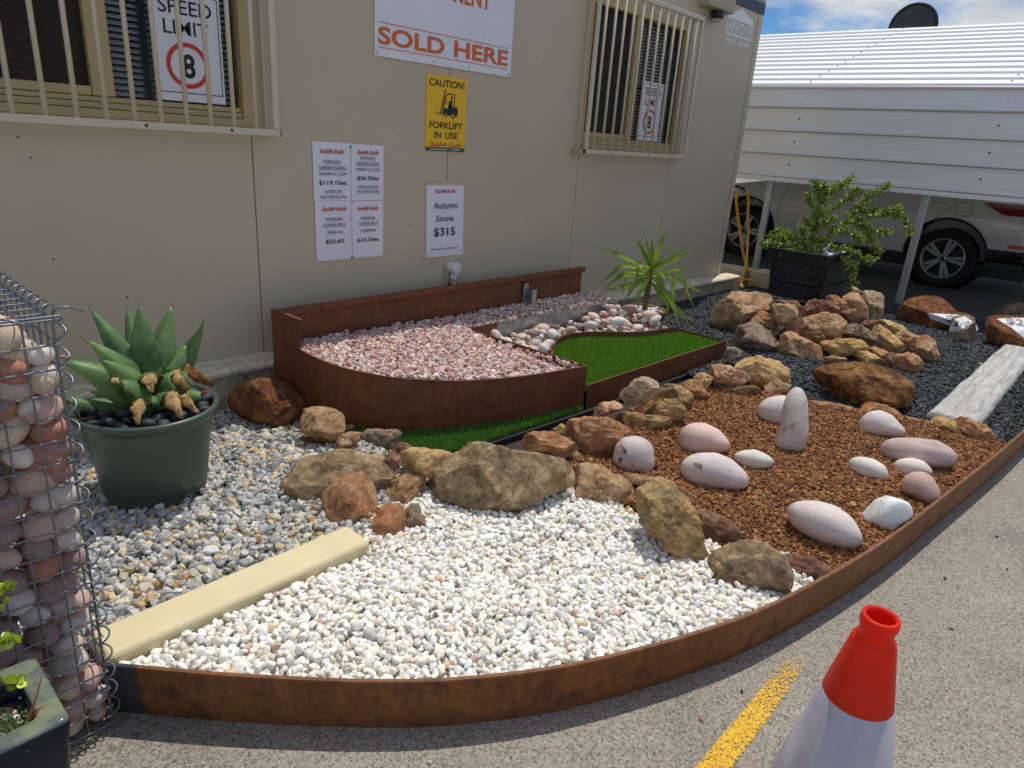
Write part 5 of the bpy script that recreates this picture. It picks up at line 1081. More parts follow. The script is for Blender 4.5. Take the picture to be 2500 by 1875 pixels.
def stone(row, k):
    lab, mt, nf, C, yaw, pit, T, pol = row
    rng = np.random.default_rng(100 + k)
    size = float(np.abs(np.asarray(pol)).max())
    sub = 5 if size > .11 else 4
    if nf == 0: sub = 4
    v, f = ico(sub)
    n_ = np.array([math.cos(pit) * math.cos(yaw), math.cos(pit) * math.sin(yaw), math.sin(pit)])
    rt = np.cross([0, 0, 1.], n_); rt /= np.linalg.norm(rt); up = np.cross(n_, rt)
    ang = np.arctan2(v[:, 1], v[:, 0]); s = np.hypot(v[:, 0], v[:, 1])
    tab = np.linspace(-np.pi, np.pi, 361); rad = poly_radius(pol, tab)
    ker = np.hanning(9 if nf else 41); ker /= ker.sum()
    rs = np.convolve(np.concatenate([rad[-41:-1], rad, rad[1:41]]), ker, 'same')[40:-40]
    ro = np.interp(ang, tab, rs)
    g = s ** (.82 if nf else .96)
    c = v[:, 2]; cz = np.sign(c) * np.abs(c) ** (.85 if nf else .95)
    q = np.stack([np.cos(ang) * ro * g, np.sin(ang) * ro * g, cz * T], 1)
    # broken faces
    flat_ = lab[0] == '#'
    if flat_:
        nn = np.array([.0, .84, .54]); d = q @ nn; q = q - np.clip(d - d.max() * .42, 0, None)[:, None] * nn
    for _ in range((nf if flat_ else nf + 7) if nf else 0):
        nn = rng.normal(size=3); nn[2] = abs(nn[2]) + .25; nn[1] += .25; nn /= np.linalg.norm(nn)
        d = q @ nn; o_ = d.max() * rng.uniform(.58, .90)
        q = q - np.clip(d - o_, 0, None)[:, None] * nn
    if nf:
        pa = np.asarray(pol); pl_, ph_ = pa.min(0) * 1.03, pa.max(0) * 1.03
        for ax in (0, 1):
            a_, b_ = q[:, ax].min(), q[:, ax].max()
            q[:, ax] = pl_[ax] + (q[:, ax] - a_) / (b_ - a_) * (ph_[ax] - pl_[ax])
    if nf == 0 and 'chalk' in mt:
        for _ in range(5):
            nn = rng.normal(size=3); nn[2] = abs(nn[2]); nn /= np.linalg.norm(nn); d = q @ nn; o_ = d.max() * rng.uniform(.75, .92); q = q - np.clip(d - o_, 0, None)[:, None] * nn * .85
    # roughness
    nrm = q / (np.linalg.norm(q, axis=1, keepdims=True) + 1e-9)
    sd = Vector((k * 3.7, k * 1.3, 0))
    fr = 1.5 / max(size, .03)
    if nf:
        vf = 2.1 / max(size, .03); nrm0 = q / (np.linalg.norm(q, axis=1, keepdims=True) + 1e-9)
        dv = np.zeros(len(q))
        for m_, p in enumerate(q):
            ds = noise.voronoi(Vector(p) * vf + sd)[0]; dv[m_] = min(ds[1] - ds[0], .55)
        q = q + nrm0 * ((dv - .2) * size * .10 * (.3 if flat_ else 1.))[:, None]
        am = np.array([fbm(Vector(p) * fr + sd, 3) for p in q]) * size * .05
        fr2 = 42.
        ridg = np.array([abs(noise.noise(Vector((p[0] * fr2 * .6, p[1] * fr2, p[2] * fr2 * .6)) + sd)) for p in q])
        am += (.28 - ridg) * .011 * min(1., size / .08)
        am += np.array([abs(noise.noise(Vector(p) * 95. + sd)) for p in q]) * -.008 * min(1., size / .06)
        if mt in ('crust', 'rust', 'speckle'): am += np.array([noise.noise(Vector(p) * 90. + sd) for p in q]) * .0035
        if mt == 'layer': am += np.array([math.copysign(abs(math.sin(p[1] * 60 + 3 * noise.noise(Vector(p) * 8 + sd))) ** .5, 1) for p in q]) * -.006
    else:
        am = np.array([fbm(Vector(p) * fr * .7 + sd, 2) for p in q]) * size * (.05 if 'chalk' in mt else .018)
    q = q + nrm * (am * (.3 if flat_ else 1.))[:, None]
    V = q @ np.stack([rt, up, n_])
    name = 'smooth_stone' if nf == 0 else 'garden_rock'
    o = link(name, mesh(name, V, f.tolist(), RK[mt], True), None, C)
    o['_q'] = 0; del o['_q']
    return o, (rt, up, n_)
price = {}; marks = {}
for k, row in enumerate(ROCKS):
    if row[0][0] == '@': row = row[:6] + (row[6] * 1.08, [(a * 1.09, b * 1.09) for a, b in row[7]])
    if row[0].startswith('red rock wedged'): row = row[:3] + ((row[3][0] - .02, row[3][1] + .055, row[3][2]),) + row[4:6] + (.05, [(a * .9, b * .9) for a, b in row[7]])
    if row[0].startswith('reddish wedge'): row = row[:3] + ((row[3][0] - .01, row[3][1] + .03, row[3][2]),) + row[4:6] + (.06, row[7])
    o, fr_ = stone(row, k); lab = row[0]
    if lab[0] == '@': tag(o, lab[1:], 'rock', 'rocks heaped under the black planter box')
    elif lab[0] == '%':
        tag(o, lab[1:], 'stone', 'big smooth stones on the brown gravel')
        marks[lab[1:8]] = (o, fr_)
    elif lab[0] == '#': price[lab[1:]] = (o, fr_)
    else: tag(o, lab, 'rock', 'rocks set out between the gravel beds')
# painted price faces: white paint and brushed figures lying on the rock surface
def on_rock(o, fr_, pts2, lift):
    me = o.data; bvh = BVHTree.FromPolygons([v.co[:] for v in me.vertices], [tuple(p.vertices) for p in me.polygons])
    rt, up, n_ = [Vector(a) for a in fr_]; out = []
    for a, b in pts2:
        org = rt * a + up * b + n_ * 1.0
        h = bvh.ray_cast(org, -n_)
        hit = h[0] if h[0] is not None else bvh.find_nearest(rt * a + up * b)[0]
        out.append(hit + n_ * lift)
    return out
def paint(o, fr_, poly, mat, st=.006, name='painted_face'):
    p = np.asarray(poly); lo, hi = p.min(0), p.max(0)
    nx, ny = int((hi[0] - lo[0]) / st) + 2, int((hi[1] - lo[1]) / st) + 2
    gx, gy = np.meshgrid(lo[0] + np.arange(nx) * st, lo[1] + np.arange(ny) * st)
    V = on_rock(o, fr_, list(zip(gx.ravel(), gy.ravel())), .0025); F = []
    cx_, cy_ = gx + st / 2, gy + st / 2; ok = inside(poly, cx_.ravel(), cy_.ravel()).reshape(gx.shape)
    for j in range(ny - 1):
        for i in range(nx - 1):
            a = [j * nx + i, j * nx + i + 1, (j + 1) * nx + i + 1, (j + 1) * nx + i]
            if ok[j, i] and max((V[a[m]] - V[a[(m + 1) % 4]]).length for m in range(4)) < .05: F.append(tuple(a))
    return link(name, mesh(name, V, F, mat, True), o)
def figures(o, fr_, body, a, b, slant):
    v, f = text2d(body, .02); x0, y0 = a; x1, y1 = b
    pts = [(x0 + t * (x1 - x0) + slant[0] * s, y0 + s * (y1 - y0) + slant[1] * t) for t, s in v]
    V = on_rock(o, fr_, pts, .0055)
    return link('painted_price', mesh('painted_price', V, f, MAT['ink']), o)
white_paint = plain('white_masonry_paint', S(222, 224, 228), .6, var=.08, vscale=25)
for nm, poly, tx, a, b, sl_, lab in (
    ('price1', [(-.078, .013), (.135, .041), (.282, .049), (.323, .023), (.332, -.032), (.304, -.073), (.099, -.057), (-.036, -.033)], '$10', (.065, -.034), (.25, .028), (0, .01), 'wide rust boulder with a white painted face, its price half hidden by the smaller stone'),
    ('price2', [(-.082, -.021), (-.087, .013), (-.073, .08), (-.007, .121), (.05, .089), (.041, .063), (-.023, -.009)], '$10', (-.068, .022), (.030, .070), (.01, .02), 'small grey stone with a white top marked $10 in black'),
    ('price3', [(-.154, .088), (-.035, .121), (.065, .139), (.151, .061), (.101, -.032), (.056, -.021), (-.037, .038)], '$25', (-.075, .055), (.09, .108), (-.02, .012), 'orange-brown boulder with a white painted top and a black price beside the sleeper')):
    o, fr_ = price[nm]; tag(o, lab, 'rock', 'rocks with painted prices')
    paint(o, fr_, poly, white_paint); figures(o, fr_, tx, a, b, sl_)

def blot(key, c, rx, ry, ang, mat):
    o, fr_ = marks[key]; ca_, sa_ = math.cos(ang), math.sin(ang)
    pts = []
    for k in range(18):
        a = k * math.pi / 9; r_ = 1 + .18 * math.sin(3 * a + rx * 900)
        x, y = rx * r_ * math.cos(a), ry * r_ * math.sin(a); pts.append((c[0] + x * ca_ - y * sa_, c[1] + x * sa_ + y * ca_))
    paint(o, fr_, pts, mat, .0025, 'stain_mark')
scar = plain('brown_scar', S(126, 88, 74), .8, var=.2, vscale=60); spot = plain('grey_spot', S(134, 124, 124), .75, var=.15, vscale=60)
blot('large o', (-.062, .015), .019, .010, -.35, spot)
blot('barrel-', (-.040, .012), .0075, .010, .4, scar); blot('barrel-', (-.054, -.026), .007, .013, -.2, scar)
# ================================================================ pebbles by the handful
_pv = {}
def pebble_mesh(kind, v_):
    if (kind, v_) not in _pv:
        rng = np.random.default_rng(900 + v_ * 7); v, f = ico(3)
        q = v * np.array([1., rng.uniform(.66, .9), rng.uniform(.5, .72)])
        for _ in range(3):
            nn = rng.normal(size=3); nn /= np.linalg.norm(nn); d = q @ nn; o_ = d.max() * rng.uniform(.82, .95); q = q - np.clip(d - o_, 0, None)[:, None] * nn * .7
        am = np.array([noise.noise(Vector(p) * 1.6 + Vector((v_ * 5., 0, 0))) for p in q]) * .10
        _pv[(kind, v_)] = mesh('pebble', q * (1 + am[:, None]), f.tolist(), RK[kind], True)
    return _pv[(kind, v_)]
def pebble(name, kind, loc, size, rng, label, group, flat=.5, cat='pebble', el=(1, 1, 1)):
    o = link(name, pebble_mesh(kind, rng.randrange(6)), None, loc)
    o.scale = (size * el[0], size * el[1], size * el[2]); o.rotation_euler = (rng.gauss(0, flat), rng.gauss(0, flat), rng.uniform(0, 6.28))
    return tag(o, label, cat, group)
# pebble pocket in the raised planter
rng = random.Random(21)
pocket = [(x, y + .055) for x, y in scv[:-1]] + [(4.17, 2.27), (4.155, 2.70), (2.76, 2.755), (2.755, 2.30)]
PKZ = lambda x, y: .158 + .075 * min(1, max(0, (x - 3.5) / .6)) * min(1, max(0, (y - 2.3) / .3)) + .045 * min(1, max(0, (3.15 - x) / .3)) * min(1, max(0, (y - 2.3) / .3))
spots = []; tries = 0
while tries < 9000:
    tries += 1
    x, y = rng.uniform(2.74, 4.19), rng.uniform(2.2, 2.77); r_ = rng.choice((.026, .032, .038, .044, .052))
    if not inside(pocket, np.array([x]), np.array([y]))[0]: continue
    if any((x - a) ** 2 + (y - b) ** 2 < ((r_ + c) * .74) ** 2 for a, b, c, _ in spots if _ == 0): continue
    spots.append((x, y, r_, 0))
for (x, y, r_, _) in list(spots):
    if rng.random() < .38: spots.append((x + rng.uniform(-.02, .02), y + rng.uniform(-.02, .02), r_ * rng.uniform(.8, 1.1), 1))
names = {'peb_pink': 'pink', 'peb_pink2': 'pale pink', 'peb_white': 'white', 'peb_cream': 'cream', 'peb_grey': 'grey-pink', 'peb_sand': 'sand-coloured', 'peb_purple': 'purple-brown', 'peb_red': 'brick-red'}
for x, y, r_, lv in spots:
    kd = rng.choice(('peb_pink', 'peb_pink', 'peb_pink2', 'peb_pink2', 'peb_white', 'peb_cream', 'peb_grey', 'peb_sand', 'peb_sand', 'peb_purple', 'peb_red'))
    x_ = min(max(x, 2.775), 4.15); y_ = min(y, 2.72)
    pebble('river_pebble', kd, (x_, y_, PKZ(x, y) + r_ * .55 + lv * .042), r_, rng, 'rounded %s pebble in the planter pocket beside the turf' % names[kd], '%s pebbles in the planter pocket' % names[kd], .35, el=(1, 1, 1.08))
sheet('pocket_floor', [(2.75, 2.25), (4.2, 2.25), (4.18, 2.73), (2.74, 2.77)], .15, plain('pocket_soil', S(120, 100, 88), .95))
o = pebble('river_pebble', 'peb_chalk', (3.80, 2.46, .262), .058, random.Random(3), 'angular greenish-white lump among the rounded pink pebbles', None, .3)
for (x, y, z, s_, kd, lb) in ((4.02, 2.52, .30, .062, 'peb_purple', 'upright lilac pebble at the yucca end of the planter pocket'), (4.10, 2.40, .275, .060, 'peb_pink', 'large long pink pebble leaning over the planter corner'), (4.06, 2.33, .262, .052, 'peb_pink2', 'large pale pink pebble near the turf corner of the pocket')):
    pebble('river_pebble', kd, (x, y, z), s_, random.Random(int(x * 100)), lb, None, .3)

# ================================================================ agave in the green pot
PC = (.800, 2.395)                                        # pot axis
PB = .062
ap = thing('green_pot', (PC[0], PC[1], PB), 'dark green round plastic pot standing on grey gravel', 'pot')
AO_ = (PC[0], PC[1], PB)
H = .355
prof = [(0, .004), (.150, .004), (.158, .0), (.163, .012), (.168, .045), (.166, .05), (.171, .055), (.185, .16), (.206, .30), (.212, .322), (.226, .328), (.233, .336), (.234, .346), (.229, .354), (.219, .355), (.212, .348), (.205, .325), (.20, .28), (0, .28)]
B(AO_).lathe([(r_, z) for r_, z in prof], 72, (PC[0], PC[1], PB)).build('body', MAT['green_pot'], ap, smooth=True)
B(AO_).lathe([(0, .318), (.20, .318), (.205, .30)], 40, (PC[0], PC[1], PB)).build('soil', MAT['soil'], ap)
rng = random.Random(5); sp = []
for t in range(4000):
    a, r_ = rng.uniform(0, 6.28), .20 * math.sqrt(rng.random()); s_ = rng.choice((.022, .027, .031, .036)); x, y = r_ * math.cos(a), r_ * math.sin(a)
    if r_ + s_ * .55 > .208 or any((x - p[0]) ** 2 + (y - p[1]) ** 2 < ((s_ + p[2]) * .78) ** 2 for p in sp): continue
    sp.append((x, y, s_))
for x, y, s_ in sp:
    pebble('black_pebble', 'peb_black', (PC[0] + x, PC[1] + y, PB + .328 + s_ * .42), s_, rng, 'smooth black pebble covering the soil round the agave', 'black pebbles in the green pot', .35)
# the plant: leaf tips given to the right, up and towards the path
ag = thing('agave_plant', (PC[0] + .02, PC[1] + .01, PB + .335), 'agave with broad green leaves and withered tan tips in the green pot', 'plant')
base = Vector((PC[0] + .02, PC[1] + .01, PB + .345)); rt_ = Vector((.945, -.326, 0)); fw_ = Vector((-.326, -.945, 0))
def leaf(parent, base, tip, width, bow, mat, name='leaf', fold=.35, t0=0., t1=1., twist=0., nseg=16, prof_=None, jag=0., seed=0):
    b = Vector((0, 0, 0)); e = Vector(tip); d = e.normalized(); up_ = Vector((0, 0, 1))
    side = d.cross(Vector((-.20, -.60, .75))); side = side.normalized() if side.length > .05 else Vector((1, 0, 0)); nrm = side.cross(d).normalized()
    V = []; F = []; m = 6
    for i in range(nseg + 1):
        t = t0 + (t1 - t0) * i / nseg
        cpt = e * t + nrm * bow * math.sin(math.pi * min(t, 1.) * .9) - up_ * (0)
        wv = prof_(t) if prof_ else (math.sin(math.pi * min(1, (t * .86 + .14) ** .85)) ** .8)
        wv = width * wv
        sd = (side * math.cos(twist * t) + nrm * math.sin(twist * t))
        nn = sd.cross(d) * -1
        for j in range(m + 1):
            u = j / m * 2 - 1
            off_ = abs(u) ** 1.6 * fold * wv
            jj = jag * noise.noise((t * 9 + seed, u * 3, seed * 1.7)) if jag else 0.
            V.append(cpt + sd * (u * wv * .5) + nn * -1 * -off_ + nrm * jj * width)
    for i in range(nseg):
        for j in range(m): F.append((i * (m + 1) + j, i * (m + 1) + j + 1, (i + 1) * (m + 1) + j + 1, (i + 1) * (m + 1) + j))
    off_v = base - parent.location
    me = mesh(name, [p + off_v for p in V], F, mat, True)
    o = link(name, me, parent)
    so_ = o.modifiers.new('thickness', 'SOLIDIFY'); so_.thickness = .0025; so_.offset = 0
    return o
k_ = .000552
AG = [  # dx, dy in survey units (right, up), towards path, width, bow, withered share
    (-270, 560, -.10, .075, .03, 0), (-10, 595, -.06, .085, .012, 0), (60, 420, .02, .075, .01, 0), (175, 555, -.12, .085, .02, 0), (340, 485, -.03, .065, -.02, 0), (-80, 530, -.17, .075, .01, 0),
    (-300, 450, .05, .090, .03, 0), (-450, 320, .02, .100, .035, .06), (-465, 140, .06, .060, -.02, .12), (-185, 230, .16, .115, .03, .10), (15, 270, .15, .105, .03, .30),
    (230, 230, .10, .095, .03, .32), (385, 150, .02, .080, .05, .40), (165, 90, .19, .085, .03, .42), (-80, 40, .21, .080, .04, .36), (245, 10, .15, .070, .04, .36), (325, 70, .10, .070, .02, .14),
    (-245, 350, .09, .085, .03, 0), (115, 270, -.16, .085, .01, 0), (-330, 60, -.08, .08, .02, .0), (260, 330, -.08, .09, .02, .08)]
agp = lambda t: (math.sin(math.pi * (.16 + .56 * min(t, .58) / .58)) ** .9) * (1. if t < .58 else max(.02, ((1 - t) / .42) ** .82))
for i, (dx, dy, f_, wd, bow, wi) in enumerate(AG):
    tip = rt_ * (dx * k_) + Vector((0, 0, dy * k_ * 1.02)) + fw_ * f_
    lf = leaf(ag, base, tip, wd * 1.28, bow * 1.6, MAT['agave'], 'leaf', .28, 0., 1. - wi * .8, 0, 16, agp, .02, i)
    if not wi:
        e0 = base + tip; dd = (tip.normalized() + Vector((0, 0, .25)) + Vector((tip.x, tip.y, 0)).normalized() * .2).normalized()
        B(tuple(ag.location)).tube([tuple(e0 - tip.normalized() * .006), tuple(e0 + dd * .012), tuple(e0 + dd * .026 + rt_ * .004)], [.0016, .0010, .0003], 6).build('leaf_spine', MAT['withered_dark'], ag, smooth=True)
    if wi:
        t_ = 1. - wi * .8
        st_ = base + tip * t_ + Vector((0, 0, 0))
        ln = max(.05, tip.length * wi * 1.15)
        horiz = Vector((tip.x, tip.y, 0)).normalized()
        end = horiz * ln * .75 + Vector((0, 0, -ln * (.75 if wi > .25 else -.1)))
        d = tip.normalized(); side_ = d.cross(Vector((0, 0, 1))).normalized(); nr = side_.cross(d)
        st_ = st_ + nr * bow * 1.6 * math.sin(math.pi * t_ * .9)
        w0 = wd * 1.28 * agp(t_)
        leaf(ag, st_, end, w0 * 1.05, ln * .22, MAT['withered'] if (i % 4) else MAT['withered_dark'], 'withered_tip', .45, 0., 1., .8, 14, lambda t: (1 - t) ** .6 * (1 - .3 * math.sin(t * 7) ** 2) + .03, .20, i + 3)
B(tuple(ag.location)).tube([tuple(base + Vector((0, 0, -.03))), tuple(base + Vector((0, 0, .05)))], [.03, .02], 10).build('stem', MAT['withered_dark'], ag)
for i in range(14):
    a = i * .449 * math.pi; tip = Vector((math.cos(a) * .07, math.sin(a) * .07, .12 + .03 * math.sin(i)))
    leaf(ag, base, tip, .055, .01, MAT['agave'], 'leaf', .3, 0, 1., 0, 10, agp, .02, i + 40)

# ================================================================ yucca
yp = thing('clay_pot', (4.37, 2.61, .07), 'brown clay pot at the corner of the planter holding a yucca', 'pot')
YO = (4.37, 2.61, .07)
B(YO).lathe([(0, 0), (.11, 0), (.118, .01), (.135, .12), (.150, .128), (.163, .135), (.165, .165), (.155, .178), (.140, .17), (.13, .14), (0, .14)], 40, YO).build('body', MAT['terracotta'], yp, smooth=True)
B(YO).lathe([(0, .142), (.128, .142)], 24, YO).build('soil', MAT['soil'], yp)
rng = random.Random(8); sp = []
for t in range(2500):
    a, r_ = rng.uniform(0, 6.28), .125 * math.sqrt(rng.random()); s_ = rng.choice((.018, .022, .026)); x, y = r_ * math.cos(a), r_ * math.sin(a)
    if r_ < .03 or any((x - p[0]) ** 2 + (y - p[1]) ** 2 < ((s_ + p[2]) * .8) ** 2 for p in sp): continue
    sp.append((x, y, s_))
for x, y, s_ in sp: pebble('white_pebble', 'peb_snow', (YO[0] + x, YO[1] + y, YO[2] + .148 + s_ * .5), s_, rng, 'white pebble covering the soil under the yucca', 'white pebbles in the clay pot', .4)
yu = thing('yucca_plant', (4.36, 2.60, .21), 'yucca with arching strap leaves on a short trunk beside the wall plinth', 'plant')
yb = Vector((4.36, 2.60, .21)); hd = Vector((4.375, 2.595, .535))
B(tuple(yb)).tube([tuple(yb), tuple(yb + Vector((.006, 0, .10))), tuple(yb + Vector((.012, -.003, .22))), tuple(hd)], [.020, .021, .018, .014], 12).build('trunk', MAT['yuccabark'], yu, smooth=True)
for k in range(16):
    z = .05 + k * .016
    c = yb + Vector((.0006 * k, 0, z)); B(tuple(yb)).lathe([(.0195, -.004), (.0225, 0), (.0195, .004)], 12, tuple(c)).build('leaf_scar', MAT['yuccabark'], yu, smooth=True)
yr = Vector((.522, -.853, 0)); yf = Vector((-.853, -.522, 0)); ys_ = .000429
def strap(pts, wd, mat, seed):
    P3 = smooth_curve([tuple(p) for p in pts], 8); n = len(P3); V = []; F = []
    for i, p in enumerate(P3):
        p = Vector(p); t = (Vector(P3[min(i + 1, n - 1)]) - Vector(P3[max(i - 1, 0)])).normalized(); u = i / (n - 1)
        side = t.cross(Vector((0, 0, 1))); side = side.normalized() if side.length > .02 else yr
        nn = side.cross(t); aa = .9 * (1 if side.dot(yf) < 0 else -1) * (1 - .5 * abs(t.dot(yf))); side, nn = side * math.cos(aa) + nn * math.sin(aa), nn * math.cos(aa) - side * math.sin(aa); w_ = wd * (.55 + .9 * u if u < .35 else (1 - ((u - .35) / .65) ** 1.7) * .865 + .02)
        V += [p - side * w_ * .5 + nn * w_ * .12, p, p + side * w_ * .5 + nn * w_ * .12]
    for i in range(n - 1): F += [(3 * i, 3 * i + 1, 3 * i + 4, 3 * i + 3), (3 * i + 1, 3 * i + 2, 3 * i + 5, 3 * i + 4)]
    link('leaf', mesh('leaf', [q - yb for q in V], F, mat, True), yu)
hx, hy = 1262, 800
def yp3(a, b, dep): return hd + yr * ((a - hx) * ys_) + Vector((0, 0, (hy - b) * ys_ * 1.03)) + yf * dep
UPR = [((295, 480), .05), ((890, 280), -.06), ((1030, 140), .03), ((1400, 130), -.02), ((1535, 380), .08), ((1940, 300), .0), ((1900, 435), .08), ((1200, 330), -.10)]
for i, ((a, b), dp) in enumerate(UPR): strap([hd, yp3((a + hx) / 2 + 8, (b + hy) / 2 - 6, dp * .5), yp3(a, b, dp)], .040, MAT['yucca'], i)
ARCH = [((1060, 735), (1045, 860), (1050, 1110), .12), ((790, 775), (620, 920), (390, 1140), .02), ((870, 865), (700, 980), (490, 1190), .08), ((900, 930), (770, 990), (750, 1100), -.03),
        ((1680, 740), (1790, 900), (2030, 1320), .08), ((1530, 880), (1850, 990), (2150, 1110), -.02), ((1590, 900), (1650, 1050), (1690, 1270), .10), ((1390, 955), (1430, 1130), (1470, 1450), .14),
        ((1390, 900), (1580, 1180), (2050, 1640), .10), ((1470, 1080), (1700, 1310), (2080, 1570), .06), ((1400, 1130), (1580, 1290), (1650, 1640), .02), ((850, 1125), (700, 1180), (520, 1235), -.04),
        ((900, 960), (840, 1080), (830, 1310), -.06), ((1150, 1110), (1080, 1220), (1140, 1420), .12), ((1000, 1080), (960, 1180), (880, 1340), .02), ((1330, 860), (1600, 930), (1960, 1010), -.10),
        ((1480, 1060), (1720, 1350), (1830, 1640), .13), ((1120, 900), (1000, 1050), (1020, 1330), -.10), ((1350, 1000), (1480, 1150), (1760, 1520), -.08)]
for i, (p1, p2, p3, dp) in enumerate(ARCH):
    zb_ = 780 + (i % 6) * 40
    strap([yp3(1258, zb_, 0), yp3(p1[0], p1[1], dp * .5), yp3(p2[0], p2[1], dp * .8), yp3(p3[0], p3[1], dp)], .042, MAT['yucca'], i + 20)

# ================================================================ black planter box with jade bush
bx_ = thing('black_planter_box', (6.43, 2.18, .2), 'black plastic planter box with brick pattern on top of the rock mound', 'planter box')
XO = (6.43, 2.18, .2)
EX = .14                                               # the box is longer along the wall than across
def rsq(hw, r_, z, n=6):
    out = []
    for cx_, cy_, a0 in ((hw - r_, hw - r_, 0), (-hw + r_, hw - r_, 90), (-hw + r_, -hw + r_, 180), (hw - r_, -hw + r_, 270)):
        for j in range(n + 1):
            a = R(a0 + 90 * j / n); out.append((XO[0] + cx_ + math.copysign(EX, cx_) + r_ * math.cos(a), XO[1] + cy_ + r_ * math.sin(a), z))
    return out
def loft(rings, name, mat, parent, closed=True):
    b = B(XO); m = len(rings[0]); V = [p for r_ in rings for p in r_]; F = []
    for i in range(len(rings) - 1):
        for k in range(m): F.append((i * m + k, i * m + (k + 1) % m, (i + 1) * m + (k + 1) % m, (i + 1) * m + k))
    if closed: F += [tuple(range(m - 1, -1, -1))]
    return b.add(V, F).build(name, mat, parent)
loft([rsq(.228, .09, .205), rsq(.235, .09, .33), rsq(.240, .09, .345), rsq(.243, .09, .35), rsq(.238, .085, .355), rsq(.252, .06, .52), rsq(.246, .05, .55)], 'body', MAT['black_plastic'], bx_)
loft([rsq(.270, .012, .525), rsq(.275, .012, .62), rsq(.258, .012, .622), rsq(.255, .012, .56)], 'rim', MAT['black_plastic'], bx_, False)
b = B(XO).add(rsq(.25, .02, .585), [tuple(range(28))]); b.build('soil', MAT['soil'], bx_)
bk_mat = plain('black_plastic_brick', S(46, 46, 50), .5, var=.2, vscale=25)
# raised brick relief on the two visible sides, each brick a piece of its own
brick = mesh('brick', *(lambda q: (q.v, q.f))(B().box(-.5, .5, -.5, .5, -.5, .5)), bk_mat)
for row_ in range(8):
    z = .228 + row_ * .041 + (.012 if row_ > 2 else 0); hw = .232 + (z - .2) * .062
    for side_ in range(2):
        for c in range(9):
            u = -.32 + c * .08 + (.04 if row_ % 2 else 0) - .02
            if abs(u) > (.165 + (EX if side_ == 0 else 0)): continue
            o = link('brick', brick, bx_)
            if side_ == 0: o.location = (u, -hw - .0005, z - .2); o.scale = (.072, .008, .034)
            else: o.location = (-hw - EX - .0005, u, z - .2); o.scale = (.008, .072, .034)
rng = random.Random(31)
for t in range(110):
    x, y = rng.uniform(-.36, .36), rng.uniform(-.23, .23); s_ = rng.choice((.022, .028, .034))
    if x + (-y) < -.05: continue
    pebble('white_pebble', 'peb_snow', (XO[0] + x, XO[1] + y, .595 + s_ * .3 + (.03 if abs(x) < .15 and abs(y) < .15 else 0)), s_, rng, 'white pebble covering the soil of the black planter box', 'white pebbles in the black planter box', .4)
ja = thing('jade_bush', (6.38, 2.20, .59), 'spreading small-leaved green bush growing in the black planter box', 'plant')
JO = Vector((6.38, 2.20, .59)); jr = Vector((.40, -.917, 0)); jf = Vector((-.917, -.40, 0)); js = .000735
jp = lambda a, b, dep: JO + jr * ((a - 1010) * js) + Vector((0, 0, (905 - b) * js)) + jf * dep
BR = [([(1010, 905, 0), (1005, 650, 0), (1020, 400, .0), (1035, 230, .02), (1000, 110, .02)], .013), ([(1030, 240, .02), (1150, 150, .06), (1290, 20, .06)], .006), ([(1030, 300, 0), (960, 200, -.03), (900, 70, -.03)], .006),
      ([(1040, 900, 0), (1200, 650, .04), (1400, 500, .08), (1700, 390, .10), (1880, 380, .12), (2000, 580, .13)], .010), ([(1300, 560, .06), (1450, 330, .02), (1560, 180, -.02), (1710, 60, -.02)], .006),
      ([(1400, 500, .08), (1560, 560, .12), (1620, 690, .15), (1720, 815, .16)], .006), ([(1450, 510, .09), (1620, 590, .05), (1820, 595, .04)], .005), ([(980, 880, 0), (800, 760, .05), (640, 760, .10), (510, 775, .12)], .006),
      ([(980, 890, .03), (760, 830, .14), (560, 850, .20), (425, 845, .22)], .006), ([(990, 870, .0), (900, 720, -.05), (860, 640, -.06)], .006), ([(1030, 890, .0), (1080, 760, .10), (1180, 720, .16)], .006), ([(1050, 890, 0), (1300, 820, .0), (1520, 880, .05), (1720, 950, .08)], .006),
      ([(1380, 930, .2), (1450, 960, .26), (1500, 1080, .28), (1530, 1300, .285)], .004), ([(1020, 450, 0), (900, 350, -.06), (860, 230, -.08)], .005), ([(1020, 500, 0), (1180, 380, -.06), (1330, 250, -.10), (1400, 130, -.1)], .006),
      ([(1200, 640, .04), (1280, 600, .12), (1450, 640, .18), (1480, 710, .2)], .005), ([(1000, 890, 0), (900, 900, .16), (800, 930, .22), (700, 930, .25)], .005), ([(1010, 890, 0), (1000, 850, .2), (1100, 880, .26)], .005),
      ([(1000, 700, 0), (1100, 560, .06), (1180, 480, .08)], .005), ([(1700, 390, .1), (1760, 340, .1), (1850, 310, .12)], .004), ([(1010, 600, 0), (930, 560, .06), (900, 580, .08)], .004), ([(1350, 420, 0), (1500, 380, .04), (1620, 360, .05)], .005),
      ([(900, 820, .08), (700, 720, .02), (600, 700, 0)], .005), ([(1100, 850, .05), (1250, 900, .14), (1350, 950, .18)], .004)]
jv, jf_, jc = [], [], []
rng = random.Random(77)
jpal = [S(142, 170, 62), S(116, 148, 52), S(170, 190, 86), S(98, 128, 46), S(198, 210, 128)]
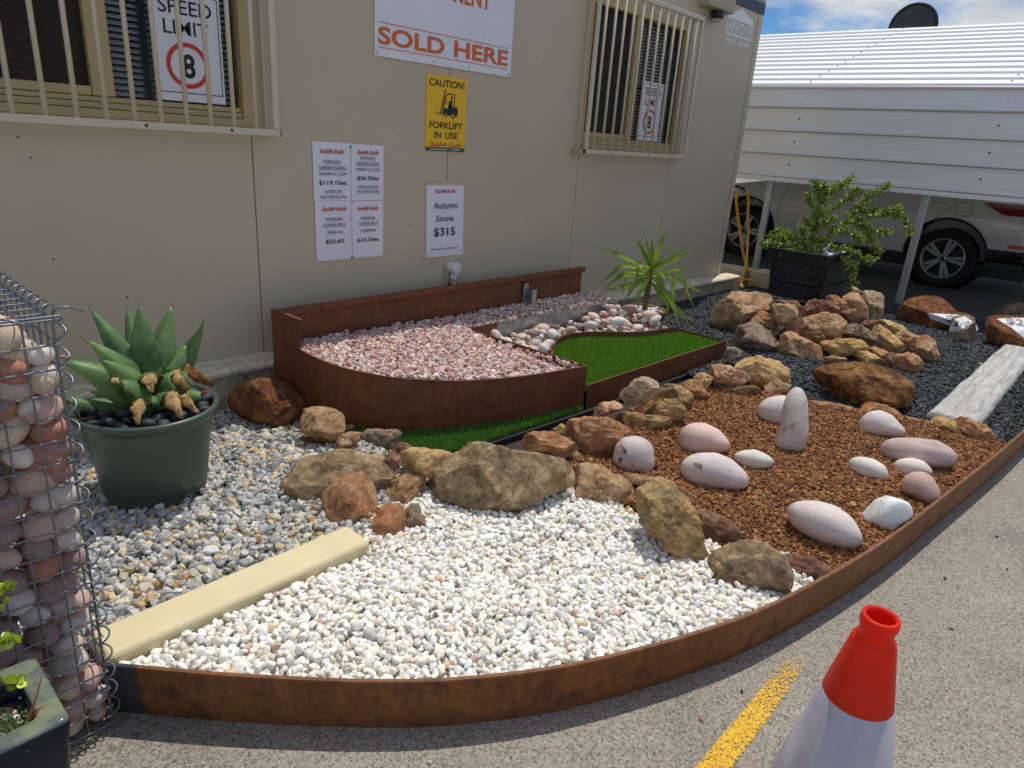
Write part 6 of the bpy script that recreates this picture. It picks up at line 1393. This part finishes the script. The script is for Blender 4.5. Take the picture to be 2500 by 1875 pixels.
def jleaf(p, d, s):
    d = d.normalized(); sd = d.orthogonal().normalized(); nn = d.cross(sd); k0 = len(jv)
    a = rng.uniform(0, 6.28); sd, nn = sd * math.cos(a) + nn * math.sin(a), nn * math.cos(a) - sd * math.sin(a)
    for t, w_ in ((0, .1), (.35, .48), (.75, .5), (1., .12)):
        jv.append(p + d * s * t - sd * s * w_ + nn * s * .08); jv.append(p + d * s * t + sd * s * w_ + nn * s * .08 * (t < .5))
    for i in range(3): jf_.append((k0 + 2 * i, k0 + 2 * i + 1, k0 + 2 * i + 3, k0 + 2 * i + 2))
    c = rng.choice(jpal); m_ = math.exp(rng.gauss(0, .18)); jc.extend([(c[0] * m_, c[1] * m_, c[2] * m_, 1)] * 8)
for pts, r0 in BR:
    cur = smooth_curve([tuple(jp(*p)) for p in pts], 8); n = len(cur)
    B(tuple(JO)).tube(cur, [r0 * (1 - .75 * i / (n - 1)) for i in range(n)], 6).build('branch', MAT['bark'], ja, smooth=True)
    leafy = r0 < .009
    for i in range(n - 1):
        p, q = Vector(cur[i]), Vector(cur[i + 1]); t = (q - p).normalized()
        if not leafy and i < n * .30: continue
        for m_ in range(7 if leafy else 6):
            # short side twig with paired leaves
            d = Vector((rng.gauss(0, 1), rng.gauss(0, 1), rng.gauss(.25, .8))).normalized(); d = (d - t * d.dot(t) * .6).normalized()
            ln = rng.uniform(.006, .075); b0 = p.lerp(q, rng.random())
            for s_ in np.arange(.3, 1.01, .24):
                lp = b0 + d * ln * s_
                for _ in range(2):
                    ld = (d * .5 + Vector((rng.gauss(0, 1), rng.gauss(0, 1), rng.gauss(.2, .8))).normalized()).normalized(); jleaf(lp, ld, rng.uniform(.011, .019))
me = mesh('foliage', [p - JO for p in jv], jf_, attr_mat('jade_leaf', .3, 60, 0, .55, .92, 1.08, .22), False)
at = me.color_attributes.new('Col', 'FLOAT_COLOR', 'POINT'); at.data.foreach_set('color', np.array(jc, np.float32).reshape(-1))
tag(link('foliage', me, ja), kind='stuff')

# ================================================================ gabion basket
gb = thing('gabion_basket', (.08, 1.72, 0), 'galvanised wire gabion basket bound with spiral wire, packed with round stones', 'gabion')
GO = (.08, 1.72, 0)
GX0, GX1, GY0, GY1, GZ = -.168, .332, 1.47, 1.97, .985
rw = .0021
def lean_x(x, z): return x + .012 * z
unit = mesh('wire', *(lambda q: (q.v, q.f))(B().tube([(0, 0, 0), (0, 0, 1)], 1., 8)), MAT['wire'], True)
def wire(a, b, r_=rw, name='wire'):
    a, b = Vector(a), Vector(b); o = link(name, unit, gb, a - Vector(GO)); d = b - a
    o.rotation_euler = d.to_track_quat('Z', 'Y').to_euler(); o.scale = (r_, r_, d.length)
nz, nx_, ny_ = 20, 10, 10
for i in range(nx_ + 1):
    x = GX0 + (GX1 - GX0) * i / nx_
    wire((lean_x(x, 0), GY0, .012), (lean_x(x, GZ), GY0, GZ), rw if i < nx_ else .0028)
    wire((lean_x(x, GZ), GY0 - .002, GZ + .003), (lean_x(x, GZ), GY1, GZ + .003))
for k in range(nz + 1):
    z = .016 + (GZ - .016) * k / nz
    wire((lean_x(GX0, z) - .004, GY0 - .004, z), (lean_x(GX1, z) + .005, GY0 - .004, z))
    wire((lean_x(GX1, z) + .004, GY0 - .005, z), (lean_x(GX1, z) + .004, GY1, z))
for j in range(1, ny_ + 1):
    y = GY0 + (GY1 - GY0) * j / ny_
    wire((lean_x(GX1, 0), y, .012), (lean_x(GX1, GZ), y, GZ))
    wire((lean_x(GX0, GZ), y, GZ), (lean_x(GX1, GZ) + .005, y, GZ))
    if j == ny_:
        for k in range(0, nz + 1): wire((GX0, y, .016 + (GZ - .016) * k / nz), (GX1, y, .016 + (GZ - .016) * k / nz))
for j in range(0, ny_ + 1):
    wire((GX0, GY0 + .05 * j, .012), (lean_x(GX0, GZ), GY0 + .05 * j, GZ))
wire((lean_x(GX0, GZ) - .004, GY0 - .010, GZ + .006), (lean_x(GX1, GZ) + .012, GY0 - .010, GZ + .008), .0026)
def helix(a, b, rad, pitch, name='spiral_binder', r_=.0022, ph=0.):
    a, b = Vector(a), Vector(b); d = (b - a); L_ = d.length; d.normalize(); u = d.orthogonal().normalized(); v = d.cross(u)
    n = int(L_ / pitch * 14); pts = [a + d * (L_ * i / n) + (u * math.cos(2 * math.pi * L_ * i / n / pitch + ph) + v * math.sin(2 * math.pi * L_ * i / n / pitch + ph)) * rad for i in range(n + 1)]
    B(GO).tube(pts, r_, 6).build(name, MAT['wire'], gb, smooth=True)
helix((lean_x(GX1, 0) + .008, GY0, .02), (lean_x(GX1, GZ) + .008, GY0, GZ - .01), .0115, .050)
helix((lean_x(GX1, GZ) + .006, GY0 + .01, GZ + .004), (lean_x(GX1, GZ) + .006, GY1, GZ + .004), .015, .050, ph=1.)
helix((GX0, GY0 - .004, GZ + .002), (lean_x(GX1, GZ) - .03, GY0 - .004, GZ + .002), .010, .105)
e_ = Vector((lean_x(GX1, GZ) + .006, GY0 + .012, GZ + .004))
B(GO).tube(smooth_curve([tuple(e_), tuple(e_ + Vector((.0, -.012, .014))), tuple(e_ + Vector((.022, -.016, .017))), tuple(e_ + Vector((.048, -.010, .004)))], 6), .0024, 6).build('wire_end', MAT['wire'], gb, smooth=True)
rng = random.Random(14)
kinds = ['peb_sand', 'peb_sand', 'peb_grey', 'peb_grey', 'peb_purple', 'peb_purple', 'peb_cream', 'peb_red', 'peb_mauve', 'peb_streak']
gnm = {'peb_sand': 'sandy', 'peb_grey': 'grey-pink', 'peb_purple': 'purple-brown', 'peb_cream': 'cream', 'peb_red': 'brick-red', 'peb_mauve': 'mauve', 'peb_streak': 'streaked grey'}
def gstone(x, y, z, s_, kd=None, el=(1, 1, 1)):
    kd = kd or rng.choice(kinds)
    lv = 'at the foot of' if z < .25 else 'low in' if z < .5 else 'high in' if z < .78 else 'at the top of'
    pebble('gabion_stone', kd, (x, y, z), s_, rng, 'round %s stone packed %s the wire gabion' % (gnm[kd], lv), '%s stones %s the gabion' % (gnm[kd], lv), .3, 'stone', (el[0], el[1], el[2] * 1.28))
z = .03; row_ = 0
while z < .96:
    x = -.09 + (.02 if row_ % 2 else 0)
    while x < .34:
        s_ = rng.uniform(.030, .046); xx = x + s_ * .9
        if xx < .345: gstone(min(xx, GX1 - s_ * .62) + .012 * z, GY0 + .012 + s_ * .80, z + rng.uniform(-.008, .008), s_)
        x += s_ * 1.72
    z += .052; row_ += 1
# stones along the far side and the top
z = .04
while z < .95:
    for y in (1.595, 1.665, 1.735):
        s_ = rng.uniform(.030, .040); gstone(GX1 - s_ * .85 + .010 * z, y + rng.uniform(-.01, .01), z, s_)
    for x in (-.05, .03, .11, .19, .25):
        s_ = rng.uniform(.032, .042); gstone(x, 1.575 + rng.uniform(-.01, .01), z + .02, s_)
    z += .066
for y in (1.655, 1.73, 1.80, 1.88):
    for x in (-.08, 0., .08, .16, .24, .29): gstone(x + rng.uniform(-.01, .01), y, .925 + rng.uniform(-.01, .01), rng.uniform(.034, .046))
for (x, z, s_, kd) in ((.262, .955, .052, 'peb_sand'), (.268, .892, .047, 'peb_red'), (.325, .872, .030, 'peb_cream'), (.312, .80, .042, 'peb_mauve'), (.296, .70, .05, 'peb_red')):
    gstone(x, GY0 + .012 + s_ * .7, z, s_, kd)

# ================================================================ glazed square pot
sp_ = thing('glazed_pot', (.04, 1.26, 0), 'dark blue glazed square pot with a green-brown rim in front of the gabion', 'pot')
SO = (.04, 1.26, 0)
def sqring(x0, x1, y0, y1, z, r_=.012, n=4):
    out = []
    for cx_, cy_, a0 in ((x1 - r_, y1 - r_, 0), (x0 + r_, y1 - r_, 90), (x0 + r_, y0 + r_, 180), (x1 - r_, y0 + r_, 270)):
        for j in range(n + 1): a = R(a0 + 90 * j / n); out.append((cx_ + r_ * math.cos(a), cy_ + r_ * math.sin(a), z))
    return out
X0, X1, Ya, Yb, ZP = -.115, .199, 1.150, 1.362, .360
rings = [sqring(X0 + .03, X1 - .03, Ya + .03, Yb - .03, .0), sqring(X0 + .004, X1 - .004, Ya + .004, Yb - .004, ZP - .045), sqring(X0, X1, Ya, Yb, ZP - .012), sqring(X0 + .001, X1 - .001, Ya + .001, Yb - .001, ZP - .004), sqring(X0 + .006, X1 - .006, Ya + .006, Yb - .006, ZP),
         sqring(X0 + .034, X1 - .034, Ya + .034, Yb - .034, ZP + .001, .02), sqring(X0 + .039, X1 - .039, Ya + .039, Yb - .039, ZP - .006, .02), sqring(X0 + .040, X1 - .040, Ya + .040, Yb - .040, ZP - .07, .02)]
b = B(SO); m = len(rings[0]); F = [(i * m + k, i * m + (k + 1) % m, (i + 1) * m + (k + 1) % m, (i + 1) * m + k) for i in range(len(rings) - 1) for k in range(m)] + [tuple(range(m - 1, -1, -1))]
b.add([p for r_ in rings for p in r_], F).build('body', MAT['glaze'], sp_, smooth=True)
b = B(SO); rr_ = sqring(X0 + .041, X1 - .041, Ya + .041, Yb - .041, ZP - .05, .02); b.add(rr_, [tuple(range(len(rr_)))]).build('soil', MAT['soil'], sp_)
gravel('pot_pebbles', [(X0 + .05, Ya + .05), (X1 - .055, Ya + .05), (X1 - .055, Yb - .07), (X0 + .05, Yb - .07)], lambda x, y: ZP - .045 + x * 0, .0105, .013, .5,
       [(3, S(214, 200, 186)), (2, S(184, 150, 128)), (2, S(196, 130, 106)), (2, S(226, 220, 212)), (.6, S(214, 92, 48)), (1, S(150, 128, 116))], attr_mat('pot_pebble', .5, 90, .1, .4, .9, 1.1), 'small mixed pebbles covering the soil in the blue pot', 41, 2, 2, ((0, .9),), .5, True)
wd_ = thing('weed_clump', (.13, 1.22, ZP - .04), 'low weed with tiny leaves and red grass blades in the blue pot', 'weed')
WO = Vector((.13, 1.22, ZP - .04)); rng = random.Random(3)
jv, jf_, jc = [], [], []; jpal = [S(96, 126, 72), S(120, 146, 86), S(80, 110, 60)]
for t in range(230):
    p = WO + Vector((rng.gauss(-.005, .024), rng.gauss(.0, .026), rng.uniform(.004, .022)))
    jleaf(p, Vector((rng.gauss(0, 1), rng.gauss(0, 1), .5)), rng.uniform(.005, .009))
me = mesh('leaves', [p - WO for p in jv], jf_, attr_mat('weed_leaf', .5, 60, 0, .4, .9, 1.1, .2))
at = me.color_attributes.new('Col', 'FLOAT_COLOR', 'POINT'); at.data.foreach_set('color', np.array(jc, np.float32).reshape(-1)); tag(link('leaves', me, wd_), kind='stuff')
redb = plain('red_grass_blade', S(150, 84, 52), .5, var=.3, vscale=30); grb = plain('green_grass_blade', S(118, 128, 60), .5, var=.3, vscale=30)
def blade(parent, org, pts, w_, mat, name='blade'):
    P3 = smooth_curve(pts, 6); n = len(P3); V = []; F = []
    for i, p in enumerate(P3):
        p = Vector(p); u = i / (n - 1); w2 = w_ * (1 - u ** 1.5) + .0004
        V += [p - org + Vector((.7, -.7, 0)) * -w2 * .5, p - org + Vector((.7, -.7, 0)) * w2 * .5]
    for i in range(n - 1): F.append((2 * i, 2 * i + 1, 2 * i + 3, 2 * i + 2))
    link(name, mesh(name, V, F, mat, True), parent)
for pts, mt_ in (([(.135, 1.215, .32), (.165, 1.225, .365), (.187, 1.238, .41)], redb), ([(.135, 1.215, .32), (.162, 1.205, .36), (.185, 1.19, .375)], redb), ([(.13, 1.205, .32), (.115, 1.21, .36), (.10, 1.225, .40)], grb), ([(.13, 1.205, .32), (.125, 1.20, .36), (.108, 1.195, .385)], grb)):
    blade(wd_, WO, pts, .006, mt_)
jb = thing('jade_cutting', (.07, 1.30, ZP - .04), 'young jade plant with round lime leaves rising from the blue pot', 'plant')
JB = Vector((.07, 1.30, ZP - .04)); rng = random.Random(9)
jv, jf_, jc = [], [], []; jpal = [S(170, 190, 52), S(150, 176, 48), S(190, 204, 84)]
for pts in ([(.07, 1.30, .32), (.11, 1.285, .45), (.135, 1.27, .53), (.165, 1.258, .585)], [(.11, 1.285, .45), (.135, 1.28, .47), (.155, 1.27, .475)], [(.09, 1.29, .40), (.12, 1.275, .40), (.15, 1.265, .385)]):
    cur = smooth_curve(pts, 6); B(tuple(JB)).tube(cur, .0035, 6).build('stem', MAT['bark'], jb, smooth=True)
    for i in range(6, len(cur), 3):
        for s_ in range(3): jleaf(Vector(cur[i]), Vector((rng.gauss(.3, .8), rng.gauss(-.2, .8), rng.gauss(.3, .5))), rng.uniform(.014, .020))
    for s_ in range(5): jleaf(Vector(cur[-1]), Vector((rng.gauss(.3, .8), rng.gauss(-.2, .8), rng.gauss(.4, .4))), rng.uniform(.015, .021))
me = mesh('leaves', [p - JB for p in jv], jf_, attr_mat('lime_leaf', .3, 60, 0, .5, .95, 1.05, .25))
at = me.color_attributes.new('Col', 'FLOAT_COLOR', 'POINT'); at.data.foreach_set('color', np.array(jc, np.float32).reshape(-1)); tag(link('leaves', me, jb), kind='stuff')

# ================================================================ traffic cone
KO = (1.10, .149, 0)
tcn = thing('traffic_cone', KO, 'orange traffic cone with grey-white reflective sleeve on the concrete', 'traffic cone')
B(KO).box(.91, 1.29, -.041, .339, .0, .03).build('base', MAT['trim'], tcn, bevel=.012)
rz = lambda z: .150 + (.0335 - .150) * (z - .03) / (.635 - .03)
B(KO).lathe([(.165, .031), (rz(.05), .05), (rz(.2), .20), (rz(.205) , .205), (rz(.52), .52), (rz(.63), .630), (.0325, .636), (.0285, .637), (.0265, .642), (.0262, .655), (.0275, .661), (.0292, .664), (.0296, .674), (.0282, .680), (.0225, .680), (.0215, .674), (.022, .60), (rz(.5) - .006, .50), (.120, .032)], 64, KO).build('cone_body', MAT['cone'], tcn, smooth=True)
B(KO).lathe([(rz(.205) + .0015, .205), (rz(.52) + .0022, .517), (rz(.52) + .0005, .5185)], 64, KO).build('reflective_sleeve', MAT['reflective'], tcn, smooth=True)

# ================================================================ loose stones on the concrete
rng = random.Random(66)
for k, (x, y, kd) in enumerate(((2.05, .28, 'peb_sand'), (2.13, .25, 'peb_sand'), (1.55, .47, 'peb_black'), (2.6, .20, 'peb_black'), (2.85, .05, 'peb_black'), (1.38, .50, 'peb_red'), (2.3, .12, 'peb_purple'), (.80, .88, 'peb_grey'), (3.1, .12, 'peb_black'), (1.75, .15, 'peb_black'), (2.9, .22, 'peb_sand'))):
    pebble('stray_stone', kd, (x, y, .004), rng.uniform(.005, .009), rng, 'tiny loose stone lying on the concrete outside the steel edging', 'stray stones on the concrete', .3, 'stone')
# ================================================================ yellow hose hung at the office corner
hs = thing('garden_hose', (7.1, 3.3, .03), 'yellow garden hose hanging in loops past the office corner', 'hose')
HO = (7.1, 3.3, .03)
h1 = smooth_curve([(6.66, 3.42, 1.0), (6.86, 3.30, 1.066), (7.02, 3.25, 1.05), (7.13, 3.25, 1.02), (7.26, 3.25, .93), (7.30, 3.25, .80), (7.33, 3.22, .60), (7.30, 3.18, .40), (7.20, 3.12, .26), (7.02, 3.06, .15), (6.86, 2.98, .085), (6.78, 2.93, .082)], 6)
B(HO).tube(h1, .0135, 8).build('hose', MAT['hose'], hs, smooth=True)
h2 = smooth_curve([(6.66, 3.42, .98), (6.88, 3.25, 1.026), (6.98, 3.25, .90), (7.07, 3.25, .76), (7.16, 3.22, .55), (7.20, 3.18, .38), (7.22, 3.12, .24), (7.24, 3.05, .14), (7.28, 2.98, .08)], 6)
B(HO).tube(h2, .0135, 8).build('hose', MAT['hose'], hs, smooth=True)
h3 = smooth_curve([(6.96, 3.04, .13), (7.06, 2.98, .12), (7.10, 2.92, .08)], 6)
B(HO).tube(h3, .0135, 8).build('hose', MAT['hose'], hs, smooth=True)
B(HO).tube(h1[8:19], .0145, 8).build('hose_guard', MAT['black_plastic'], hs, smooth=True)
B(HO).tube([(6.625, 3.42, .99), (6.70, 3.42, .99), (6.70, 3.42, 1.03)], .012, 8).build('hanger', MAT['steelpost'], hs)

# ================================================================ white car under the carport
CXL, CW = 9.60, .925                                       # near side plane and half width
CC = CXL + CW
ca = thing('parked_car', (CC, 3.05, 0), 'white SUV parked under the carport, seen from its left side', 'car')
KC = (CC, 3.05, 0)
ST = [  # y, width factor, bottom z, belt z, top z, top half-width factor
    (.86, .80, .46, .94, .98, .70), (.90, .88, .42, .98, 1.04, .74), (1.02, .95, .38, 1.02, 1.14, .76), (1.30, .985, .36, 1.05, 1.46, .72), (1.6, 1., .34, 1.06, 1.57, .72), (2.2, 1., .33, 1.05, 1.62, .72), (2.9, 1., .33, 1.04, 1.63, .73),
    (3.4, 1., .33, 1.03, 1.55, .73), (3.75, 1., .33, 1.02, 1.30, .76), (4.0, 1., .34, 1.01, 1.08, .82), (4.4, .995, .35, .97, 1.02, .80), (4.8, .96, .37, .92, .95, .76), (5.05, .88, .38, .82, .86, .68), (5.2, .74, .40, .70, .74, .55), (5.25, .60, .42, .62, .64, .45)]
sta = np.array(ST); ysn = np.linspace(.86, 5.25, 60)
def st(y): return [float(np.interp(y, sta[:, 0], sta[:, i])) for i in range(1, 6)]
def section(y):
    wf, zb_, zl, zt, tf = st(y); W_ = CW * wf
    return [(0, zb_), (W_ * .86, zb_), (W_ * .95, zb_ + .04), (W_ * .985, zb_ + .12), (W_ * .985, zb_ + .20), (W_ * .997, zb_ + .30), (W_ * 1.0, zb_ + (zl - zb_) * .66), (W_ * .985, zb_ + (zl - zb_) * .82), (W_ * .96, zl - .04), (W_ * .93, zl), (W_ * (.93 * .45 + tf * .55), zl + (zt - zl) * .55), (W_ * tf, zt - .03), (W_ * tf * .86, zt), (0, zt + .015)]
def side_x(y, z):
    s_ = section(y)[:10]; return CC - float(np.interp(z, [q[1] for q in s_], [q[0] for q in s_]))
V = []; F = []; ns = len(section(2.))
ring_n = 2 * ns - 2
for y in ysn:
    s_ = section(y); full = [(-a, b_) for a, b_ in s_] + [(a, b_) for a, b_ in s_[::-1][1:-1]]
    V += [(CC + a, y, b_) for a, b_ in full]
for i in range(len(ysn) - 1):
    for k in range(ring_n): F.append((i * ring_n + k, i * ring_n + (k + 1) % ring_n, (i + 1) * ring_n + (k + 1) % ring_n, (i + 1) * ring_n + k))
F += [tuple(range(ring_n)), tuple(range(len(ysn) * ring_n - 1, (len(ysn) - 1) * ring_n - 1, -1))]
body = B(KC).add(V, F).build('body', MAT['carpaint'], ca)
AX = ((1.765, .352), (4.305, .352))
ct_ = B(KC)
for (ay, az) in AX: ct_.add(*(lambda q: ([(p.x, p.y, p.z) for p in q.v], q.f))(B().tube([(CC - 1.2, ay, az + .035), (CC - .55, ay, az + .035)], .435, 40)))
for (ay, az) in AX: ct_.add(*(lambda q: ([(p.x, p.y, p.z) for p in q.v], q.f))(B().tube([(CC + .55, ay, az + .035), (CC + 1.2, ay, az + .035)], .435, 40)))
cutter = ct_.build('arch_cutter', MAT['trim'])
cutter.location = (CC, 3.05, 0)
bo = body.modifiers.new('arches', 'BOOLEAN'); bo.operation = 'DIFFERENCE'; bo.object = cutter; bo.solver = 'EXACT'
dg = bpy.context.evaluated_depsgraph_get(); dg.update()
nm_ = bpy.data.meshes.new_from_object(body.evaluated_get(dg)); body.modifiers.clear(); body.data = nm_
for p in nm_.polygons: p.use_smooth = True
try: nm_.set_sharp_from_angle(angle=R(28))
except Exception: pass
bpy.data.objects.remove(cutter)
def on_side(pts, lift=.004): return [(side_x(y, z) - lift, y, z) for y, z in pts]
def side_poly(name, pts, mat, lift=.006):
    b = B(KC); P_ = on_side(pts, lift); Q_ = on_side(pts, -.01); n = len(P_)
    b.add(P_ + Q_, [tuple(range(n)), tuple(range(2 * n - 1, n - 1, -1))] + [(i, (i + 1) % n, n + (i + 1) % n, n + i) for i in range(n)]).build(name, mat, ca)
def side_line(name, pts, r_=.0035): B(KC).tube(on_side(smooth_curve(pts, 6), .0), r_, 5).build(name, MAT['trim'], ca)
for (ay, az) in AX:
    a_ = [R(d) for d in range(-22, 203, 6)]
    arc_o = [(ay + .435 * math.cos(a), az + .035 + .435 * math.sin(a)) for a in a_]
    B(KC).tube(on_side(arc_o, -.002), .014, 6).build('arch_trim', MAT['trim'], ca)
    B(KC).lathe([(.434, 0), (.434, .38), (.0, .38)], 32, (CXL + .06, ay, az + .035), 'x').build('arch_liner', MAT['rubber'], ca)
    wh = thing('wheel', (0, 0, 0), None, None); wh.parent = ca; wh.location = (CXL + .13 - CC, ay - 3.05, az)
    WO2 = (CXL + .13, ay, az); X_ = CXL + .13
    B(WO2).lathe([(.235, -.10), (.262, -.108), (.30, -.112), (.335, -.10), (.352, -.07), (.352, .07), (.335, .10), (.24, .10)], 48, WO2, 'x').build('tyre', MAT['rubber'], wh, smooth=True)
    B(WO2).lathe([(.238, -.102), (.232, -.108), (.222, -.104), (.215, -.07), (.20, .06)], 48, WO2, 'x').build('rim', MAT['alloy'], wh, smooth=True)
    B(WO2).lathe([(0, -.02), (.2, -.02), (.215, .0)], 32, WO2, 'x').build('brake_disc', MAT['trim'], wh)
    B(WO2).lathe([(0, -.098), (.03, -.098), (.036, -.092), (.055, -.085), (.06, -.05)], 24, WO2, 'x').build('hub', MAT['alloy'], wh, smooth=True)
    B(WO2).lathe([(0, -.0995), (.026, -.0995)], 16, WO2, 'x').build('hub_cap', MAT['trim'], wh)
    for k in range(5):
        a0 = R(90 + 72 * k + 18)
        for dlt in (-.16, .16):
            p0 = (a0 + dlt * 1.2, .045); p1 = (a0 + dlt * .92, .218); V = []
            for (a, r_, w_) in ((p0[0], p0[1], .016), (p1[0], p1[1], .022)):
                t = Vector((0, -math.sin(a), math.cos(a))); c = Vector((X_, ay + r_ * math.cos(a), az + r_ * math.sin(a)))
                for sx in (-.094 if r_ < .1 else -.100, -.06):
                    for sg in (-1, 1): V.append(tuple(c + Vector((sx, 0, 0)) + t * w_ * sg))
            B(WO2).add(V, [(0, 1, 5, 4), (2, 6, 7, 3), (0, 4, 6, 2), (1, 3, 7, 5), (0, 2, 3, 1), (4, 5, 7, 6)]).build('spoke', MAT['alloy'], wh, bevel=.004, seg=1)
        an = R(90 + 72 * k - 18); B(WO2).lathe([(0, -.091), (.008, -.091), (.010, -.085)], 8, (X_, ay + .05 * math.cos(an), az + .05 * math.sin(an)), 'x').build('wheel_nut', MAT['trim'], wh)
B(KC).add(*(lambda P_, n: (P_, [(i, i + 1, n + i + 1, n + i) for i in range(n - 1)]))([(side_x(y, z0) - .006, y, z0) for z0, yy in ((.40, 0), (.30, 0)) for y in np.linspace(2.24, 3.82, 14)] , 14)).build('sill_cladding', MAT['trim'], ca)
B(KC).add([(side_x(2.24, .36) - .004, 2.24, .30), (side_x(3.82, .36) - .004, 3.82, .30), (CC, 3.82, .22), (CC, 2.24, .22)], [(0, 1, 2, 3)]).build('underbody', MAT['trim'], ca)
B(KC).box(CC - .80, CC + .80, .93, 5.0, .20, .335).build('chassis', MAT['trim'], ca)
zz_ = (.535, .50, .46, .42, .38, .34, .31); yy_ = np.linspace(.868, 1.335, 14)
B(KC).add([(side_x(y, max(z, .40)) - .008 - (.0 if z > .4 else -.02), y, z) for z in zz_ for y in yy_], [(a * 14 + i, a * 14 + i + 1, (a + 1) * 14 + i + 1, (a + 1) * 14 + i) for a in range(len(zz_) - 1) for i in range(13)]).build('bumper_skirt', MAT['trim'], ca)
B(KC).box(CC - .70, CC + .70, .855, .95, .30, .52).build('bumper_skirt', MAT['trim'], ca)
side_line('door_seam', [(1.79, 1.05), (1.80, .98), (1.90, .86), (1.95, .79)]); side_line('door_seam', [(2.79, 1.03), (2.815, .8), (2.82, .55), (2.82, .43)])
side_line('door_seam', [(3.765, 1.01), (3.83, .85), (3.845, .65), (3.80, .46)])
side_line('fuel_cap_seam', [(1.675 + .085 * math.cos(a), .94 + .078 * math.sin(a)) for a in np.linspace(0, 6.283, 13)], .0028)
side_poly('door_handle', [(1.86, 1.005), (2.05, 1.0), (2.05, 1.03), (1.86, 1.035)], MAT['carpaint'], .03)
yt = np.linspace(.93, 1.50, 16)
def lampz(y, s_): t = (1.50 - y) / .57; return 1.052 - s_ * min(.115, .30 * t)
B(KC).add([(side_x(y, min(lampz(y, s_), 1.0)) - .014, y, lampz(y, s_) - .02) for s_ in (0., .33, .66, 1.) for y in yt], [(a * 16 + i, a * 16 + i + 1, (a + 1) * 16 + i + 1, (a + 1) * 16 + i) for a in range(3) for i in range(15)]).build('tail_lamp', MAT['tail'], ca)
side_poly('rear_reflector', [(1.16, .565), (.98, .56), (.98, .60), (1.15, .605)], MAT['reflector'], .014)
# glasshouse
for y0, y1 in ((1.62, 2.74), (2.86, 3.62)):
    P_ = []
    for y in np.linspace(y0, y1, 8):
        s_ = section(y); P_.append([(CC - s_[9][0] * .99 - .006, y, s_[9][1] + .03), (CC - s_[10][0] - .006, y, s_[10][1]), (CC - s_[11][0] - .004, y, s_[11][1] - .04)])
    B(KC).add([p for q_ in P_ for p in q_], [(i * 3 + k, i * 3 + k + 1, (i + 1) * 3 + k + 1, (i + 1) * 3 + k) for i in range(7) for k in range(2)]).build('side_window', MAT['glass_dark'], ca)
B(KC).box(CXL - .20, CXL - .02, 3.60, 3.74, 1.07, 1.20).build('wing_mirror', MAT['carpaint'], ca, bevel=.03)
side_poly('headlamp', [(4.75, .80), (5.0, .72), (4.98, .80), (4.72, .88)], MAT['pvc'], .01)
